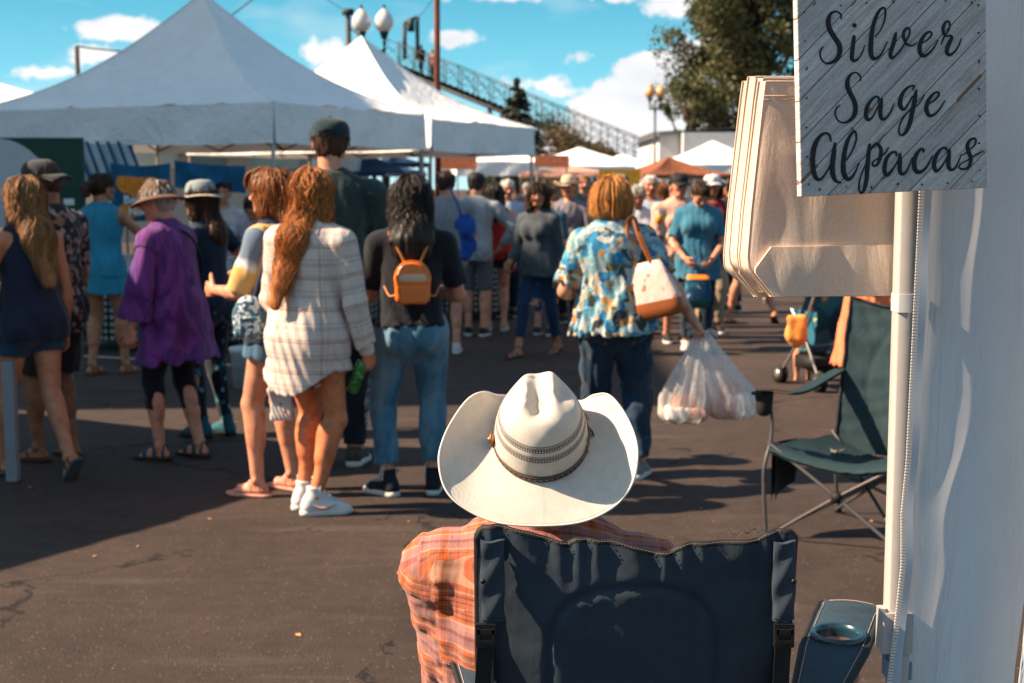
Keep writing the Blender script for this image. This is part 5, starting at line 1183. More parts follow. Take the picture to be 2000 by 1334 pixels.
def man_shirt(r):
    s = r.s; R, Fw, U = r.right, r.fw, r.up; P = []; m1, m2 = folds(11, .0045, 1.0, .5), folds(5, .003, 2.1, 1.0)
    o = .016; k = .04; bb = 1.12
    P += [Cone(r.hipc - U * .08, r.waist, .088 * s * bb + o + .01, .084 * s * bb + o + .008, k, Fw, .8), Cone(r.waist, r.chest + U * .03 * s, .084 * s * bb + o + .008, .097 * s * bb + o, k, Fw, .76),
          Cone(r.chest + U * .02 * s, r.neck - U * .045 * s, .097 * s * bb + o, .085 * s + o, k, Fw, .70), Cone(r.sh['L'] - U * .004, r.sh['R'] - U * .004, .034 * s + o * .6, .034 * s + o * .6, .05), Cone(r.neck - U * .03 * s, r.neck - U * .0 * s, .062 * s, .042 * s, .05, Fw, .9)]
    for q in 'LR':
        P += [Cone(r.sh[q], r.el[q], .036 * s + .012, .031 * s + .014, .03), Cone(r.el[q], r.wr[q], .030 * s + .014, .018 * s + .012, .025)]
    cuff = {q: r.wr[q] - (r.wr[q] - r.el[q]) * .02 for q in 'LR'}
    P.append(Plane(r.hipc - U * .07, -U))
    def post(p):
        g = m1(p) * np.clip(.4 + (r.neck[2] - .04 - p[:, 2]) * 3.0, .25, 1.3) + m2(p) * .5
        for q in 'LR':      # gathers running round the sleeves
            ax = r.el[q] - r.sh[q]; t = ((p - r.sh[q]) @ ax) / (ax @ ax); d = np.linalg.norm(p - r.sh[q] - np.clip(t, 0, 1)[:, None] * ax, axis=1)
            w = np.exp(-(d / .09) ** 4) * np.clip((t - .05) * 3, 0, 1); g = g + w * (.0045 * np.sin(t * 17 + p[:, 0] * 45 + 2.0 * np.sin(p[:, 1] * 30)) + .003 * np.sin(t * 40 + p[:, 1] * 60))
        # armhole seam and yoke seam
        for sg in (-1, 1):
            x = (p - r.neck) @ R * sg - (.117 * s + .016 - .14 * np.clip((r.neck - p) @ U, 0, .3)); g = g + .0035 * np.exp(-(x / .006) ** 2)
        yk = (r.neck - p) @ U - .095; back = ((p - r.neck) @ Fw) < 0; g = g + np.where(back, .0022 * np.exp(-(yk / .004) ** 2) - .0018 * (yk < 0), 0)
        return g
    V, F = mesh_field(P, .0062, post, margin=.03); F = strip(V, F, [(r.hipc - U * .07, U, .5)], .0062)
    T0 = r.neck; x = (V - T0) @ R; zz = (T0 - V) @ U; yb = (V - T0) @ Fw
    u = x * 1.0; v = zz - np.where(zz < .06, yb * .9, 0) * np.clip(1 - zz / .06, 0, 1)
    for q in 'LR':
        sg = -1 if q == 'L' else 1; ax = r.el[q] - r.sh[q]; L = np.linalg.norm(ax); ax = ax / L; t = (V - r.sh[q]) @ ax; d = np.linalg.norm(V - r.sh[q] - t[:, None] * ax, axis=1)
        inarm = (sg * x > .117 * s + .016 - .14 * np.clip(zz, 0, .3)) & (zz > .05); ref = unit(Fw - ax * (Fw @ ax)); bi = np.cross(ax, ref); w = V - r.sh[q]
        uu = np.arctan2(w @ bi, w @ ref) * .06; ax2 = r.wr[q] - r.el[q]; L2 = np.linalg.norm(ax2); t2 = ((V - r.el[q]) @ ax2) / L2; fore = t2 > 0.0; fore &= (np.linalg.norm(V - r.el[q] - np.clip(t2, 0, L2)[:, None] * ax2 / L2, axis=1) < .09) & (yb > .06)
        inarm = inarm | fore; u = np.where(inarm, uu, u); v = np.where(inarm, np.where(fore, L + t2, t) + .02, v)
    yoke = (zz < .095) & (np.abs(x) < .24) & (yb < .0) & ~((np.abs(x) > .117 * s + .016 - .14 * np.clip(zz, 0, .3)) & (zz > .05)); v = np.where(yoke, v + .03, v)
    sh = MB().add(V, F, pu=u, pv=v).build('shirt', fl, man)
    # collar folded down round the neck
    a = np.linspace(-2.6, 2.6, 60); rows = []
    for (h, rr) in ((.028, .058), (.036, .060), (.032, .066), (.012, .074), (-.004, .083), (-.002, .079), (.02, .060)):
        rows.append([r.neck + U * (h + .012 * (math.cos(q) < 0) * 0) - Fw * math.cos(q) * rr * .95 + R * math.sin(q) * rr * 1.12 - U * .012 * (1 - math.cos(q)) for q in a])
    rows = np.array(rows); MB().grid(rows, pu=np.tile(a * .07, len(rows)), pv=np.repeat([0, .01, .014, .03, .045, .047, .06], len(a))).build('collar', fl, sh)
    for q in 'LR':
        d = unit(r.wr[q] - r.el[q]); MB().cyl(cuff[q] - d * .05, cuff[q], .045, .041, 20, cap=False, pu=.01, pv=.02).build('cuff', fl, sh)
    return sh
man_shirt(r)
tilt = rad(39); cz, sz_ = math.cos(tilt), math.sin(tilt); HM = np.stack([vec(1, 0, 0), vec(0, cz, sz_), vec(0, -sz_, cz)], 1)
ro = rad(-2.0); HM = HM @ np.array([(math.cos(ro), 0, math.sin(ro)), (0, 1, 0), (-math.sin(ro), 0, math.cos(ro))]) 
hat = cowboy_hat(man, HM)
HATC = W(1057, 856, 2.60); hat.location = (HATC.x - man.location.x, HATC.y - man.location.y, HATC.z - man.location.z)

# ---- camping chairs
def chair_fabric(name, col, col2):
    m, nt, p, o = newmat(name); co = coords(nt)
    k = 2600
    sp = nd(nt, 'ShaderNodeSeparateXYZ'); nt.links.new(co, sp.inputs[0])
    w = mth(nt, 'MULTIPLY', mth(nt, 'SINE', mth(nt, 'MULTIPLY', sp.outputs[0], k)), mth(nt, 'SINE', mth(nt, 'MULTIPLY', sp.outputs[2], k)))
    n = noise(nt, co, 7, 4, .6)
    c = mixc(nt, mth(nt, 'MULTIPLY_ADD', w, .35, .35), col, col2); c = mixc(nt, 1.0, c, ramp(nt, n.outputs[0], [(.3, .75), (.7, 1.05)]), 'MULTIPLY')
    n2 = noise(nt, co, 90, 5, .7); c = mixc(nt, ramp(nt, n2.outputs[0], [(.62, 0.0), (.8, .22)]), c, (.16, .17, .18))
    nt.links.new(c, p.inputs['Base Color']); p.inputs['Roughness'].default_value = .78; p.inputs['Specular IOR Level'].default_value = .35
    b = bump(nt, p, noise(nt, vmt(nt, 'MULTIPLY', co, (1, 1, .5)), 16, 4, .55, .8).outputs[0], .45, .012); bump(nt, p, w, .4, .0009, b)
    return m
navy = chair_fabric('navy_polyester', (.012, .022, .036), (.045, .070, .098)); navy2 = chair_fabric('navy_polyester_smooth', (.012, .030, .048), (.030, .058, .082))
green = chair_fabric('green_polyester', (.008, .026, .032), (.013, .042, .050))
webbing = simple('black_webbing', (.012, .012, .013), .85, .3, 300, bs=.4, bscale=700)
mesh_net = simple('cup_net', (.35, .22, .13), .6, .5, 500)
def piping(mb, P, w=.006):
    P = np.asarray(P); mb.tube(P, w, 8)
ch = empty('camping_chair', (0, 0, 0), label='dark navy padded folding chair the seated person leans back in', cat='camping chair')
cy0 = 2.33; cc = vec((1248 - 1000) / FPX * cy0, 0, 0); LX = lambda px: (px - 1000) / FPX * cy0
def cz_at(py, Y=cy0): return W(1000, py, Y).z
ns, nv = 110, 90; uu = np.linspace(0, 1, ns); vv = np.linspace(0, 1, nv)
topY = lambda px: lerp_tab(px, [(930, 1052), (940, 1036), (965, 1031), (990, 1036), (1030, 1044), (1070, 1056), (1112, 1066), (1128, 1054), (1200, 1060), (1250, 1072), (1285, 1083), (1315, 1081), (1342, 1065), (1400, 1063), (1490, 1059), (1510, 1046), (1530, 1041), (1556, 1042), (1566, 1054)])
Pn = np.zeros((nv, ns, 3)); zb = .40
for j, v in enumerate(vv):
    for i, u in enumerate(uu):
        px = 932 + u * (1566 - 932); x = LX(px); zt = cz_at(topY(px)); z = zt + (zb - zt) * v
        ins = np.clip((v - .40) / .35, 0, 1) ** 1.3 * .075; x = x + (cc[0] - x) / .27 * ins
        e = min(u, 1 - u); bulge = .045 * math.sin(math.pi * u) ** .6 * math.sin(math.pi * min(1, v * .9 + .12))
        Pn[j, i] = (x, cy0 - bulge * 1.15 + .15 * v, z)
def seamd(X, Z):      # distance to the stitched oval
    pts = catmull([(LX(a), cz_at(b)) for a, b in [(1085, 1420), (1076, 1334), (1080, 1235), (1118, 1172), (1190, 1146), (1300, 1144), (1372, 1172), (1408, 1235), (1410, 1334), (1400, 1420)]], 10)
    return np.sqrt(((np.stack([X.ravel(), Z.ravel()], 1)[:, None] - pts[None]) ** 2).sum(2)).min(1).reshape(X.shape), pts
sdm, spts = seamd(Pn[..., 0], Pn[..., 2])
wr = folds(21, .0016, 1.2, .7)(Pn.reshape(-1, 3)).reshape(nv, ns); wr2 = folds(8, .0008, 2.6, .8)(Pn.reshape(-1, 3)).reshape(nv, ns)
topw = np.exp(-vv[:, None] * 11) * .004 * np.sin(uu[None] * 75 + np.sin(uu[None] * 20) * 2)
diag = .0018 * np.sin((Pn[..., 0] * 38 + Pn[..., 2] * 60)) * np.clip(1 - np.abs(uu[None] - .2) * 4, 0, 1) + .0018 * np.sin((Pn[..., 0] * 42 - Pn[..., 2] * 55)) * np.clip(1 - np.abs(uu[None] - .85) * 4, 0, 1)
Pn[..., 1] += .008 * np.exp(-(sdm / .007) ** 2) - .005 * np.exp(-(sdm / .05) ** 2) + (wr * .5 + wr2 * .5) * np.clip(1.4 - vv[:, None] * 2.2, .25, 1) + topw + diag * .7
bk = MB().grid(Pn); Pb = Pn.copy(); Pb[..., 1] += .022; bk.grid(Pb[:, ::-1]); back = bk.build('backrest', navy, ch)
pm = MB(); edge = np.concatenate([Pn[60::-1, 0], Pn[0, 1:-1], Pn[0:61, -1]]); edge = edge + vec(0, .010, 0); piping(pm, edge, .0075); pm.build('piping', MATS['black_trim'], back)
st = MB()
for i in range(6, 104):
    a = Pn[0, i] + vec(0, .002, .007); b = Pn[0, i] + vec(.002, .002, .0065)
    st.cyl(a + vec(0, -.0015, -.001), b + vec(.0016, -.0015, -.001), .0007, n=5)
st.build('stitching', simple('dull_thread', (.15, .12, .105), .8), back)
tr = MB(); rs = np.random.RandomState(4)
for (a0, b0) in ((1440, 1478), (1455, 1505), (1410, 1450), (1465, 1500)):
    t = np.linspace(0, 1, 14); P_ = np.array([(LX(a0 + (b0 - a0) * q), cy0 + .004 * math.sin(9 * q), cz_at(topY(a0 + (b0 - a0) * q)) + .008 + .014 * math.sin(q * math.pi) + .003 * math.sin(q * 15)) for q in t]); tr.tube(P_, .0004, 4)
tr.build('loose_thread', MATS['black_trim'], back)
for (x0, x1, y0, y1, sg) in ((937, 985, 1052, 1208, 1), (1519, 1563, 1054, 1206, -1)):
    g = np.zeros((26, 12, 3))
    for j, v in enumerate(np.linspace(0, 1, 26)):
        for i, u in enumerate(np.linspace(0, 1, 12)):
            px = x0 + (x1 - x0) * u + 3 * math.sin(v * 9 + u * 3) * .4; g[j, i] = (LX(px), cy0 - .018 - .005 * math.sin(math.pi * u) ** .5 - .0022 * math.sin(14 * v + 5 * u), cz_at(y0 + (y1 - y0) * v + 2 * math.sin(u * 5)))
    g2 = g.copy(); g2[..., 1] += .014
    pk = MB().grid(g); pk.grid(np.stack([g[-1], g2[-1]])); pk.grid(np.stack([g[:, 0], g2[:, 0]])); pk.grid(np.stack([g[:, -1], g2[:, -1]])); pk.grid(np.stack([g[0], g2[0]]))
    pk.tube(np.concatenate([g[-1] + vec(0, -.001, .006)]), .0008, 4)
    pocket = pk.build('corner_pocket', navy, ch)
    sx_ = (x0 + 6) if sg == 1 else (x1 - 6); s0 = vec(LX(sx_), cy0 - .031, cz_at(1126))
    MB().field([Ell(s0, (.0048, .003, .0048))], .0014, margin=.004).build('snap_button', simple('dark_metal_snap', (.03, .028, .026), .3, metal=.7), pocket)
for (x0, sg) in ((948, 1), (1541, -1)):
    a = vec(LX(x0), cy0 - .022, 0); zt = cz_at(1212); zz = cz_at(1252)
    b = MB(); b.box(a + vec(0, -.001, (zt + zz) / 2), (.0165, .006, (zt - zz) / 2 + .002)); b.box(a + vec(0, -.008, zt - .010), (.0135, .003, .004)); b.box(a + vec(0, -.008, zz + .009), (.0155, .0035, .003)); b.box(a + vec(-.0125, -.007, (zt + zz) / 2), (.0025, .004, .013)); b.box(a + vec(.0125, -.007, (zt + zz) / 2), (.0025, .004, .013))
    b.build('buckle', simple('black_plastic', (.012, .012, .013), .35, .1), ch, flat=True)
    t = np.linspace(0, 1, 20); P0 = np.array([(a[0] - sg * .012 * q - .0135 - .004 * math.sin(q * 6), a[1] + .002 * math.sin(q * 9) + .03 * q, zz - .40 * q) for q in t]); P1 = P0 + vec(.027, 0, 0) * 1.0
    P2 = P1 + vec(0, .002, 0); P3 = P0 + vec(0, .002, 0); MB().grid(np.stack([P0, P1, P2, P3, P0])).build('strap', webbing, ch)
# frame
xl, xr = LX(952), LX(1546); yb = cy0 + .012
for x, sg in ((xl, -1), (xr, 1)):
    tubep([(x, yb, cz_at(1058)), (x, yb + .03, .75), (x + sg * .01, yb + .07, .45), (x + sg * .04, yb - .02, .02)], .0095, 'back_post', steel, ch)
    tubep([(x + sg * .03, yb - .02, .03), (cc[0] + sg * .02, yb + .28, .23), (cc[0] - sg * .30, yb + .60, .42)], .008, 'cross_leg', steel, ch, sm=4)
    tubep([(cc[0] + sg * .31, yb + .62, .02), (cc[0] + sg * .02, yb + .33, .22), (x - sg * 0, yb + .04, .42)], .008, 'cross_leg', steel, ch, sm=4)
    MB().cyl((x + sg * .04, yb - .02, 0), (x + sg * .04, yb - .02, .03), .018, .012).build('foot', MATS['black_trim'], ch)
sg_ = np.zeros((14, 14, 3))
for j, v in enumerate(np.linspace(0, 1, 14)):
    for i, u in enumerate(np.linspace(0, 1, 14)): sg_[j, i] = (cc[0] + (u - .5) * .56, yb + .05 + v * .5, .43 - .06 * math.sin(math.pi * u) * (1 - .4 * v))
MB().grid(sg_).grid(sg_[::-1] - vec(0, 0, .012)).build('seat', navy, ch)
# arms with cup holder; the right one shows
for sg in (1, -1):
    # front end centre, rear end centre (world)
    fe, re = ((W(1667, 1172, 3.02), W(1600, 1500, 2.50)) if sg == 1 else (vec(2 * cc[0] - .70, 3.02, .725), vec(2 * cc[0] - .54, 2.5, .66)))
    fe, re = E3(fe), E3(re); re[2] = fe[2] - .035; re[0] = cc[0] + (.335 if sg == 1 else -.255)
    if sg == -1: fe[0] = cc[0] - .30
    ax = re - fe; L = np.linalg.norm(ax); d = ax / L; side = unit(np.cross(d, (0, 0, 1.))); side = side * (-1 if side[0] < 0 else 1)
    cu_t = .20 if sg == 1 else .2; cupc = fe + d * .225
    n1, n2 = 60, 26; gtop = np.zeros((n1, n2, 3))
    for j, v in enumerate(np.linspace(0, 1, n1)):
        wd = (.068 if v < .5 else .068 - (v - .5) * .05) * (1 - .12 * v); 
        if v < .06: wd *= math.sqrt(max(.35, 1 - ((.06 - v) / .06) ** 2 * .55))
        for i, u in enumerate(np.linspace(-1, 1, n2)):
            gtop[j, i] = fe + d * (v * L) + side * (u * wd) + vec(0, 0, .008 * (1 - u * u) - .012 * (max(0, .08 - v) / .08) ** 2 + .002 * math.sin(v * 60 + u * 4) * math.exp(-((v - .13) / .06) ** 2) - .004 * math.exp(-((v - .10) / .008) ** 2) - .02 * (v ** 2))
    V = gtop.reshape(-1, 3); rel = V - cupc; lx, ly = rel @ side, rel @ d; rr = np.sqrt(lx ** 2 + ly ** 2); RC = .047
    mbp = MB(); F = []
    for j in range(n1 - 1):
        for i in range(n2 - 1):
            q = (j * n2 + i, (j + 1) * n2 + i, (j + 1) * n2 + i + 1, j * n2 + i + 1)
            if rr[list(q)].mean() > RC: F.append(q)
    mbp.add(V, np.array(F)); mbp.add(V - vec(0, 0, .008), np.array(F)[:, ::-1]); pad = mbp.build('armrest', navy2, ch)
    eg = np.concatenate([gtop[::-1, 0], gtop[0, 1:-1], gtop[:, -1]]); MB().tube(eg - vec(0, 0, .003), .0062, 8).build('piping', MATS['black_trim'], pad)
    inn = np.concatenate([gtop[::-1, 2], gtop[2, 3:-3], gtop[:, -3]]); MB().tube(inn + vec(0, 0, .0012), .0009, 4).build('stitching', simple('tan_thread', (.35, .27, .22), .8), pad)
    th = np.linspace(0, 2 * math.pi, 40, endpoint=False); up_ = unit(np.cross(side, d)); up_ = up_ * np.sign(up_[2])
    def rg(ra, z): return np.array([cupc + vec(0, 0, .004) + side * ra * math.cos(a) + d * ra * math.sin(a) + up_ * z for a in th])
    MB().grid(np.stack([rg(.056, -.002), rg(.0555, .005), rg(.050, .008), rg(.044, .006), rg(.042, -.006), rg(.041, -.02)]), wrapv=True).build('cup_ring', simple('blue_plastic', (.01, .035, .055), .25, .05, spec=.6), pad)
    m = MATS.get('netm')
    if m is None:
        m, nt, p, o = newmat('netting'); u, v = uvn(nt)
        a1 = mth(nt, 'ABSOLUTE', mth(nt, 'SUBTRACT', mth(nt, 'FRACT', mth(nt, 'DIVIDE', mth(nt, 'ADD', u, v), .0058)), .5)); a2 = mth(nt, 'ABSOLUTE', mth(nt, 'SUBTRACT', mth(nt, 'FRACT', mth(nt, 'DIVIDE', mth(nt, 'SUBTRACT', u, v), .0058)), .5))
        al = mth(nt, 'GREATER_THAN', mth(nt, 'MAXIMUM', a1, a2), .33); p.inputs['Base Color'].default_value = (.20, .13, .09, 1); p.inputs['Roughness'].default_value = .5
        tp = nd(nt, 'ShaderNodeBsdfTransparent'); mx = nd(nt, 'ShaderNodeMixShader'); nt.links.new(al, mx.inputs[0]); nt.links.new(tp.outputs[0], mx.inputs[1]); nt.links.new(p.outputs[0], mx.inputs[2]); nt.links.new(mx.outputs[0], o.inputs[0]); MATS['netm'] = m
    rows = [rg(.041, -.02), rg(.042, -.05), rg(.044, -.09), rg(.036, -.115), rg(.015, -.125), rg(.001, -.126)]; rows = [rows[0]] + [q + vec(.03 * k * sg * (k > 2) * .3, 0, 0) for k, q in enumerate(rows[1:])]
    MB().grid(np.stack(rows), wrapv=True, pu=np.tile(th * .042, 6), pv=np.repeat([0, .03, .07, .1, .12, .135], 40)).build('cup_net', m, pad)
    # bent support tube
    a = fe + d * .035 - side * sg * .06 + vec(0, 0, -.01)
    tubep([a + vec(sg * .02, .02, 0), a + vec(-sg * .005, -.01, -.012), a + vec(-sg * .022, -.06, -.07), a + vec(-sg * .035, -.09, -.16), a + vec(-sg * .05, -.02, -.30), (cc[0] + sg * .30, yb + .62, .30), (cc[0] + sg * .31, yb + .64, .02)], .0095, 'arm_post', steel, ch)

# ---- green chair further off (open, facing us)
def camp_chair2(loc, rz, label):
    o = empty('camping_chair', loc, rz, label, 'camping chair')
    def P(*a): return vec(*a)
    W2 = .29; nj, ni = 40, 36; g = np.zeros((nj, ni, 3))
    for j, v in enumerate(np.linspace(0, 1, nj)):
        for i, u in enumerate(np.linspace(-1, 1, ni)):
            w = W2 * (1 - .10 * v); sag = (1 - u * u); g[j, i] = (u * w, -.14 - .19 * (1 - v) - .045 * sag, 1.03 - .70 * v + .02 * (abs(u) ** 3) * (1 - v) - .03 * sag * (1 - v))
    sd_ = np.abs(np.hypot(g[..., 0] / .165, (g[..., 2] - .66) / .27) - 1); fo = folds(4, .004, 1.5, .7)(g.reshape(-1, 3)).reshape(nj, ni)
    g[..., 1] += fo + .009 * np.exp(-(sd_ / .06) ** 2) * -1
    b = MB().grid(g).grid(g[:, ::-1] - vec(0, .02, 0)).build('backrest', green, o); MB().tube(np.concatenate([g[::-1, 0], g[0, 1:-1], g[:, -1]]), .008, 6).build('piping', MATS['black_trim'], b)
    s = np.zeros((30, 30, 3))
    for j, v in enumerate(np.linspace(0, 1, 30)):
        for i, u in enumerate(np.linspace(-1, 1, 30)): s[j, i] = (u * (.27 + .05 * v), -.15 + .52 * v, .41 - .085 * (1 - u * u) * (1 - .35 * v) + .02 * v - .02 * (max(0, v - .9) / .1) ** 2)
    s[..., 2] += folds(6, .003, 1.6, 1)(s.reshape(-1, 3)).reshape(30, 30)
    MB().grid(s).grid(s[::-1] - vec(0, 0, .014)).tube(s[-1], .008, 6).build('seat', green, o)
    for sg in (-1, 1):
        tubep([(sg * .27, -.345, 1.0), (sg * .28, -.24, .6), (sg * .30, -.24, .25), (sg * .31, -.30, .01)], .0085, 'back_post', steel, o)
        tubep([(sg * .31, -.28, .02), (-sg * .33, .34, .44)], .008, 'cross_leg', steel, o, sm=2); tubep([(sg * .33, .36, .02), (-sg * .29, -.18, .42)], .008, 'cross_leg', steel, o, sm=2)
        tubep([(-sg * .31, .35, .02), (0, .36, .235), (sg * .33, .36, .44)], .008, 'front_leg', steel, o, sm=2)
        tubep([(sg * .33, .36, .02), (sg * .34, .37, .30), (sg * .33, .33, .45), (sg * .335, .33, .58), (sg * .34, .42, .665), (sg * .345, .47, .67)], .0085, 'arm_post', steel, o)
        MB().cyl((sg * .33, .36, 0), (sg * .33, .36, .03), .018, .012).cyl((sg * .31, -.30, 0), (sg * .31, -.30, .03), .018, .012).build('foot', MATS['black_trim'], o)
        a = np.zeros((20, 8, 3))
        for j, v in enumerate(np.linspace(0, 1, 20)):
            for i, u in enumerate(np.linspace(-1, 1, 8)): a[j, i] = (sg * (.29 + .05 * v) + u * (.028 + .035 * (v > .55) * min(1, (v - .55) * 5)), -.24 + .70 * v, .71 - .05 * math.sin(v * math.pi) - .02 * v + .006 * math.sin(9 * v))
        MB().grid(a).grid(a[::-1] - vec(0, 0, .012)).build('armrest', green, o)
        c0 = vec(sg * .34, .38, .655); t = np.linspace(0, 2 * math.pi, 24, endpoint=False); MB().grid(np.stack([c0 + np.stack([rr * np.cos(t), rr * np.sin(t), np.full(24, z)], 1) for rr, z in ((.040, .012), (.040, 0), (.036, -.05), (.034, -.08), (.018, -.095), (.001, -.095))]), wrapv=True).build('cup_net', simple('dark_mesh', (.015, .014, .016), .8), o)
    MB().box((0, .36, .235), (.02, .016, .022)).build('joint', MATS['black_trim'], o)
    pb = np.zeros((12, 10, 3))
    for j, v in enumerate(np.linspace(0, 1, 12)):
        for i, u in enumerate(np.linspace(0, 1, 10)): pb[j, i] = (.33 - .01 + .03 * math.sin(u * 3.1), .34 - .24 * u * (1 - .25 * v), .42 - .27 * v * (1 - .3 * u))
    MB().grid(pb).grid(pb + vec(-.02, 0, 0)).build('side_pocket', MATS['black_trim'], o)
    st = MB(); 
    for k in range(10):
        a = k / 10 * 2 * math.pi; r0 = .05 if k % 2 else .02; st.tube([(.16 + .0 * a, .06, .366), (.16 + r0 * math.cos(a), .06 + r0 * 1.3 * math.sin(a), .372)], .005, 4)
    st.build('printed_emblem', simple('tan_print', (.25, .22, .17), .8), o)
    o.scale = (1.05, 1.05, 1.02); return o
g2 = G(1765, 1050)
camp_chair2(((1730 - 1000) / FPX * 6.35, 6.45, 0), rad(141), 'dark green empty folding chair standing behind the tent pole')

# ---- tent pole, sidewall and zipper
pole_Y = 2.36; pc = W(1767, 700, pole_Y); px0 = pc.x
tp = empty('tent_pole', (0, 0, 0), label='white square tent leg standing in front of the green chair', cat='tent pole')
zc0, zc1 = W(0, 1268, pole_Y).z, W(0, 1190, pole_Y).z
sq(MB(), px0, pole_Y, zc0 + .004, 2.75, .0195).build('upper_leg', white_steel, tp)
sq(MB(), px0 - .004, pole_Y, zc0, zc1, .0255).build('collar', simple('grey_white_plastic', (.36, .34, .33), .5, .05), tp)
sq(MB(), px0 + .003, pole_Y, 0.01, zc0 + .02, .0155).build('lower_leg', simple('bluish_steel', (.22, .24, .27), .5, .06), tp)
MB().box((px0 + .003, pole_Y, .004), (.045, .045, .004)).build('foot', steel, tp, flat=True)
MB().cyl((px0 - .008, pole_Y - .026, (zc0 + .012)), (px0 - .008, pole_Y - .029, (zc0 + .012)), .004, n=12).build('rivet', steel, tp)
zs = W(0, 1302, pole_Y).z; sq(MB(), px0 + .003, pole_Y, zs - .016, zs + .016, .0215).build('velcro_strap', simple('blue_grey_strap', (.15, .19, .24), .8), tp)
zv = W(0, 592, pole_Y).z; sq(MB(), px0 + .002, pole_Y, zv - .014, zv + .016, .0225).build('velcro_strap', simple('pale_strap', (.42, .42, .44), .8), tp)
def sheet(name, col, tr, rough=.6, rib=0, gloss=.3):
    m, nt, p, o = newmat(name); co = coords(nt); n = noise(nt, vmt(nt, 'MULTIPLY', co, (1, 1, .25)), 10, 4, .6)
    c = ramp(nt, n.outputs[0], [(.3, tuple(x * .94 for x in col)), (.7, col)]); nt.links.new(c, p.inputs['Base Color']); p.inputs['Roughness'].default_value = rough; p.inputs['Specular IOR Level'].default_value = gloss
    b = bump(nt, p, noise(nt, vmt(nt, 'MULTIPLY', co, (1, 1, .16)), 9, 5, .6, 1.6).outputs[0], .8, .03)
    ve = nd(nt, 'ShaderNodeTexVoronoi', i_Scale=4.5, feature='DISTANCE_TO_EDGE'); nt.links.new(vmt(nt, 'ADD', vmt(nt, 'MULTIPLY', co, (1, 1, .6)), vmt(nt, 'MULTIPLY', noise(nt, co, 5, 3).outputs[1], (.3, .3, .3))), ve.inputs['Vector']); b = bump(nt, p, ramp(nt, ve.outputs['Distance'], [(0, 0.0), (.09, 1.0)]), .10, .004, b)
    if rib:
        sp = nd(nt, 'ShaderNodeSeparateXYZ'); nt.links.new(co, sp.inputs[0]); bump(nt, p, mth(nt, 'SINE', mth(nt, 'ADD', mth(nt, 'MULTIPLY', sp.outputs[0], 900), mth(nt, 'MULTIPLY', mth(nt, 'SINE', mth(nt, 'MULTIPLY', sp.outputs[2], 21)), 1.0))), rib, .0015, b)
    else: bump(nt, p, noise(nt, co, 60, 4, .7).outputs[0], .12, .004, b)
    t = nd(nt, 'ShaderNodeBsdfTranslucent'); nt.links.new(c, t.inputs[0]); mx = nd(nt, 'ShaderNodeMixShader'); mx.inputs[0].default_value = tr
    nt.links.new(p.outputs[0], mx.inputs[1]); nt.links.new(t.outputs[0], mx.inputs[2]); nt.links.new(mx.outputs[0], o.inputs[0]); return m
wallm = sheet('white_polyester_sheet', (.76, .74, .73), .40, .5, 0, .35); wallr = sheet('ribbed_white_polyester', (.78, .79, .80), .4, .7, .35)
sw = empty('tent_sidewall', (0, 0, 0), label='white translucent tent sidewall with a zipped edge behind the wooden sign', cat='tent sidewall')
zx = lambda z: lerp_tab(z, [(.0, 1752), (W(0, 1334, 2.33).z, 1762), (W(0, 1200, 2.33).z, 1775), (W(0, 1100, 2.33).z, 1783), (W(0, 1000, 2.33).z, 1780), (W(0, 900, 2.33).z, 1787), (W(0, 700, 2.33).z, 1791), (W(0, 370, 2.33).z, 1797), (2.6, 1800)])
def zX(z, dp=0): return (zx(z) + dp - 1000) / FPX * 2.33
nz, nx = 150, 70; zz_ = np.linspace(.03, 2.6, nz); S = np.zeros((nz, nx, 3))
for j, z in enumerate(zz_):
    for i, t in enumerate(np.linspace(0, 1, nx)):
        x = zX(z) + .008 + t * .22; S[j, i] = (x, 2.335 + .035 * t + .007 * math.sin(t * 7 + z * 1.3) * t + .002 * math.sin(x * 60 + 2 * math.sin(z * 3)) * min(1, t * 4), z)
S[..., 1] += folds(31, .0018, .8, .15)(S.reshape(-1, 3)).reshape(nz, nx) * np.linspace(0, 1, nx)[None] ** .5
flap = MB().grid(S).build('zipped_flap', wallm, sw)
S2 = np.zeros((nz, 60, 3))
for j, z in enumerate(zz_):
    for i, t in enumerate(np.linspace(0, 1, 60)):
        x = S[j, -1, 0] - .028 + .004 * math.sin(z * 9) + t * 1.25; S2[j, i] = (x, 2.30 - .48 * t + .012 * math.sin(x * 21 + math.sin(z * 2)), z)
S2[..., 1] += folds(33, .004, 1.2, .2)(S2.reshape(-1, 3)).reshape(nz, 60)
MB().grid(S2).build('wall_panel', wallr, sw)
tape = np.array([[(zX(z) - .001 + dx, 2.331 + .002 * math.sin(z * 30) - .003, z) for dx in (-.004, .004, .010, .016)] for z in zz_]); MB().grid(tape).build('zipper_tape', simple('blue_grey_tape', (.38, .43, .50), .7), sw)
tm = MB(); z = .1
while z < 2.3:
    x = zX(z) - .003; tm.box((x, 2.322, z), (.0042, .0016, .0016)); z += .0052
tm.build('zipper_teeth', simple('zip_plastic', (.58, .53, .48), .4, .05), sw, flat=True)

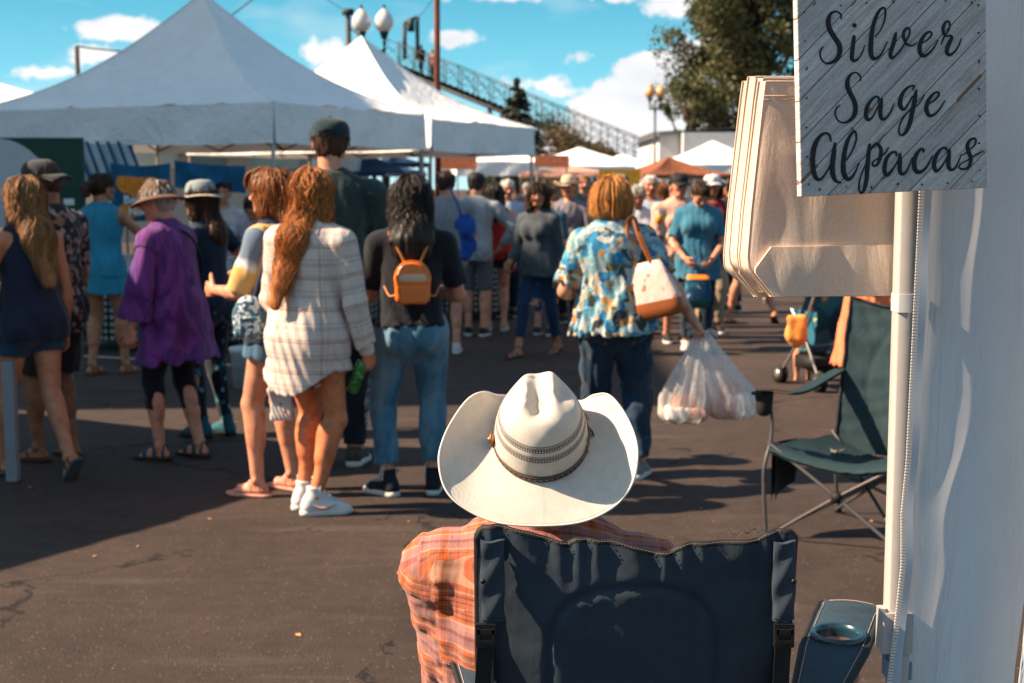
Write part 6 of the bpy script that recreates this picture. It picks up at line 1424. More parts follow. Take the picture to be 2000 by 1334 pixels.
# ---- wooden shop sign
def plankmat():
    m, nt, p, o = newmat('whitewashed_planks'); co = coords(nt); sp = nd(nt, 'ShaderNodeSeparateXYZ'); nt.links.new(co, sp.inputs[0]); X, _, Z = sp.outputs
    a = mth(nt, 'MULTIPLY', mth(nt, 'SUBTRACT', Z, mth(nt, 'MULTIPLY', X, .93)), .73); al = mth(nt, 'MULTIPLY', mth(nt, 'ADD', X, mth(nt, 'MULTIPLY', Z, .93)), .73)
    pi_ = mth(nt, 'DIVIDE', mth(nt, 'ADD', a, 1.013), .0445); idx = mth(nt, 'FLOOR', pi_); fr = mth(nt, 'FRACT', pi_)
    wn = nd(nt, 'ShaderNodeTexWhiteNoise', noise_dimensions='1D'); nt.links.new(idx, wn.inputs['W'])
    cb = nd(nt, 'ShaderNodeCombineXYZ'); nt.links.new(mth(nt, 'MULTIPLY', al, 9), cb.inputs[0]); nt.links.new(mth(nt, 'MULTIPLY', a, 150), cb.inputs[1]); nt.links.new(mth(nt, 'MULTIPLY', idx, 7.7), cb.inputs[2])
    g = noise(nt, cb.outputs[0], 1.0, 6, .65, .7); g2 = noise(nt, co, 260, 3, .7); g3 = noise(nt, co, 13, 3)
    c = ramp(nt, g.outputs[0], [(.25, (.24, .20, .175)), (.42, (.46, .43, .42)), (.6, (.60, .58, .57)), (.8, (.74, .72, .70))])
    c = mixc(nt, 1.0, c, ramp(nt, wn.outputs[0], [(0, (.82, .80, .80)), (.5, (.96, .93, .91)), (1, (1.1, 1.06, 1.02))]), 'MULTIPLY')
    c = mixc(nt, ramp(nt, g3.outputs[0], [(.62, 0.0), (.8, .45)]), c, (.26, .19, .14))
    c = mixc(nt, 1.0, c, ramp(nt, g2.outputs[0], [(.3, .8), (.7, 1.08)]), 'MULTIPLY')
    edge = mth(nt, 'MINIMUM', fr, mth(nt, 'SUBTRACT', 1.0, fr)); gr = mth(nt, 'LESS_THAN', edge, .014)
    c = mixc(nt, gr, c, (.02, .015, .012)); c = mixc(nt, mth(nt, 'MULTIPLY', mth(nt, 'LESS_THAN', edge, .06), mth(nt, 'GREATER_THAN', g3.outputs[0], .60)), c, (.20, .11, .065))
    nt.links.new(c, p.inputs['Base Color']); p.inputs['Roughness'].default_value = .85
    h = mth(nt, 'SUBTRACT', mth(nt, 'ADD', g.outputs[0], mth(nt, 'MULTIPLY', g2.outputs[0], .4)), mth(nt, 'MULTIPLY', gr, 1.2)); bump(nt, p, h, .6, .003)
    return m
SG_Y = 2.2; sgc = W(1741, 186, SG_Y); PPM = 1263.0; roll = rad(2.6)
sb = MB(); hw, hh_, tk = .151, .1475, .009
sb.field([Box((0, 0, 0), (hw, tk, hh_), None, .0015)], .003, margin=.006) if False else sb.box((0, 0, 0), (hw, tk, hh_))
sign = sb.build('wooden_sign', plankmat(), None, sgc, flat=True); sign.rotation_euler = (0, -roll, rad(9))
bev = sign.modifiers.new('b', 'BEVEL'); bev.width = .0015; bev.segments = 2
tag(sign, 'square whitewashed plank sign with black script lettering hanging on the sidewall', 'sign')
ZA = (1580, 0, 6.25); ZB = (1600, 120, 7.143); ZC = (1560, 240, 5.263)
STK = [(ZA, [(362,245,16),(355,195,18),(300,162,18),(235,190,35),(205,270,55),(225,370,60),(290,470,58),(345,550,60),(355,630,60),(325,710,50),(265,755,35),(195,770,22),(135,725,18),(115,650,20),(130,600,18),(152,578,12)]),
 (ZA, [(525,455,42),(515,550,50),(505,660,50),(510,715,45),(545,735,30),(590,705,18),(630,640,15),(658,550,12)]), (ZA, [(522,320,48),(528,320,48)]),
 (ZA, [(785,450,14),(850,370,16),(895,250,20),(903,150,22),(880,107,22),(830,140,35),(780,240,45),(745,380,52),(735,520,58),(735,620,58),(755,690,50),(800,705,35),(850,670,22),(890,610,18),(935,505,12)]),
 (ZA, [(1040,405,30),(1025,480,50),(1000,570,52),(978,650,50),(1000,696,32),(1050,660,22),(1110,590,20),(1160,510,20),(1200,430,22),(1210,365,22),(1185,335,20),(1150,360,28),(1133,420,38),(1150,485,33),(1190,535,24),(1250,545,18),(1305,510,12)]),
 (ZA, [(1380,510,14),(1440,470,20),(1485,415,22),(1470,380,22),(1420,395,30),(1370,460,42),(1340,550,52),(1350,630,50),(1395,665,40),(1455,635,26),(1515,570,20),(1565,480,12)]),
 (ZA, [(1608,528,12),(1628,470,20),(1650,420,20),(1690,365,22),(1708,305,22),(1695,258,22),(1655,262,28),(1628,320,40),(1632,385,34),(1665,425,22),(1715,420,24),(1738,445,38),(1712,500,50),(1685,570,50),(1685,625,45),(1725,648,32),(1790,600,22),(1830,530,18),(1858,455,12)]),
 (ZB, [(562,250,16),(560,190,20),(500,140,18),(430,165,30),(385,240,55),(385,330,65),(430,430,62),(485,530,62),(503,620,65),(490,710,60),(430,785,42),(340,818,22),(260,785,18),(220,700,20),(235,620,20),(282,580,12)]),
 (ZB, [(822,540,18),(828,480,28),(785,462,26),(715,520,40),(662,620,55),(655,720,55),(690,778,38),(745,740,24),(800,640,20),(850,540,22)]), (ZB, [(872,495,34),(862,600,55),(858,700,55),(885,762,45),(940,750,26),(1000,670,20),(1048,550,12)]),
 (ZB, [(1308,365,20),(1325,312,26),(1262,318,26),(1180,390,45),(1135,500,60),(1142,590,58),(1190,632,36),(1240,570,22),(1310,450,22)]),
 (ZB, [(1358,370,30),(1348,450,55),(1332,560,62),(1310,680,62),(1280,820,60),(1240,920,50),(1180,982,30),(1132,950,22),(1137,850,20),(1190,740,20),(1270,645,18),(1380,575,16),(1430,510,16),(1478,435,12)]),
 (ZB, [(1560,545,16),(1640,490,24),(1688,420,26),(1650,392,26),(1580,440,38),(1522,540,55),(1515,640,60),(1560,712,45),(1640,688,28),(1710,610,22),(1775,505,12)]),
 (ZC, [(334,155,16),(320,100,22),(280,76,22),(220,110,35),(168,200,50),(148,320,55),(155,430,52),(185,515,40),(228,540,28),(280,490,18),(330,400,16),(360,300,14)]), (ZC, [(378,180,28),(367,280,48),(355,400,52),(368,500,48),(400,555,30),(450,573,14)]),
 (ZC, [(500,345,14),(560,250,16),(597,140,18),(590,68,20),(560,62,24),(512,140,36),(480,260,44),(468,400,48),(482,490,48),(525,538,34),(575,500,22),(610,430,16),(635,375,10)]),
 (ZC, [(738,190,30),(728,300,42),(722,420,44),(715,540,42),(695,635,36),(665,676,22),(642,645,18),(642,560,16),(668,470,14),(712,360,12),(750,240,16),(808,178,22),(855,225,34),(855,310,38),(830,378,28),(795,405,20),(773,382,18),(792,350,14),(860,310,14),(905,270,16),(938,218,10)]),
 (ZC, [(1022,300,14),(1018,268,22),(980,264,22),(925,320,36),(900,420,44),(918,488,38),(952,486,26),(1000,420,16),(1050,330,14)]), (ZC, [(1058,285,30),(1062,350,42),(1062,440,42),(1088,483,34),(1130,460,22),(1165,390,14),(1190,318,10)]),
 (ZC, [(1308,262,16),(1303,234,26),(1270,237,26),(1227,300,42),(1212,380,46),(1232,448,44),(1278,463,34),(1330,430,24),(1375,360,16),(1405,295,10)]),
 (ZC, [(1550,245,14),(1545,220,22),(1500,224,22),(1447,290,38),(1423,380,44),(1443,448,36),(1478,438,24),(1530,370,16),(1575,280,14)]), (ZC, [(1580,240,30),(1578,300,42),(1577,390,42),(1602,438,34),(1650,420,20),(1685,350,14),(1712,280,10)]),
 (ZC, [(1730,290,10),(1790,240,14),(1848,190,18),(1862,140,18),(1840,120,20),(1800,137,26),(1773,190,36),(1790,260,40),(1815,320,38),(1805,390,32),(1770,428,22),(1715,430,18),(1690,410,14),(1710,380,12),(1760,350,10),(1830,310,14),(1900,270,14),(1950,247,10)])]
lt = MB(); cr_, sr_ = math.cos(roll), math.sin(roll)
for si, ((ox, oy, sc_), pts) in enumerate(STK):
    Q = catmull(np.array([((ox + a / sc_ - 1746) / PPM * 1.02, -(oy + b / sc_ - 181) / PPM, w / sc_ / PPM * 1.05) for a, b, w in pts]), 10 if len(pts) > 2 else 4)
    xy = Q[:, :2]; xy = np.stack([xy[:, 0] * cr_ + xy[:, 1] * sr_, -xy[:, 0] * sr_ + xy[:, 1] * cr_], 1); w = np.maximum(Q[:, 2] / 2, .0006)
    t = np.gradient(xy, axis=0); t /= np.linalg.norm(t, axis=1)[:, None] + 1e-9; nn = np.stack([-t[:, 1], t[:, 0]], 1)
    yf = -tk - .0008 - .00002 * si - np.linspace(0, .0002, len(xy))
    # rounded ends
    def row(o, dep): return np.stack([xy[:, 0] + nn[:, 0] * w * o, yf + dep, xy[:, 1] + nn[:, 1] * w * o], 1)
    lt.grid(np.stack([row(-1, .0012), row(-1, 0), row(-.5, -.0003), row(.5, -.0003), row(1, 0), row(1, .0012)]), wrapu=False)
    for e in (0, -1):
        a = np.linspace(0, 2 * math.pi, 14, endpoint=False); rim = np.stack([xy[e, 0] + w[e] * np.cos(a), np.full(14, yf[e] - .0001), xy[e, 1] + w[e] * np.sin(a)], 1)
        lt.add(np.concatenate([rim, [[xy[e, 0], yf[e] - .0003, xy[e, 1]]]]), [(i, (i + 1) % 14, 14) for i in range(14)])
lt.build('lettering', simple('black_paint', (.006, .008, .012), .55, .2, 200), sign)
nl = MB(); rs = np.random.RandomState(3)
for k in range(7):
    for (a, b) in ((-.139, -.13 + .043 * k), (.139, -.12 + .042 * k), (-.125 + .042 * k, .137), (-.12 + .041 * k, -.136)): nl.cyl((a + rs.uniform(-.003, .003), -tk - .0006, b + rs.uniform(-.006, .006)), (a, -tk, b), .0013, n=8)
nlo = nl.build('nail_heads', simple('dark_nail', (.01, .009, .008), .5), sign)
sgn_cord = MB(); 
for (a, b) in (((-.115, .006, .147), (-.085, .02, .26)), ((.10, .006, .147), (.06, .02, .26))): sgn_cord.tube([a, ((a[0] + b[0]) / 2, .012, (a[2] + b[2]) / 2 - .002), b], .0022, 6)
sgn_cord.build('hanging_cord', simple('jute_cord', (.42, .24, .12), .9, .3, 300), sign)
rodm = MB().cyl((sgc.x - .20, SG_Y + .05, sgc.z + .30), (sgc.x + .7, SG_Y + .05, sgc.z + .33), .012); rd = rodm.build('tent_crossbar', white_steel); tag(rd, 'white tent crossbar over the wooden sign that carries it', 'crossbar')

# ---- cotton tote bags
canvas = sheet('natural_cotton_canvas', (.82, .65, .52), .20, .98, 0, .08)
def canvas_weave():
    m = canvas; nt = m.node_tree; p = next(n for n in nt.nodes if n.type == 'BSDF_PRINCIPLED'); tr = next(n for n in nt.nodes if n.type == 'BSDF_TRANSLUCENT'); nt.links.remove(tr.inputs[0].links[0]); tr.inputs[0].default_value = (.95, .60, .34, 1); prev = p.inputs['Normal'].links[0].from_socket
    for n in nt.nodes:
        if n.type == 'BUMP': n.inputs['Strength'].default_value *= .22
        if n.type == 'TEX_VORONOI': n.inputs['Scale'].default_value = 1.5
    src = p.inputs['Base Color'].links[0].from_socket; wv = noise(nt, vmt(nt, 'MULTIPLY', coords(nt), (1, 1, .25)), 900, 3, .8); wh = noise(nt, vmt(nt, 'MULTIPLY', coords(nt), (.25, 1, 1)), 900, 3, .8); c = mixc(nt, 1.0, src, ramp(nt, mth(nt, 'MULTIPLY', wv.outputs[0], wh.outputs[0]), [(.12, .72), (.32, 1.08)]), 'MULTIPLY'); nt.links.new(c, p.inputs['Base Color'])
    bump(nt, p, noise(nt, coords(nt), 700, 3, .7).outputs[0], .3, .0012, prev)
canvas_weave()
def tote(Y, dx, dy, lab, seed, yaw):
    o = empty('tote_bag', (0, 0, 0), label=lab, cat='tote bag', group='cotton tote bags hung beside the sign')
    LE = [(160, 1493), (199, 1488), (300, 1477), (408, 1465), (500, 1457), (524, 1459)]
    ny, nx = 60, 40; gf = np.zeros((ny, nx, 3)); f = folds(seed, .0022, .55, .35)
    for j, v in enumerate(np.linspace(0, 1, ny)):
        py = 160 + v * (576 - 160); xl_ = lerp_tab(py, LE + [(576, 1504)]); xr_ = 1830 + 10 * v
        for i, u in enumerate(np.linspace(0, 1, nx)):
            px = xl_ + (xr_ - xl_) * u; q = E3(W(px + dx, py + dy, Y)); q[1] += (yaw + .07) * (px - 1640) / 1100; gf[j, i] = q
    fo = f(gf.reshape(-1, 3)).reshape(ny, nx); uu2 = np.linspace(0, 1, nx)[None]; vv2 = np.linspace(0, 1, ny)[:, None]
    th_ = .011 * np.sin(np.pi * np.clip(uu2, 0, 1)) ** .5 * np.clip(vv2 * 3, .25, 1) * np.clip((1 - vv2) * 6, .3, 1)
    front = gf.copy(); front[..., 1] += -th_ + fo * np.clip(uu2 * 5, 0, 1); bk = gf.copy(); bk[..., 0] -= .011 * np.clip(1 - uu2 * 6, 0, 1) * np.clip((1 - vv2) * 8, .2, 1); bk[..., 1] += th_ + .016 * np.clip(1 - uu2 * 3, 0, 1) * np.clip(.4 + vv2, 0, 1) + fo * np.clip(uu2 * 5, 0, 1) + .002
    b = MB().grid(front).grid(bk).build('bag_body', canvas, o)
    MB().grid(np.stack([front[:, 0], front[:, 0] * .55 + bk[:, 0] * .45 + vec(.006, 0, 0), bk[:, 0]])).build('side_panel', canvas, b)
    e = MB()
    for A in (front, bk): e.tube(A[:, 0], .0013, 5); e.tube(A[0], .0013, 5)
    e.grid(np.stack([front[-1], (front[-1] + bk[-1]) / 2 - vec(0, 0, .003), bk[-1]])); e.build('seam', canvas, b)
    # folded gusset along the bottom
    gu = np.zeros((12, nx, 3))
    for j, v in enumerate(np.linspace(0, 1, 12)):
        for i, u in enumerate(np.linspace(0, 1, nx)):
            if v < .5: xl_ = 1502 - (v / .5) * 36; py = 481 + v / .5 * 46
            else: xl_ = 1466 + (v - .5) / .5 * 40; py = 527 + (v - .5) / .5 * 50
            px = xl_ + (1835 - xl_) * u; q = E3(W(px + dx, py + dy - (5 * u if v < .4 else 0), Y)); q[1] += (yaw + .07) * (px - 1640) / 1100 - .0155 - .0015 * math.sin(v * 3.14); gu[j, i] = q
    gu[..., 1] += f(gu.reshape(-1, 3)).reshape(12, nx) * .9
    gg = gu.copy(); gg[..., 1] += .012; MB().grid(gu).grid(np.stack([gu[0], gg[0]])).grid(np.stack([gu[:, 0], gg[:, 0]])).grid(np.stack([gu[-1], gg[-1]])).build('bottom_gusset', canvas, o)
    hm = front[4] + vec(0, -.0015, 0); MB().tube(hm, .0007, 4).tube(front[5] + vec(0, -.0012, 0), .0005, 4).build('hem_stitching', canvas, o)
    for yo in (-.011, .014):
        P_ = catmull([W(1600 + dx, 168 + dy, Y), W(1610 + dx, 60 + dy, Y), W(1650 + dx, 5 + dy, Y + .01), W(1690 + dx, 60 + dy, Y), W(1700 + dx, 168 + dy, Y)], 8) + vec(0, yo, 0)
        MB().grid(np.stack([P_ - vec(.012, 0, 0), P_ + vec(.012, 0, 0)])).build('handle', canvas, o)
tote(2.405, 0, 0, 'cream cotton tote bag nearest us, its broad face showing beside the sign', 1, .02)
tote(2.437, -5, -6, 'cream cotton tote bag second from the front of the hanging bundle', 2, .03)
tote(2.470, -21, -9, 'cream cotton tote bag third from the front with its edge glowing', 3, .05)
tote(2.500, -32, 0, 'cream cotton tote bag at the back of the bundle, furthest left edge', 4, .06)
# ---------------------------------------------------------------- the shoppers
BT = MATS['black_trim']; rub = simple('white_rubber', (.55, .53, .50), .6, .08); drub = simple('dark_rubber', (.02, .018, .016), .8)
white_l = simple('white_leather', (.60, .58, .56), .5, .08, 12, spec=.4)
def put(o, px, py, hd, label, group=None, D=None, dx=0):
    Y = D or 4445 / (py - 365); o.location = ((px - 1000) / FPX * Y + dx, Y, 0); o.rotation_euler = (0, 0, rad(hd)); return tag(o, label, 'person', group)
def shoes(r, kinds, m, sole, p, lace=None, vox=.006):
    for q in 'LR': shoe(r, q, kinds, m, sole, p, vox, lace)
def place(o, px, py, Y): o.location = W(px, py, Y); return o

# 1 woman in a navy camisole at the left edge, stepping left
r = make_rig(1.66, 'f', 1.04, lean=1, head=(28, 2, 4), armL=((-.35, .1, -1), (.1, .35, -1)), armR=((.22, .0, -1), (.03, .10, -1)), feet=((-.10, .18, 6, 2), (.05, -.34, -4, 48)), heel=.014)
p = skin_mesh(r, 'tan', bare=True, hair=(.2, .1, .05)); hair(r, 'long', 'fairbrown', L=.34, wd=.95, seed=11, n=500, parent=p, wave=.02, shift=.02, sr=.0026)
top(r, cloth('navy_jersey', (.012, .016, .035), .3), 'camisole', off=.019, tank=True, sleeve=0, hem=.06, flare=.015, back_open=.085, seed=4, parent=p, neck=.05)
bottoms(r, cloth('dark_denim', (.016, .040, .080), .3), 'shorts', off=.010, leg=.42, flare=.012, parent=p, seed=9)
shoes(r, 'sandal', BT, simple('sandal_sole', (.05, .07, .08), .8), p)
put(p, 56, 935, 50, 'person with long fair hair in a navy camisole and dark denim shorts stepping left')

# 2 man in a flowered shirt behind her
r = make_rig(1.76, 'm', 1.05, head=(10, -4, 0), armL=((-.2, .3, -1), (.2, .8, .1)), armR=((.2, .1, -1), (.0, .25, -1)), feet=((-.10, .05, 10, 0), (.10, -.02, -14, 0)), heel=.014)
p = skin_mesh(r, 'brown', bare=True, stub=True); hair(r, 'crop', 'darkbrown', seed=12, n=60, parent=p)
top(r, floral('dark_flowered_shirt', [(0, (.015, .014, .018)), (.35, (.20, .15, .12)), (.5, (.02, .018, .022)), (.7, (.35, .27, .21)), (.8, (.03, .03, .035)), (.92, (.28, .12, .08))], 34), off=.018, hem=.09, flare=.02, seed=5, parent=p)
bottoms(r, cloth('charcoal_twill', (.022, .021, .022), .3), 'shorts', off=.022, leg=.92, flare=.025, parent=p, seed=3)
shoes(r, 'flip', simple('brown_leather_strap', (.045, .025, .018), .6), simple('brown_sole', (.04, .025, .02), .8), p)
cap_hat(r, 'cap', cloth('faded_black_cap', (.035, .035, .04), .3), p, spin=175)
MB().tube(catmull([r.head + r.HR @ (vec(x, y, z) * r.hh) for x, y, z in ((-.42, -.0, .30), (-.2, .42, .36), (.2, .42, .36), (.42, .0, .30))], 6), .006, 6).build('sunglasses', BT, p)
put(p, 100, 902, 62, 'person in a faded dark cap, dark flowered shirt and charcoal shorts')

# 3 woman in a teal romper
r = make_rig(1.72, 'f', 1.04, head=(-38, 0, 0), armL=((-.25, .2, -1), (.25, 1, .1)), armR=((.65, .55, -.75), (.1, 1, -.15)), feet=((-.12, .0, -20, 0), (.14, .10, -30, 0)), heel=.014)
p = skin_mesh(r, 'tan', bare=True); hair(r, 'pony', 'darkbrown', L=.24, wd=1.0, seed=13, n=140, parent=p)
tl = cloth('teal_cotton', (.022, .20, .30), .2); top(r, tl, 'romper_top', off=.020, sleeve=0, tank=False, hem=.03, flare=.01, seed=14, parent=p, neck=.02)
skirt(r, tl, 'romper_shorts', off=.026, length=.115, flare=.035, seed=15, parent=p)
shoes(r, 'strap', simple('tan_leather', (.16, .075, .035), .6), simple('tan_sole', (.12, .06, .03), .8), p)
put(p, 200, 733, -4, 'person with a dark ponytail in a sleeveless teal romper at the stall')

# 4 woman in purple tie-dye and straw sun hat
r = make_rig(1.64, 'f', 1.10, lean=4, head=(8, -6, 0), armL=((-.30, .12, -1), (-.02, .22, -1)), armR=((.2, .05, -1), (-.3, .8, -.3)), feet=((-.08, .06, 4, 0), (.09, -.10, -10, 0)), heel=.02)
p = skin_mesh(r, 'fair', bare=True, hair=(.3, .25, .2)); hair(r, 'short', 'grey', seed=16, n=220, parent=p, sr=.005)
tdm = tiedye('purple_tie_dye', [(.25, (.030, .005, .055)), (.38, (.085, .014, .11)), (.47, (.17, .040, .20)), (.53, (.060, .02, .14)), (.62, (.20, .06, .22)), (.72, (.09, .04, .22))], 3.2)
P_ = top(r, tdm, 'tunic', off=.026, hem=.17, flare=.055, sleeve=.2, so_=.03, seed=17, amp=.008, parent=p, neck=.015, fl=.86, fr=.75)
mb = MB(); fo = folds(19, .004, 1.0, .12)
for q in 'LR':      # wide kimono sleeves
    e = r.el[q] + (r.wr[q] - r.el[q]) * .55; V, F = mesh_field([Cone(r.sh[q], r.el[q], .052, .080, .03), Cone(r.el[q], e - vec(0, 0, .05), .080, .105, .03, r.right, .6, c1=True)], .01, fo); F = strip(V, F, [(e - vec(0, 0, .05), unit(e - vec(0, 0, .05) - r.el[q]), .3)], .01); MB().add(V, F, pu=0., pv=0.).build('sleeve', tdm, P_)
bottoms(r, cloth('black_leggings', (.008, .009, .016), .2), 'capri_trousers', off=.006, leg=1.42, parent=p, seed=4)
shoes(r, 'strap', simple('teal_black_strap', (.012, .06, .08), .7, .6, 60), drub, p)
cap_hat(r, 'sun', simple('striped_brown_straw', (.115, .062, .040), .8, .35, 60, stretch=(1, 1, 8)), p, name='sun_hat')
put(p, 336, 900, 68, 'person in a loose purple tie dye tunic and brown straw sun hat facing left')
bs = MB(); pts = [r.sh['L'] + r.up * .07 + vec(.03, 0, 0), r.neck + r.fw * -.13 - r.up * .02, r.chest - r.fw * .17 + r.right * .08, r.waist + r.right * .21 - r.fw * .05]; bs.tube(catmull(pts, 8), .008, 5); bs.build('bag_strap', BT, p)

# 5 woman in a grey bowler hat
r = make_rig(1.64, 'f', .98, lean=2, head=(12, -2, 0), armL=((-.25, .3, -1), (.3, 1, .1)), armR=((.62, -.45, -.75), (-.55, .75, -.42)), feet=((-.08, .02, 4, 0), (.08, -.05, -14, 0)), heel=.02)
p = skin_mesh(r, 'tan'); hair(r, 'long', 'darkbrown', L=.12, wd=.75, seed=21, n=120, parent=p)
top(r, cloth('dark_navy_tee', (.008, .020, .040), .3), off=.012, hem=.05, sleeve=.45, seed=22, parent=p)
bottoms(r, floral('speckled_leggings', [(0, (.006, .012, .022)), (.72, (.03, .16, .20)), (.84, (.008, .012, .022)), (.94, (.12, .25, .28))], 26, (.006, .011, .02), .45), 'leggings', off=.009, leg=1.9, parent=p, seed=23)
shoes(r, 'hitop', simple('teal_sock_shoe', (.012, .095, .12), .8), drub, p)
cap_hat(r, 'bowler', simple('grey_felt', (.22, .25, .25), .85, .12), p, mat2=simple('cream_felt', (.42, .36, .28), .85, .12), name='bowler_hat')
put(p, 408, 855, 62, 'person in a grey bowler hat and dark navy tee with speckled leggings')

# 6 woman with a fringe, denim shirt with bleached sleeve
r = make_rig(1.70, 'f', 1.05, head=(6, -4, 0), armL=((-.16, .35, -1), (.45, .9, .0)), armR=((.2, .1, -1), (-.2, .5, -.4)), feet=((-.10, .08, 6, 0), (.11, .0, -14, 0)), heel=.018)
p = skin_mesh(r, 'red', bare=True, vh=.0045, hair=(.2, .07, .03)); hp_ = hair(r, 'long', 'auburn', L=.10, wd=.85, seed=25, n=260, parent=p)
mb = MB(); rs = np.random.RandomState(3)
for k in range(60):
    x = rs.uniform(-.30, .30); a = [r.head + r.HR @ (vec(x * .6, .10, .57) * r.hh), r.head + r.HR @ (vec(x, .38, .46) * r.hh), r.head + r.HR @ (vec(x * 1.05, .47, .26) * r.hh), r.head + r.HR @ (vec(x * 1.1, .46, .13) * r.hh)]; mb.tube(catmull(a, 4), np.linspace(.006, .002, 13), 4, hv=rs.uniform(.2, .8))
mb.build('fringe', HAIR['auburn'], hp_)
m, nt, pp, o = newmat('denim_shirt_bleached'); u, v = uvn(nt); n_ = noise(nt, coords(nt), 14, 4); v2 = mth(nt, 'ADD', v, mth(nt, 'MULTIPLY', n_.outputs[0], .06)); sp = nd(nt, 'ShaderNodeSeparateXYZ'); nt.links.new(coords(nt), sp.inputs[0])
fin_cloth(nt, pp, ramp(nt, v2, [(.0, (.10, .15, .21)), (.17, (.13, .18, .24)), (.205, (.62, .62, .60)), (.235, (.66, .38, .12)), (.30, (.62, .36, .13))])); dsh = m
sh = top(r, dsh, 'denim_shirt', off=.016, hem=-.10, sleeve=1.0, so_=.020, seed=26, parent=p)
flo = floral('navy_flowered', [(0, (.012, .03, .06)), (.6, (.45, .48, .48)), (.68, (.02, .06, .10)), (.85, (.5, .28, .12)), (.92, (.015, .03, .06))], 30, (.010, .022, .045), .5)
top(r, flo, 'flowered_vest', off=.022, hem=.05, sleeve=0, tank=True, seed=27, parent=p, neck=.03)
bottoms(r, cloth('blue_denim', (.030, .095, .165), .25, fade=(.16, .26, .33)), 'shorts', off=.014, leg=.38, flare=.014, parent=p, seed=28)
shoes(r, 'sandal', simple('pink_strap', (.55, .22, .16), .55), simple('pink_sole', (.55, .25, .19), .7), p)
put(p, 542, 972, 66, 'person with a brown fringe in a bleached sleeve denim shirt and pink sandals')
ro6 = p

# 7 girl with long copper hair in a cream plaid shirt
r = make_rig(1.69, 'f', 1.03, lean=-1, side=2, head=(-24, -4, -8), armL=((-.18, .1, -1), (.1, .5, -.9)), armR=((.26, .06, -1), (.06, .30, -1)), feet=((-.07, .05, -18, 0), (.05, -.05, -52, 0)), heel=.022, shift=(.0, 0, 0))
p = skin_mesh(r, (.58, .20, .085), curl=(28, 40)); hair(r, 'long', 'copper', L=.42, wd=.74, seed=31, n=900, parent=p, wave=.026, sr=.0026, shift=-.07, coff=.040, vox=.007)
pl = plaid('cream_plaid', (.64, .53, .46), [(0, (1, 1, 1)), (.34, (.86, .76, .74)), (.40, (1, 1, 1)), (.47, (.90, .84, .82)), (.50, (1, 1, 1)), (.84, (.84, .84, .88)), (.87, (1, 1, 1))], [(0, (1, 1, 1)), (.18, (.72, .52, .47)), (.23, (.95, .90, .88)), (.28, (.72, .54, .50)), (.31, (1, 1, 1)), (.60, (.82, .80, .84)), (.72, (1, 1, 1)), (.80, (.78, .62, .58)), (.83, (1, 1, 1))], .17, .15)
sh = top(r, pl, 'plaid_shirt', off=.030, hem=.165, flare=.018, sleeve=1.88, so_=.026, seed=32, amp=.0065, fr=.7, vox=.008, parent=p, curve=.10, fl=.84, hemtilt=.16, sleeve_r=.80)
d = unit(r.wr['R'] - r.el['R']); c0 = r.el['R'] + (r.wr['R'] - r.el['R']) * .84; MB().field([Cone(c0, c0 + d * .055, .040, .036, .01, c0=True, c1=True)], .005).build('cuff', pl, sh)
bottoms(r, BT, 'shorts', off=.008, leg=.32, flare=.01, parent=p, seed=33)
for q in 'LR':
    s_ = shoe(r, q, 'hitop', white_l, rub, p, lace=simple('cotton_lace', (.65, .62, .58), .9)); R_, o_, u_ = r.FR[q], r.fo[q], r.u
    mb = MB(); pts = catmull([o_ + R_ @ (vec(x, y, z) * u_) for x, y, z in ((.044, -.02, .060), (.050, .02, .044), (.050, .06, .046), (.046, .10, .058))], 6); mb.tube(pts, np.interp(np.linspace(0, 1, len(pts)), [0, .4, 1], [.003, .008, .002]), 5); mb.build('side_stripe', simple('pink_suede', (.55, .30, .24), .9), s_)
put(p, 602, 1008, -22, 'person with very long copper hair in an untucked cream plaid shirt')
GW = p; gh = r
cw = Matrix.Translation(p.location) @ Matrix.Rotation(rad(-22), 4, 'Z') @ Vector(r.wr['R'] + r.fdir['R'] * .085 + r.pn['R'] * .030) + Vector((-.035, -.03, -.045))
can = empty('drink_can', tuple(cw), 0, 'tall green drink can held low in the hand of the plaid shirt shopper', 'drink can'); can.rotation_euler = (.15, .35, 0)
m, nt, pp, o = newmat('green_can_print'); cz_ = noise(nt, coords(nt), 60, 4); nt.links.new(ramp(nt, cz_.outputs[0], [(.45, (.02, .16, .035)), (.58, (.10, .36, .09)), (.68, (.45, .6, .4))]), pp.inputs['Base Color']); pp.inputs['Metallic'].default_value = .4; pp.inputs['Roughness'].default_value = .3
t = np.linspace(0, 2 * math.pi, 28, endpoint=False); MB().grid(np.array([[(r_ * math.cos(a), r_ * math.sin(a), z) for a in t] for z, r_ in ((-.085, .001), (-.085, .022), (-.078, .029), (.066, .029), (.076, .025), (.079, .025))]), wrapv=True).build('body', m, can)
MB().grid(np.array([[(r_ * math.cos(a), r_ * math.sin(a), z) for a in t] for z, r_ in ((.079, .026), (.081, .024), (.077, .022), (.077, .001))]), wrapv=True).build('lid', simple('bare_aluminium', (.6, .6, .6), .3, .05, metal=.9), can)

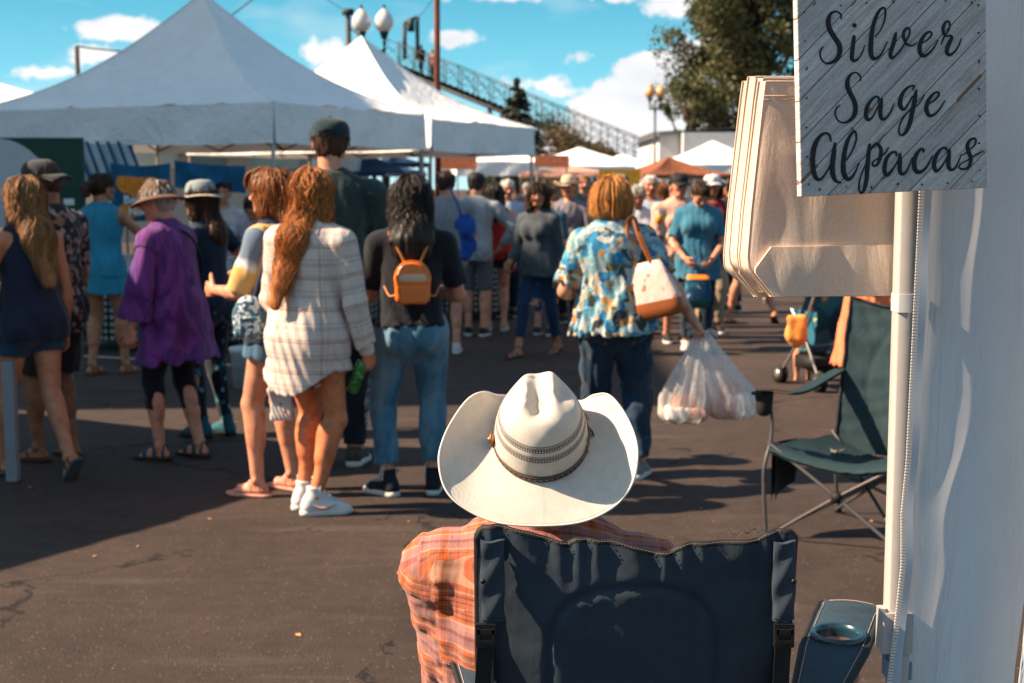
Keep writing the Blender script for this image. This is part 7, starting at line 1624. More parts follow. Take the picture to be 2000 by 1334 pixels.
# 8 tall man in a dark cap
r = make_rig(1.985, 'm', 1.0, head=(-6, 0, 0), armL=((-.12, .25, -1), (.1, .9, -.1)), armR=((.12, .2, -1), (-.2, .8, -.2)), feet=((-.11, .0, 10, 0), (.12, .06, -14, 0)), heel=.028)
p = skin_mesh(r, 'fair', stub=True, hair=(.06, .03, .02)); hair(r, 'short', 'darkbrown', seed=36, n=120, parent=p)
top(r, cloth('dark_green_tee', (.018, .034, .034), .45, fade=(.045, .07, .068)), 't_shirt', off=.022, hem=.10, sleeve=.95, so_=.022, flare=.01, seed=37, amp=.007, parent=p)
bottoms(r, cloth('black_jeans', (.008, .011, .020), .3), 'jeans', off=.016, leg=1.98, flare=.012, parent=p, seed=38, amp=.006)
shoes(r, 'sneaker', simple('dark_trail_shoe', (.05, .045, .04), .8, .6, 40), rub, p, lace=simple('tan_thread', (.35, .27, .22), .8))
cp = cap_hat(r, 'cap', cloth('dark_teal_cap', (.008, .026, .034), .25), p)
MB().tube(catmull([r.head + r.HR @ (vec(x, y, z) * r.hh) for x, y, z in ((-.17, -.525, .19), (-.11, -.55, .30), (.11, -.55, .30), (.17, -.525, .19))], 6), .003, 5).build('back_opening_trim', BT, cp)
put(p, 648, 918, 6, 'tall person in a dark teal cap, dark green tee and black jeans')

# 9 woman with the orange mini backpack
r = make_rig(1.66, 'f', 1.03, head=(6, -6, 2), armL=((-.22, .25, -1), (.45, 1, .15)), armR=((.30, .22, -1), (-.65, .85, .12)), feet=((-.13, .02, 42, 0), (.11, .05, -8, 0)), heel=.024)
p = skin_mesh(r, 'red'); hair(r, 'long', 'black', L=.03, wd=1.18, seed=41, n=700, parent=p, wave=.03, coff=.03, vox=.007)
MB().tube(catmull([r.head + r.HR @ (vec(x, y, z) * r.hh) for x, y, z in ((-.10, -.52, .08), (0, -.57, .10), (.10, -.52, .08))], 5), .012, 6, hv=.6).build('hair_tie', simple('brown_hair_clip', (.16, .06, .03), .5), p)
top(r, cloth('black_tee', (.008, .009, .014), .25), 't_shirt', off=.020, hem=-.015, sleeve=.80, so_=.020, seed=42, parent=p)
jm = cloth('light_wash_denim', (.035, .125, .20), .35, fade=(.24, .36, .43))
bj = bottoms(r, jm, 'jeans', off=.017, leg=1.80, flare=.002, parent=p, seed=43, waist=.095, amp=.004, thigh=1.0)
for sg in (-1, 1):      # back pockets
    c_ = r.hipc + r.right * sg * .068 - r.fw * .118 - r.up * .01; MB().field([Box(c_, (.046, .012, .056), None, .01)], .005, folds(sg + 4, .001)).build('back_pocket', cloth('pocket_denim', (.022, .075, .125), .3, fade=(.15, .23, .30)), bj)
mb = MB(); rs = np.random.RandomState(9)    # ripped knee threads
for k in range(46):
    z = rs.uniform(.36, .62); x = np.interp(z, [r.an['L'][2], r.kn['L'][2], r.hip['L'][2]], [r.an['L'][0], r.kn['L'][0], r.hip['L'][0]]) - .075 - rs.uniform(0, .012); y = np.interp(z, [r.an['L'][2], r.kn['L'][2], r.hip['L'][2]], [r.an['L'][1], r.kn['L'][1], r.hip['L'][1]]) + rs.uniform(-.04, .05)
    mb.tube([(x + .015, y, z), (x - .004, y, z + .004), (x - .010, y + .005, z - .014)], .0016, 4)
mb.build('frayed_threads', simple('white_thread', (.5, .56, .6), .9), bj)
for q in 'LR':
    s_ = shoe(r, q, 'hitop', simple('black_canvas', (.009, .011, .018), .85, .2), rub, p, lace=simple('cotton_lace', (.65, .62, .58), .9)); R_, o_, u_ = r.FR[q], r.fo[q], r.u
    MB().field([Ell(o_ + R_ @ (vec(0, .135, .026) * u_), (.034 * u_, .026 * u_, .018 * u_), R_), Plane(o_ + R_ @ (vec(0, .120, 0) * u_), -R_[:, 1])], .004).build('toe_cap', rub, s_)
    sg = 1 if q == 'R' else 1; c_ = r.an[q] + R_[:, 2] * .018 + R_[:, 0] * sg * .0405 * u_ * 1.06 - R_[:, 1] * .002; MB().cyl(c_ - R_[:, 0] * .004, c_ + R_[:, 0] * .0035, .0215, n=24).build('ankle_patch', simple('patch_white', (.55, .55, .53), .7), s_)
    mb = MB(); n1 = c_ + R_[:, 0] * .0045; ry_, rz_ = R_[:, 1], R_[:, 2]; a = np.linspace(0, 2 * math.pi, 20, endpoint=False); mb.tube(n1 + np.outer(np.cos(a), ry_) * .014 + np.outer(np.sin(a), rz_) * .014, .0016, 4, closed=True); st = [n1 + ((.0095 if k % 2 == 0 else .004) * (math.cos(math.pi / 2 + k * math.pi / 5) * ry_ + math.sin(math.pi / 2 + k * math.pi / 5) * rz_)) for k in range(10)]; mb.add(st + [n1 + R_[:, 0] * .0015], [(k, (k + 1) % 10, 10) for k in range(10)]); mb.build('star_emblem', simple('navy_print', (.01, .02, .06), .7), s_)
put(p, 803, 975, 6, 'person with wavy black hair in a black tee and light blue jeans')
MX = Matrix.Translation(p.location) @ Matrix.Rotation(rad(6), 4, 'Z')
# the backpack
orl = simple('orange_leather', (.72, .155, .015), .38, .12, 12, bs=.12, bscale=180, spec=.5); tan_s = simple('tan_strap_leather', (.50, .17, .035), .45, .12)
bpc = r.chest - r.fw * (.155 + .03) - r.up * .075; bp = empty('mini_backpack', tuple(MX @ Vector(bpc)), rad(6), 'small orange leather backpack with a cream panel on the black tee', 'backpack')
body = [Ell((0, 0, .05), (.088, .042, .075), None, .03), Box((0, 0, -.02), (.088, .040, .072), None, .03, .03)]
bb_ = MB().field(body, .004).build('body', orl, bp)
MB().field([Box((0, -.038, -.045), (.070, .018, .048), None, .014)], .004).build('front_pocket', orl, bp)
MB().field([Cone((-.045, -.041, .034), (.045, -.041, .034), .024, .024, .0, vec(0, 1, 0), .35), Plane((0, 0, .018), (0, 0, -1))], .003).build('cream_panel', simple('cream_canvas', (.62, .40, .27), .8, .1), bp)
MB().tube(catmull([(-.085, -.028, .02), (-.07, -.032, .09), (0, -.03, .122), (.07, -.032, .09), (.085, -.028, .02)], 8), .0028, 5).build('zip', simple('brass_zip', (.4, .22, .06), .4, metal=.6), bb_)
inv = MX.inverted(); 
for sg in (-1, 1):
    a = [bpc + vec(sg * .035, .005, .105), bpc + vec(sg * .075, .03, .19), r.sh['L' if sg < 0 else 'R'] * .55 + r.neck * .45 - r.fw * .075 + r.up * .025 + r.right * sg * .02, r.sh['L' if sg < 0 else 'R'] * .6 + r.neck * .4 + r.up * .045, r.sh['L' if sg < 0 else 'R'] * .62 + r.neck * .38 + r.fw * .12 - r.up * .04]
    Pp = catmull([np.array(MX @ Vector(q)) - np.array(bp.location) for q in a], 8); Rm = rotz(-rad(6)); Pp = Pp @ Rm.T; n_ = vec(1, 0, 0) * .0075
    MB().grid(np.stack([Pp - n_, Pp + n_, Pp + n_ + vec(0, -.003, .002), Pp - n_ + vec(0, -.003, .002), Pp - n_])).build('shoulder_strap', tan_s, bp)
    MB().tube(catmull([(sg * .085, .01, -.05), (sg * .115, .03, -.055), (sg * .14, .08, -.01)], 6), .005, 5).build('lower_strap', tan_s, bp)

# 10 woman with a ginger bob in a painted shirt, carrying bags
r = make_rig(1.66, 'f', 1.18, side=-2.5, head=(-8, 4, 2), armL=((-.34, .06, -1), (.35, .95, -.1)), armR=((.56, -.34, -.95), (.56, -.30, -.92)), feet=((-.10, .04, 6, 0), (.13, -.02, -22, 0)), heel=.025)
p = skin_mesh(r, 'red', curl=(28, 62)); hair(r, 'bob', 'ginger', seed=51, n=520, parent=p, wave=.004, vox=.007, sr=.003)
pm_ = floral('painted_print', [(0, (.34, .40, .40)), (.18, (.02, .17, .32)), (.32, (.11, .28, .36)), (.44, (.44, .43, .38)), (.54, (.035, .045, .05)), (.64, (.40, .19, .06)), (.70, (.16, .30, .34)), (.82, (.42, .32, .20)), (.90, (.015, .07, .17)), (.95, (.12, .11, .05))], 25, dist=4.5)
top(r, pm_, 'printed_shirt', off=.026, hem=.035, flare=.03, sleeve=.86, so_=.024, seed=52, amp=.007, parent=p, fl=.82)
bottoms(r, cloth('indigo_jeans', (.008, .022, .048), .35, fade=(.02, .05, .085)), 'jeans', off=.014, leg=1.95, flare=.016, parent=p, seed=53, amp=.006)
shoes(r, 'sneaker', simple('grey_walking_shoe', (.20, .19, .19), .8, .3, 30), rub, p)
put(p, 1203, 938, 3, 'person with a ginger bob in a blue painted print shirt carrying plastic carrier bags')
MJ = Matrix.Translation(p.location) @ Matrix.Rotation(rad(3), 4, 'Z'); jh = MJ @ Vector(r.wr['R'] + r.fdir['R'] * .08)
# carrier bags
def film(name):
    m, nt, pp, o = newmat(name); co = coords(nt); n_ = noise(nt, vmt(nt, 'MULTIPLY', co, (1, 1, .3)), 22, 5, .65, 1.0); pp.inputs['Base Color'].default_value = (.86, .84, .82, 1); pp.inputs['Roughness'].default_value = .22
    bump(nt, pp, n_.outputs[0], .9, .02); tp = nd(nt, 'ShaderNodeBsdfTransparent'); tr = nd(nt, 'ShaderNodeBsdfTranslucent'); tr.inputs[0].default_value = (.9, .86, .82, 1); m1 = nd(nt, 'ShaderNodeMixShader'); m1.inputs[0].default_value = .6; nt.links.new(pp.outputs[0], m1.inputs[1]); nt.links.new(tr.outputs[0], m1.inputs[2])
    m2 = nd(nt, 'ShaderNodeMixShader'); nt.links.new(ramp(nt, n_.outputs[0], [(.35, .30), (.65, .64)]), m2.inputs[0]); nt.links.new(tp.outputs[0], m2.inputs[1]); nt.links.new(m1.outputs[0], m2.inputs[2]); nt.links.new(m2.outputs[0], o.inputs[0]); return m
flm = film('clear_white_film')
def carrier(origin, pts, wd, label, seed, goods):
    o = empty('carrier_bag', tuple(origin), 0, label, 'carrier bag', 'plastic carrier bags in one hand'); n = 48; t = np.linspace(0, 2 * math.pi, n, endpoint=False); P_ = catmull([q[:3] for q in pts], 7); R_ = np.interp(np.linspace(0, 1, len(P_)), np.linspace(0, 1, len(pts)), [q[3] for q in pts]); rs = np.random.RandomState(seed); ph = rs.uniform(0, 6, 4)
    rows = []
    for i, (c, rr) in enumerate(zip(P_, R_)):
        k = i / len(P_); w = 1 + .16 * (1 - k * .75) * np.sin(7 * t + ph[0]) + .08 * np.sin(13 * t + ph[1] + 3 * k) + .05 * np.sin(3 * t + ph[2] + 5 * k); rows.append(np.stack([c[0] + rr * w * np.cos(t), c[1] + rr * w * .62 * np.sin(t), c[2] + .010 * np.sin(5 * t + ph[3]) * (k > .7)], 1))
    rows.append(np.tile(P_[-1] - vec(0, 0, .015), (n, 1))); MB().grid(np.array(rows), wrapv=True).build('film', flm, o)
    mb = MB()      # knot ears
    for a in (-2.5, -1.9, -.6, 2.6):
        q = [(0, 0, .0), (.05 * math.cos(a), .01, .03 + .02 * math.sin(a)), (.10 * math.cos(a), .02, .02 + .045 * math.sin(a))]; g = catmull(q, 5); mb.grid(np.stack([g - vec(0, .004, .018) * np.linspace(.2, 1, len(g))[:, None], g, g + vec(0, .012, .020) * np.linspace(.2, 1, len(g))[:, None]]))
    mb.build('knot', flm, o)
    return o
jv = np.array(jh); 
dz = 4445; 
c1 = carrier(jv, [(-.01, 0, .02, .018), (-.03, 0, -.06, .035), (-.06, 0, -.20, .09), (-.085, 0, -.34, .135), (-.09, 0, -.43, .135), (-.09, 0, -.475, .10)], 0, 'clear carrier bag of wrapped goods hanging closest to the jeans', 3, None)
c2 = carrier(jv, [(.01, 0, .02, .018), (.04, .02, -.06, .04), (.09, .02, -.20, .10), (.15, .03, -.32, .145), (.17, .03, -.41, .145), (.17, .03, -.455, .11)], 0, 'clear carrier bag of wrapped goods swinging out to the right', 4, None)
meatm = simple('pink_wrapped_goods', (.80, .32, .22), .5, .5, 22)
for k, (x, y, z, a, b, c) in enumerate(((-.13, 0, -.43, .055, .05, .03), (-.04, .0, -.43, .05, .045, .028), (-.09, .01, -.36, .05, .04, .035), (.20, .03, -.39, .05, .045, .05), (.12, .03, -.40, .05, .05, .035), (.16, .03, -.31, .04, .035, .035))):
    o = MB().field([Box((0, 0, 0), (a * 1.25, b * 1.2, c * 1.3), None, .018)], .007, folds(k, .004, 2)).build('wrapped_parcel', meatm if k % 3 else simple('white_paper_wrap', (.85, .74, .68), .7, .2, 14), None, tuple(jv + vec(x, y, z))); tag(o, ['flat pink parcel low at the left of the nearer carrier bag', 'white paper parcel low at the right of the nearer carrier bag', 'pink parcel on top of two others in the nearer carrier bag', 'squarish white parcel at the right of the outer carrier bag', 'pink parcel low at the left of the outer carrier bag', 'small pink parcel topmost in the outer carrier bag'][k] if False else ['pink wrapped parcel low at the outer side of the bag nearest the jeans', 'pink wrapped parcel low at the inner side of the bag nearest the jeans', 'pink wrapped parcel lying on two others in the bag nearest the jeans', 'white wrapped parcel at the outer side of the swinging bag', 'pink wrapped parcel low at the inner side of the swinging bag', 'pink wrapped parcel topmost in the swinging bag'][k], 'parcel', 'wrapped parcels in the carrier bags')
    if k == 0: o['label'] = 'white wrapped parcel low at the outer side of the bag nearest the jeans'
# handbag on the shoulder
hbp = np.array(MJ @ Vector(r.chest + r.right * .190 - r.fw * .17 - r.up * .12)); hb = empty('handbag', tuple(hbp), rad(-24), 'pale flowered handbag with a tan leather base on the shoulder of the printed shirt', 'handbag')
hm = floral('pale_flowered_canvas', [(0, (.62, .44, .37)), (.32, (.52, .16, .12)), (.45, (.66, .50, .43)), (.62, (.26, .28, .36)), (.72, (.62, .32, .22)), (.82, (.66, .50, .42))], 38, (.64, .47, .40), .55)
def loftbag(rows, mat, name, par): 
    t = np.linspace(0, 2 * math.pi, 32, endpoint=False); se = lambda c_, p_: np.sign(c_) * np.abs(c_) ** p_
    return MB().grid(np.array([[(w * se(math.cos(a), .5) + ox, d_ * se(math.sin(a), .5), z) for a in t] for z, w, d_, ox in rows]), wrapv=True).build(name, mat, par)
loftbag([(.11, .001, .001, -.02), (.11, .07, .022, -.02), (.06, .085, .035, -.01), (-.02, .105, .05, 0), (-.075, .118, .058, 0)], hm, 'body', hb)
lb_ = simple('cognac_leather', (.30, .085, .022), .4, .15, 14); loftbag([(-.070, .120, .060, 0), (-.10, .122, .062, 0), (-.135, .110, .056, .005), (-.145, .09, .045, .005), (-.147, .001, .001, 0)], lb_, 'base', hb)
for yo in (-.02, .02): MB().tube(catmull([(-.055, yo, .10), (-.07, yo, .20), (-.06, yo + .02, .30), (-.035, yo + .03, .315), (-.015, yo, .22), (.015, yo, .10)], 8), .0075, 6).build('handle', lb_, hb)

hb.scale = (1.2, 1.0, 1.2); hb.rotation_euler = (0, rad(-13), rad(-24))

# 11 walking woman in grey
r = make_rig(1.64, 'f', 1.0, head=(28, 0, 0), armL=((-.14, -.15, -1), (-.05, .1, -1)), armR=((.20, .12, -1), (-.10, .75, -.55)), feet=((-.07, -.26, 4, 16), (.07, .26, -6, 0)), heel=.018)
p = skin_mesh(r, 'tan', vb=.011, hair=(.03, .02, .01)); hair(r, 'long', 'darkbrown', L=.30, wd=.9, seed=61, n=160, parent=p, wave=.03, sr=.005)
top(r, cloth('slate_jersey', (.045, .055, .065), .25), 'sweater', off=.022, hem=.06, flare=.015, sleeve=1.75, so_=.016, seed=62, parent=p, vox=.010)
bottoms(r, cloth('indigo_jeans2', (.008, .026, .060), .3), 'jeans', off=.009, leg=1.80, parent=p, seed=63, vox=.010)
shoes(r, 'flip', simple('brown_leather_strap'), simple('brown_sole'), p, vox=.009) if False else shoes(r, 'flip', MATS['brown_leather_strap'], MATS['brown_sole'], p, vox=.009)
put(p, 1052, 694, 148, 'person with long dark hair in a slate sweater and indigo jeans walking towards us')

# ---- the queue and the crowd further back
def far(px, py, hd, H, sex, tone, hst, hcol, shirt, bot, label, b=1.0, slv=.85, leg=1.9, head=(0, 0, 0), armL=None, armR=None, hat=None, hatm=None, lean=1, D=None, vox=.014, shoe_='sneaker', sm=None, hem=.07, L=.2, tank=False, group='shoppers in the crowd beyond the queue', off=.018, feet=((-.08, .03, 8, 0), (.09, -.03, -10, 0)), n=60, sole=None, skirt_=None, wd=1.0, flare=0.):
    r = make_rig(H, sex, b, lean=lean, head=head, armL=armL, armR=armR, feet=feet); p = skin_mesh(r, tone, vb=vox, vh=vox * .55, bare=False)
    if hst: hair(r, hst, hcol, L=L, seed=int(px), n=n, parent=p, vox=vox * .8, sr=.006, wd=wd)
    top(r, shirt, 'shirt', off=off, hem=hem, sleeve=slv, so_=.016, seed=int(px) + 1, parent=p, vox=vox * .85, tank=tank, flare=flare, amp=.006)
    if skirt_: skirt(r, bot, 'skirt', length=skirt_, flare=.06, parent=p, vox=vox * .9)
    else: bottoms(r, bot, 'shorts' if leg < 1.1 else 'trousers', off=.012, leg=leg, flare=.012, parent=p, seed=int(px) + 2, vox=vox * .85)
    for q in 'LR': shoe(r, q, shoe_, sm or drub, sole or rub, p, vox=vox * .7)
    if hat: cap_hat(r, hat, hatm, p)
    put(p, px, py, hd, label, group, D=D); return p, r
for k_ in ('px',): pass
bl = cloth('blue_oxford', (.36, .42, .52), .12); kh = cloth('khaki_twill', (.30, .22, .14), .15); dk = cloth('dark_indigo', (.008, .018, .035), .3); gr = cloth('heather_grey', (.20, .205, .22), .15); g2_ = cloth('pale_grey_knit', (.25, .27, .29), .2)
far(872, 690, 8, 1.76, 'm', 'fair', 'short', 'darkbrown', gr, cloth('grey_shorts', (.11, .115, .13), .2), 'person in a heather grey tee and grey shorts right of the orange backpack', slv=.9, leg=.95, armR=((.2, .3, -1), (-.1, .6, -.6)), sm=simple('white_trainer', (.5, .5, .5), .6), vox=.012, group='shoppers queuing by the second tent')
far(928, 656, -6, 1.76, 'm', 'fair', 'crop', 'black', g2_, cloth('grey_shorts'  if False else 'slate_shorts', (.10, .11, .125), .2), 'person in a black cap and pale grey long sleeved top, elbow out', slv=1.85, leg=.98, armL=((-.15, .2, -1), (.1, .8, -.3)), armR=((.75, .05, -.8), (-.55, .3, -.75)), hat='cap', hatm=BT, vox=.012, group='shoppers queuing by the second tent', lean=6)
sl = empty('sling_bag', tuple(W(908, 445, 13.0)), 0, 'crumpled royal blue sling bag hanging between the two grey tops', 'sling bag'); MB().field([Ell((0, 0, 0), (.075, .05, .13)), Ell((.03, 0, -.13), (.06, .04, .10)), Ell((.0, .0, -.24), (.045, .03, .05))], .009, folds(4, .014, 2)).build('body', cloth('royal_blue_nylon', (.008, .055, .24), .4), sl); MB().tube(catmull([(-.03, 0, .1), (-.08, .02, .25), (-.14, .1, .36)], 5), .010, 5).build('strap', cloth('royal_blue_nylon'), sl)
far(968, 645, 4, 1.64, 'f', 'fair', 'long', 'black', cloth('red_jersey', (.36, .022, .012), .25), cloth('navy_skirt', (.008, .012, .03), .2), 'person with long black hair in a red vest top and navy shorts', slv=0, leg=.34, L=.14, hem=.04, sm=simple('tan_trainer', (.42, .30, .2), .7), vox=.013, group='shoppers queuing by the second tent', flare=.02)
far(990, 618, 186, 1.70, 'm', 'red', 'crop', 'white', bl, dk, 'balding person facing us in a pale blue shirt with a white name badge', slv=1.3, vox=.013, head=(6, -4, 0))
bdg = MB().box((0, 0, 0), (.045, .004, .055)).build('name_badge', simple('badge_white', (.6, .6, .58), .5), None, tuple(W(976, 437, 16.85)), flat=True); tag(bdg, 'white name badge hanging on the pale blue shirt', 'name badge')
far(1062, 655, -20, 1.62, 'm', 'fair', 'short', 'darkbrown', cloth('teal_tee', (.02, .06, .09), .2), cloth('bright_blue_shorts', (.01, .05, .13), .2), 'person in blue knee shorts and navy canvas shoes hidden behind the walking shopper', leg=1.02, sm=simple('navy_canvas', (.02, .035, .06), .8), vox=.014)
far(1112, 632, 160, 1.72, 'm', 'tan', 'short', 'darkbrown', cloth('mauve_grey_tee', (.16, .14, .16), .2), dk, 'person in a broad straw cowboy hat with a hand raised to the mouth', armR=((.3, .3, -.9), (-.3, .35, 1)), hat='straw', hatm=simple('pale_straw', (.52, .38, .26), .8, .2, 30), vox=.013)
far(1212, 618, 178, 1.76, 'm', 'red', 'short', 'grey', cloth('crimson_tee', (.26, .012, .02), .2), dk, 'person in a crimson tee just right of the ginger bob', D=17.5)
far(1243, 660, 188, 1.62, 'f', 'brown', 'short', 'grey', cloth('white_overshirt', (.52, .54, .58), .12), kh, 'grey haired person in an open white overshirt over a blue top holding a drink', slv=1.6, armL=((-.3, .2, -1), (.3, .9, .5)), vox=.012, head=(-10, -14, 0), off=.03)
bt = MB().field([Ell((0, 0, 0), (.085, .03, .20))], .01, folds(5, .004)).build('blue_inner_top', cloth('inner_blue', (.012, .07, .17), .25)); q = W(1245, 455, 13.6); bt.location = (q.x, q.y, q.z - .02); 
pr = [o for o in bpy.data.objects if o.get('label', '').startswith('grey haired person in an open')][0]; bt.parent = pr; bt.matrix_parent_inverse = (Matrix.Translation(pr.location) @ Matrix.Rotation(pr.rotation_euler.z, 4, 'Z')).inverted(); bt.location = (q.x, 14.92 - .30 + .11, q.z)
far(1268, 640, 182, 1.74, 'm', 'tan', 'crop', 'white', bl, kh, 'white haired person in a pale blue shirt standing right behind the white overshirt', D=16.2, slv=1.4)
far(1291, 628, 20, 1.66, 'f', 'tan', 'long', 'auburn', cloth('blush_top', (.42, .26, .22), .15), dk, 'person with straight reddish hair below the brown tent', D=18)
dr = empty('drink_cup', tuple(W(1288, 425, 13.6)), 0, 'amber drink in a clear cup held in front of the white overshirt', 'drink cup'); MB().cyl((0, 0, -.06), (0, 0, .04), .030, .038, 16).build('drink', simple('amber_drink', (.75, .25, .03), .3, .2, 20), dr); MB().cyl((0, 0, .04), (0, 0, .065), .039, .041, 16, cap=False).build('rim', simple('clear_rim', (.6, .6, .6), .2), dr)
far(1322, 650, -168, 1.74, 'm', 'red', 'short', 'black', cloth('peach_tee', (.62, .34, .25), .12), kh, 'person in a black cap, peach tee and khaki shorts beside the teal top', slv=.9, leg=.98, hat='cap', hatm=BT, vox=.012, D=14.6, armR=((.12, .1, -1), (.0, .3, -1)), shoe_='sneaker', off=.024)
far(1362, 640, 176, 1.68, 'f', 'red', 'short', 'darkbrown', cloth('teal_blue_top', (.018, .10, .165), .3, fade=(.06, .20, .27)), dk, 'person looking down in a loose teal blue top with a cross body strap', b=1.12, slv=.8, vox=.011, D=14.0, head=(14, -38, 0), armL=((-.3, .25, -1), (.4, .55, -.5)), armR=((.3, .25, -1), (-.4, .55, -.5)), off=.030, flare=.03, hem=.11, shoe_='sneaker', sm=simple('white_trainer'  if False else 'pale_trainer', (.5, .45, .4), .6), n=110)
U_ = W(1362, 500, 13.8); sb_ = empty('shopping_bag', (U_.x, 13.72, W(1362, 565, 13.72).z), 0, 'tall blue patterned shopping bag with an orange zipped top held by the teal top', 'shopping bag')
loftbag([(.14, .001, .001, 0), (.14, .10, .04, 0), (.10, .115, .06, 0)], simple('orange_nylon', (.75, .21, .015), .5, .15), 'top_section', sb_); loftbag([(.10, .117, .061, 0), (-.02, .125, .075, 0), (-.10, .12, .075, 0)], floral('blue_bag_print', [(0, (.01, .06, .12)), (.5, (.03, .16, .22)), (.7, (.30, .42, .45)), (.8, (.01, .05, .10))], 22), 'body', sb_); loftbag([(-.10, .121, .076, 0), (-.17, .10, .06, 0), (-.19, .001, .001, 0)], simple('green_nylon', (.01, .10, .08), .6), 'base', sb_)
for sg in (-1, 1): MB().tube(catmull([(-.05 , sg * .03, .13), (-.03, sg * .03, .30), (.03, sg * .03, .30), (.05, sg * .03, .13)], 6), .007, 5).build('handle', simple('blue_handle', (.01, .05, .14), .7), sb_)
far(1388, 640, 182, 1.74, 'f', 'tan', 'long', 'darkbrown', cloth('maroon_vest', (.16, .012, .018), .2), kh, 'person in a white sun visor cap and maroon top behind the teal top', slv=0, D=15.6, hat='cap', hatm=cloth('white_cap', (.55, .53, .52), .08), L=.1)
far(1428, 605, 30, 1.72, 'f', 'tan', 'short', 'black', cloth('black_knit', (.009, .009, .012), .2), dk, 'person in a black long sleeved top partly hidden by the tote bags', slv=1.9, D=18.2)
ob_ = empty('cross_body_bag', tuple(W(1424, 470, 17.9)), 0, 'orange and green striped bag hanging against the black top', 'bag'); loftbag([(.16, .001, .001, 0), (.16, .10, .04, 0), (.05, .11, .05, 0)], simple('green_stripe', (.02, .20, .08), .7), 'upper_panel', ob_); loftbag([(.05, .112, .051, 0), (-.10, .12, .06, 0), (-.19, .10, .05, 0), (-.20, .001, .001, 0)], simple('orange_canvas', (.70, .16, .02), .7, .25, 20), 'lower_panel', ob_)
far(1463, 632, 60, 1.70, 'm', 'red', 'short', 'darkbrown', kh, kh, 'barelegged person in shorts whose feet show under the tote bags', leg=.8, shoe_='flip', sm=MATS['brown_leather_strap'], sole=MATS['brown_sole'], feet=((-.07, .22, -92, 0), (.10, -.28, -80, 30)), vox=.012)
far(1500, 600, -30, 1.74, 'm', 'brown', 'short', 'black', dk, dk, 'person in dark trousers stepping away behind the tote bags', D=19.5, feet=((-.08, .25, 0, 0), (.08, -.25, 0, 30)))
far(748, 640, 10, 1.58, 'f', 'fair', 'long', 'auburn', cloth('white_lace_top', (.5, .5, .5), .1), dk, 'person with auburn hair and a pale top just left of the orange backpack', D=17.5, L=.08)
# vendors
far(440, 640, 190, 1.66, 'f', 'fair', 'short', 'black', cloth('cream_blouse', (.50, .42, .38), .15), dk, 'vendor with dark bobbed hair and a cream blouse standing at the blue banner', D=15.0, group='stall vendors', vox=.011)
far(488, 640, 205, 1.52, 'f', 'tan', 'pony', 'black', cloth('spotted_tee', (.30, .27, .30), .3), dk, 'smiling vendor with black hair tied back leaning over the food stall', D=14.6, group='stall vendors', vox=.010, lean=12, armL=((-.4, .5, -.6), (.5, .8, -.1)), armR=((.5, .6, -.5), (-.6, .8, 0)))
# more heads between the stalls
mix = [(1002, 26, 1.74, 'm', 'short', 'darkbrown', (.30, .16, .10), 'rust red'), (945, 21, 1.68, 'f', 'long', 'blonde', (.45, .40, .34), 'oatmeal'), (1030, 30, 1.70, 'm', 'crop', 'grey', (.05, .08, .14), 'navy'), (1140, 22, 1.78, 'm', 'short', 'auburn', (.10, .12, .10), 'olive'), (1168, 27, 1.66, 'f', 'short', 'blonde', (.50, .20, .12), 'coral'),
       (1228, 25, 1.70, 'f', 'long', 'ginger', (.40, .42, .46), 'ice blue'), (1405, 27, 1.66, 'f', 'short', 'grey', (.30, .08, .06), 'brick red'), (1410, 21, 1.70, 'm', 'crop', 'white', (.10, .13, .17), 'steel blue'), (1260, 32, 1.72, 'm', 'short', 'grey', (.5, .46, .2), 'pale yellow'), (1310, 34, 1.68, 'f', 'bob' if False else 'short', 'auburn', (.09, .05, .10), 'plum')]
rs = np.random.RandomState(8)
for k, (px, D, H, sx, hs, hc, col, nm) in enumerate(mix):
    far(px, 600, rs.uniform(-30, 30) + (180 if k % 2 else 0), H, sx, ['fair', 'tan', 'red'][k % 3], hs, hc, cloth('crowd_top_%s' % nm.replace(' ', '_'), col, .2), [dk, kh, gr][k % 3], 'distant shopper in a %s top %s' % (nm, ['under the far white tent', 'beyond the red vest top', 'far behind the name badge', 'behind the ginger bob', 'close behind the ginger bob', 'left of the white overshirt', 'beyond the white visor cap', 'in front of the dark stall at the right', 'below the brown tent roof', 'beyond the peach tee'][k]), D=D, vox=.019, n=24, L=.12)
# one walker up on the stair landing
def stairman(k, sx, top_c, lab, off):
    p, r = far(820, 500, 150, 1.75, sx, 'red', 'short', 'black', cloth('stair_top_%d' % k, top_c, .2), dk, lab, D=88, vox=.022, n=0, group='people up on the steel stair'); a = S0 + d0 * off; p.location = (a[0], a[1], a[2] - .08); return p
d0 = unit(S1 - S0); stairman(0, 'm', (.02, .02, .03), 'tiny person in black at the top of the steel stair', 2.2); stairman(1, 'f', (.45, .18, .14), 'tiny person in red at the top of the steel stair', 3.0)

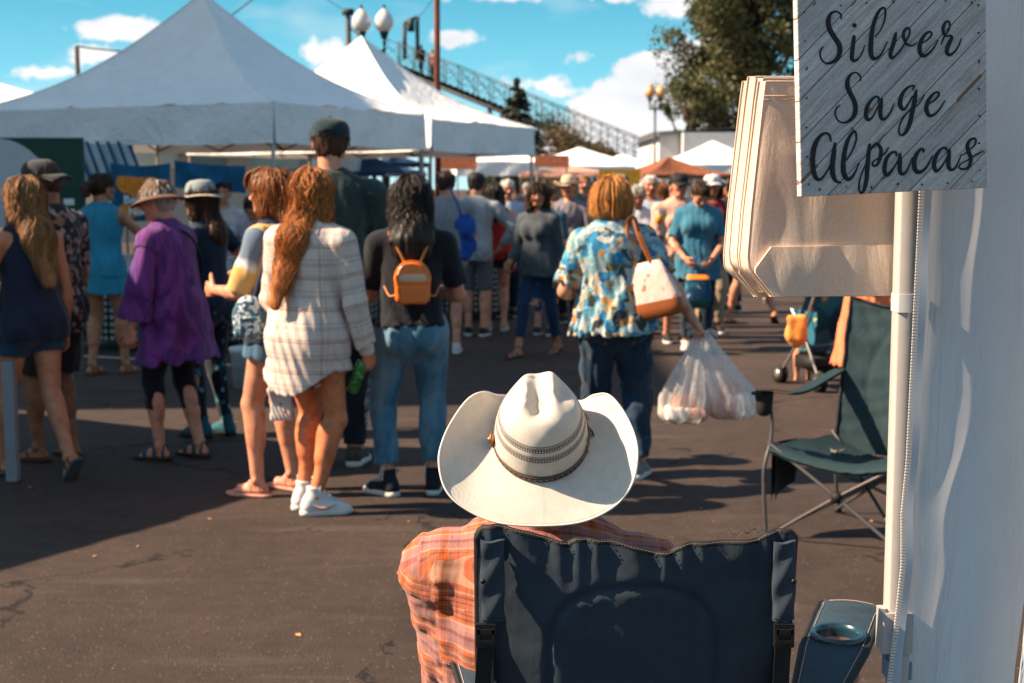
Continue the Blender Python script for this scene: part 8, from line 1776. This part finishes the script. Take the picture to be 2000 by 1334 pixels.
# ---- stroller, pusher in the orange skirt
sx0 = 11.4; q = W(1600, 700, sx0); stl = empty('stroller', (q.x, sx0, 0), rad(200), 'folding stroller with a teal seat beside the orange skirt', 'stroller'); alm = simple('brushed_tube', (.40, .38, .36), .35, .08, metal=.7)
for sg in (-1, 1):
    tubep([(sg * .19, -.26, .10), (sg * .19, .02, .42), (sg * .20, .34, .95), (sg * .20, .44, 1.02)], .011, 'push_tube', alm, stl, sm=4); tubep([(sg * .18, .30, .08), (sg * .19, .05, .45), (sg * .19, -.12, .62)], .010, 'rear_leg', alm, stl, sm=4)
    for (y, rr) in ((-.28, .075), (.31, .075)):
        wl = MB()
        for dx in (-.022, .022): wl.cyl((sg * .19 + dx - .009, y, rr), (sg * .19 + dx + .009, y, rr), rr, n=22)
        w_ = wl.build('wheel', drub, stl); MB().cyl((sg * .19 - .034, y, rr), (sg * .19 + .034, y, rr), .038, n=14).build('hub', alm, w_)
tubep([(-.19, -.05, .33), (.19, .05, .33)], .008, 'cross_bar', alm, stl, sm=2)
g = np.array([[(x * .185, -.14 + .05 * v + (.30 * max(0, v - .45) if v > .45 else 0), .36 + (.02 * v if v < .45 else 0) + .62 * max(0, v - .4) - .03 * (1 - x * x)) if True else 0 for x in np.linspace(-1, 1, 12)] for v in np.linspace(0, 1.45, 26)]); g[..., 1] += 0
MB().grid(g).grid(g[::-1] + vec(0, .015, -.015)).build('seat', floral('teal_stripe_fabric', [(0, (.012, .11, .17)), (.75, (.012, .10, .16)), (.8, (.42, .36, .12)), (.86, (.02, .2, .26))], 9), stl)
for sg in (-1, 1): MB().grid(np.array([[(sg * .17, y, z) for y in np.linspace(-.16, .22, 6)] for z in np.linspace(.36, .62, 6)])).build('side_panel', MATS['teal_stripe_fabric'], stl)
MB().box((0, .05, .20), (.16, .16, .05)).build('basket', BT, stl)
r = make_rig(.95, 'f', 1.1, lean=-12, head=(0, -6, 0), seat=.40, feet=((-.06, .22, 0, 0), (.06, .22, 0, 0)), armL=((-.2, .3, -1), (.1, .9, .2)), armR=((.2, .3, -1), (-.1, .9, .2)), sw=.09)
p = skin_mesh(r, 'fair', vb=.012, vh=.008, name='person', hands='LR'); p.location = (q.x + .02, sx0 + .16, -.06); p.rotation_euler = (0, 0, rad(20)); tag(p, 'small child in a white sun hat sitting in the stroller', 'person')
top(r, cloth('child_top', (.05, .17, .22), .12), off=.012, hem=.03, parent=p, sleeve=.8); bottoms(r, cloth('child_shorts', (.05, .16, .2), .2), 'shorts', off=.010, leg=.7, parent=p)
hc_ = cap_hat(r, 'bowler', simple('white_sun_hat', (.62, .62, .64), .8), p, name='sun_hat')
gb = empty('hanging_bag', tuple(W(1556, 640, 11.1)), 0, 'soft orange yellow bag hanging from the side of the stroller', 'bag'); MB().field([Ell((0, 0, -.06), (.085, .05, .10), None, .03), Box((0, 0, .0), (.075, .045, .10), None, .03, .03)], .008, folds(14, .004, 1.2)).build('body', cloth('orange_yellow_cotton', (.72, .28, .06), .25), gb); MB().tube([(0, .03, .06), (.02, .1, .16)], .006, 5).build('strap', BT, gb)
r = make_rig(1.66, 'f', 1.15, armL=((-.35, .55, -.8), (-.1, 1, -.1)), armR=((.3, .5, -.8), (-.1, 1, -.1))); p = skin_mesh(r, 'red', vb=.013, vh=.008); hair(r, 'short', 'grey', seed=77, n=60, parent=p)
top(r, cloth('coral_blouse', (.62, .22, .14), .15), 'blouse', off=.02, hem=.02, sleeve=1.2, seed=78, parent=p, vox=.012); skirt(r, cloth('coral_skirt', (.70, .17, .075), .15), 'skirt', off=.02, length=.36, flare=.11, seed=79, amp=.005, parent=p, vox=.011)
shoes(r, 'sandal', MATS['tan_leather'], MATS['brown_sole'], p, vox=.009); put(p, 1712, 700, 158, 'person in a long coral orange skirt standing behind the green folding chair', D=10.6)
# patterned pouch bag hanging at the plaid girl's side and the blue bag behind her
q = W(487, 622, 7.0); pb_ = empty('pattern_bag', tuple(q), rad(10), 'small blue and white patterned backpack hanging at the hip of the denim shirt', 'backpack'); bm2 = floral('blue_white_print', [(0, (.03, .08, .12)), (.4, (.35, .42, .46)), (.6, (.06, .14, .2)), (.8, (.5, .54, .56))], 60)
MB().field([Ell((0, 0, .03), (.075, .05, .085), None, .03), Box((0, 0, -.03), (.078, .05, .07), None, .03, .03)], .005).build('body', bm2, pb_); MB().field([Box((0, -.05, -.035), (.052, .018, .05), None, .016)], .005).build('front_pocket', bm2, pb_); MB().tube(catmull([(.02, 0, .10), (.07, .06, .26), (.10, .12, .42)], 6), .008, 5).build('strap', MATS['dark_denim'] if 'dark_denim' in MATS else BT, pb_)
q = W(549, 790, 6.95); po_ = empty('cloth_pouch', tuple(q), 0, 'white cloth pouch with red flowers hanging below the plaid shirt', 'pouch'); MB().field([Box((0, 0, 0), (.058, .016, .085), None, .014)], .005, folds(9, .006, 2)).build('body', floral('red_flower_cloth', [(0, (.55, .48, .44)), (.5, (.42, .05, .04)), (.62, (.58, .50, .46)), (.8, (.16, .10, .14)), (.86, (.5, .42, .38))], 45, (.56, .48, .44), .42), po_); MB().tube(catmull([(-.05, 0, .08), (-.02, .01, .2), (.03, .0, .26), (.05, 0, .08)], 6), .003, 5).build('cord', BT, po_)
print('script time', time.time() - T00)
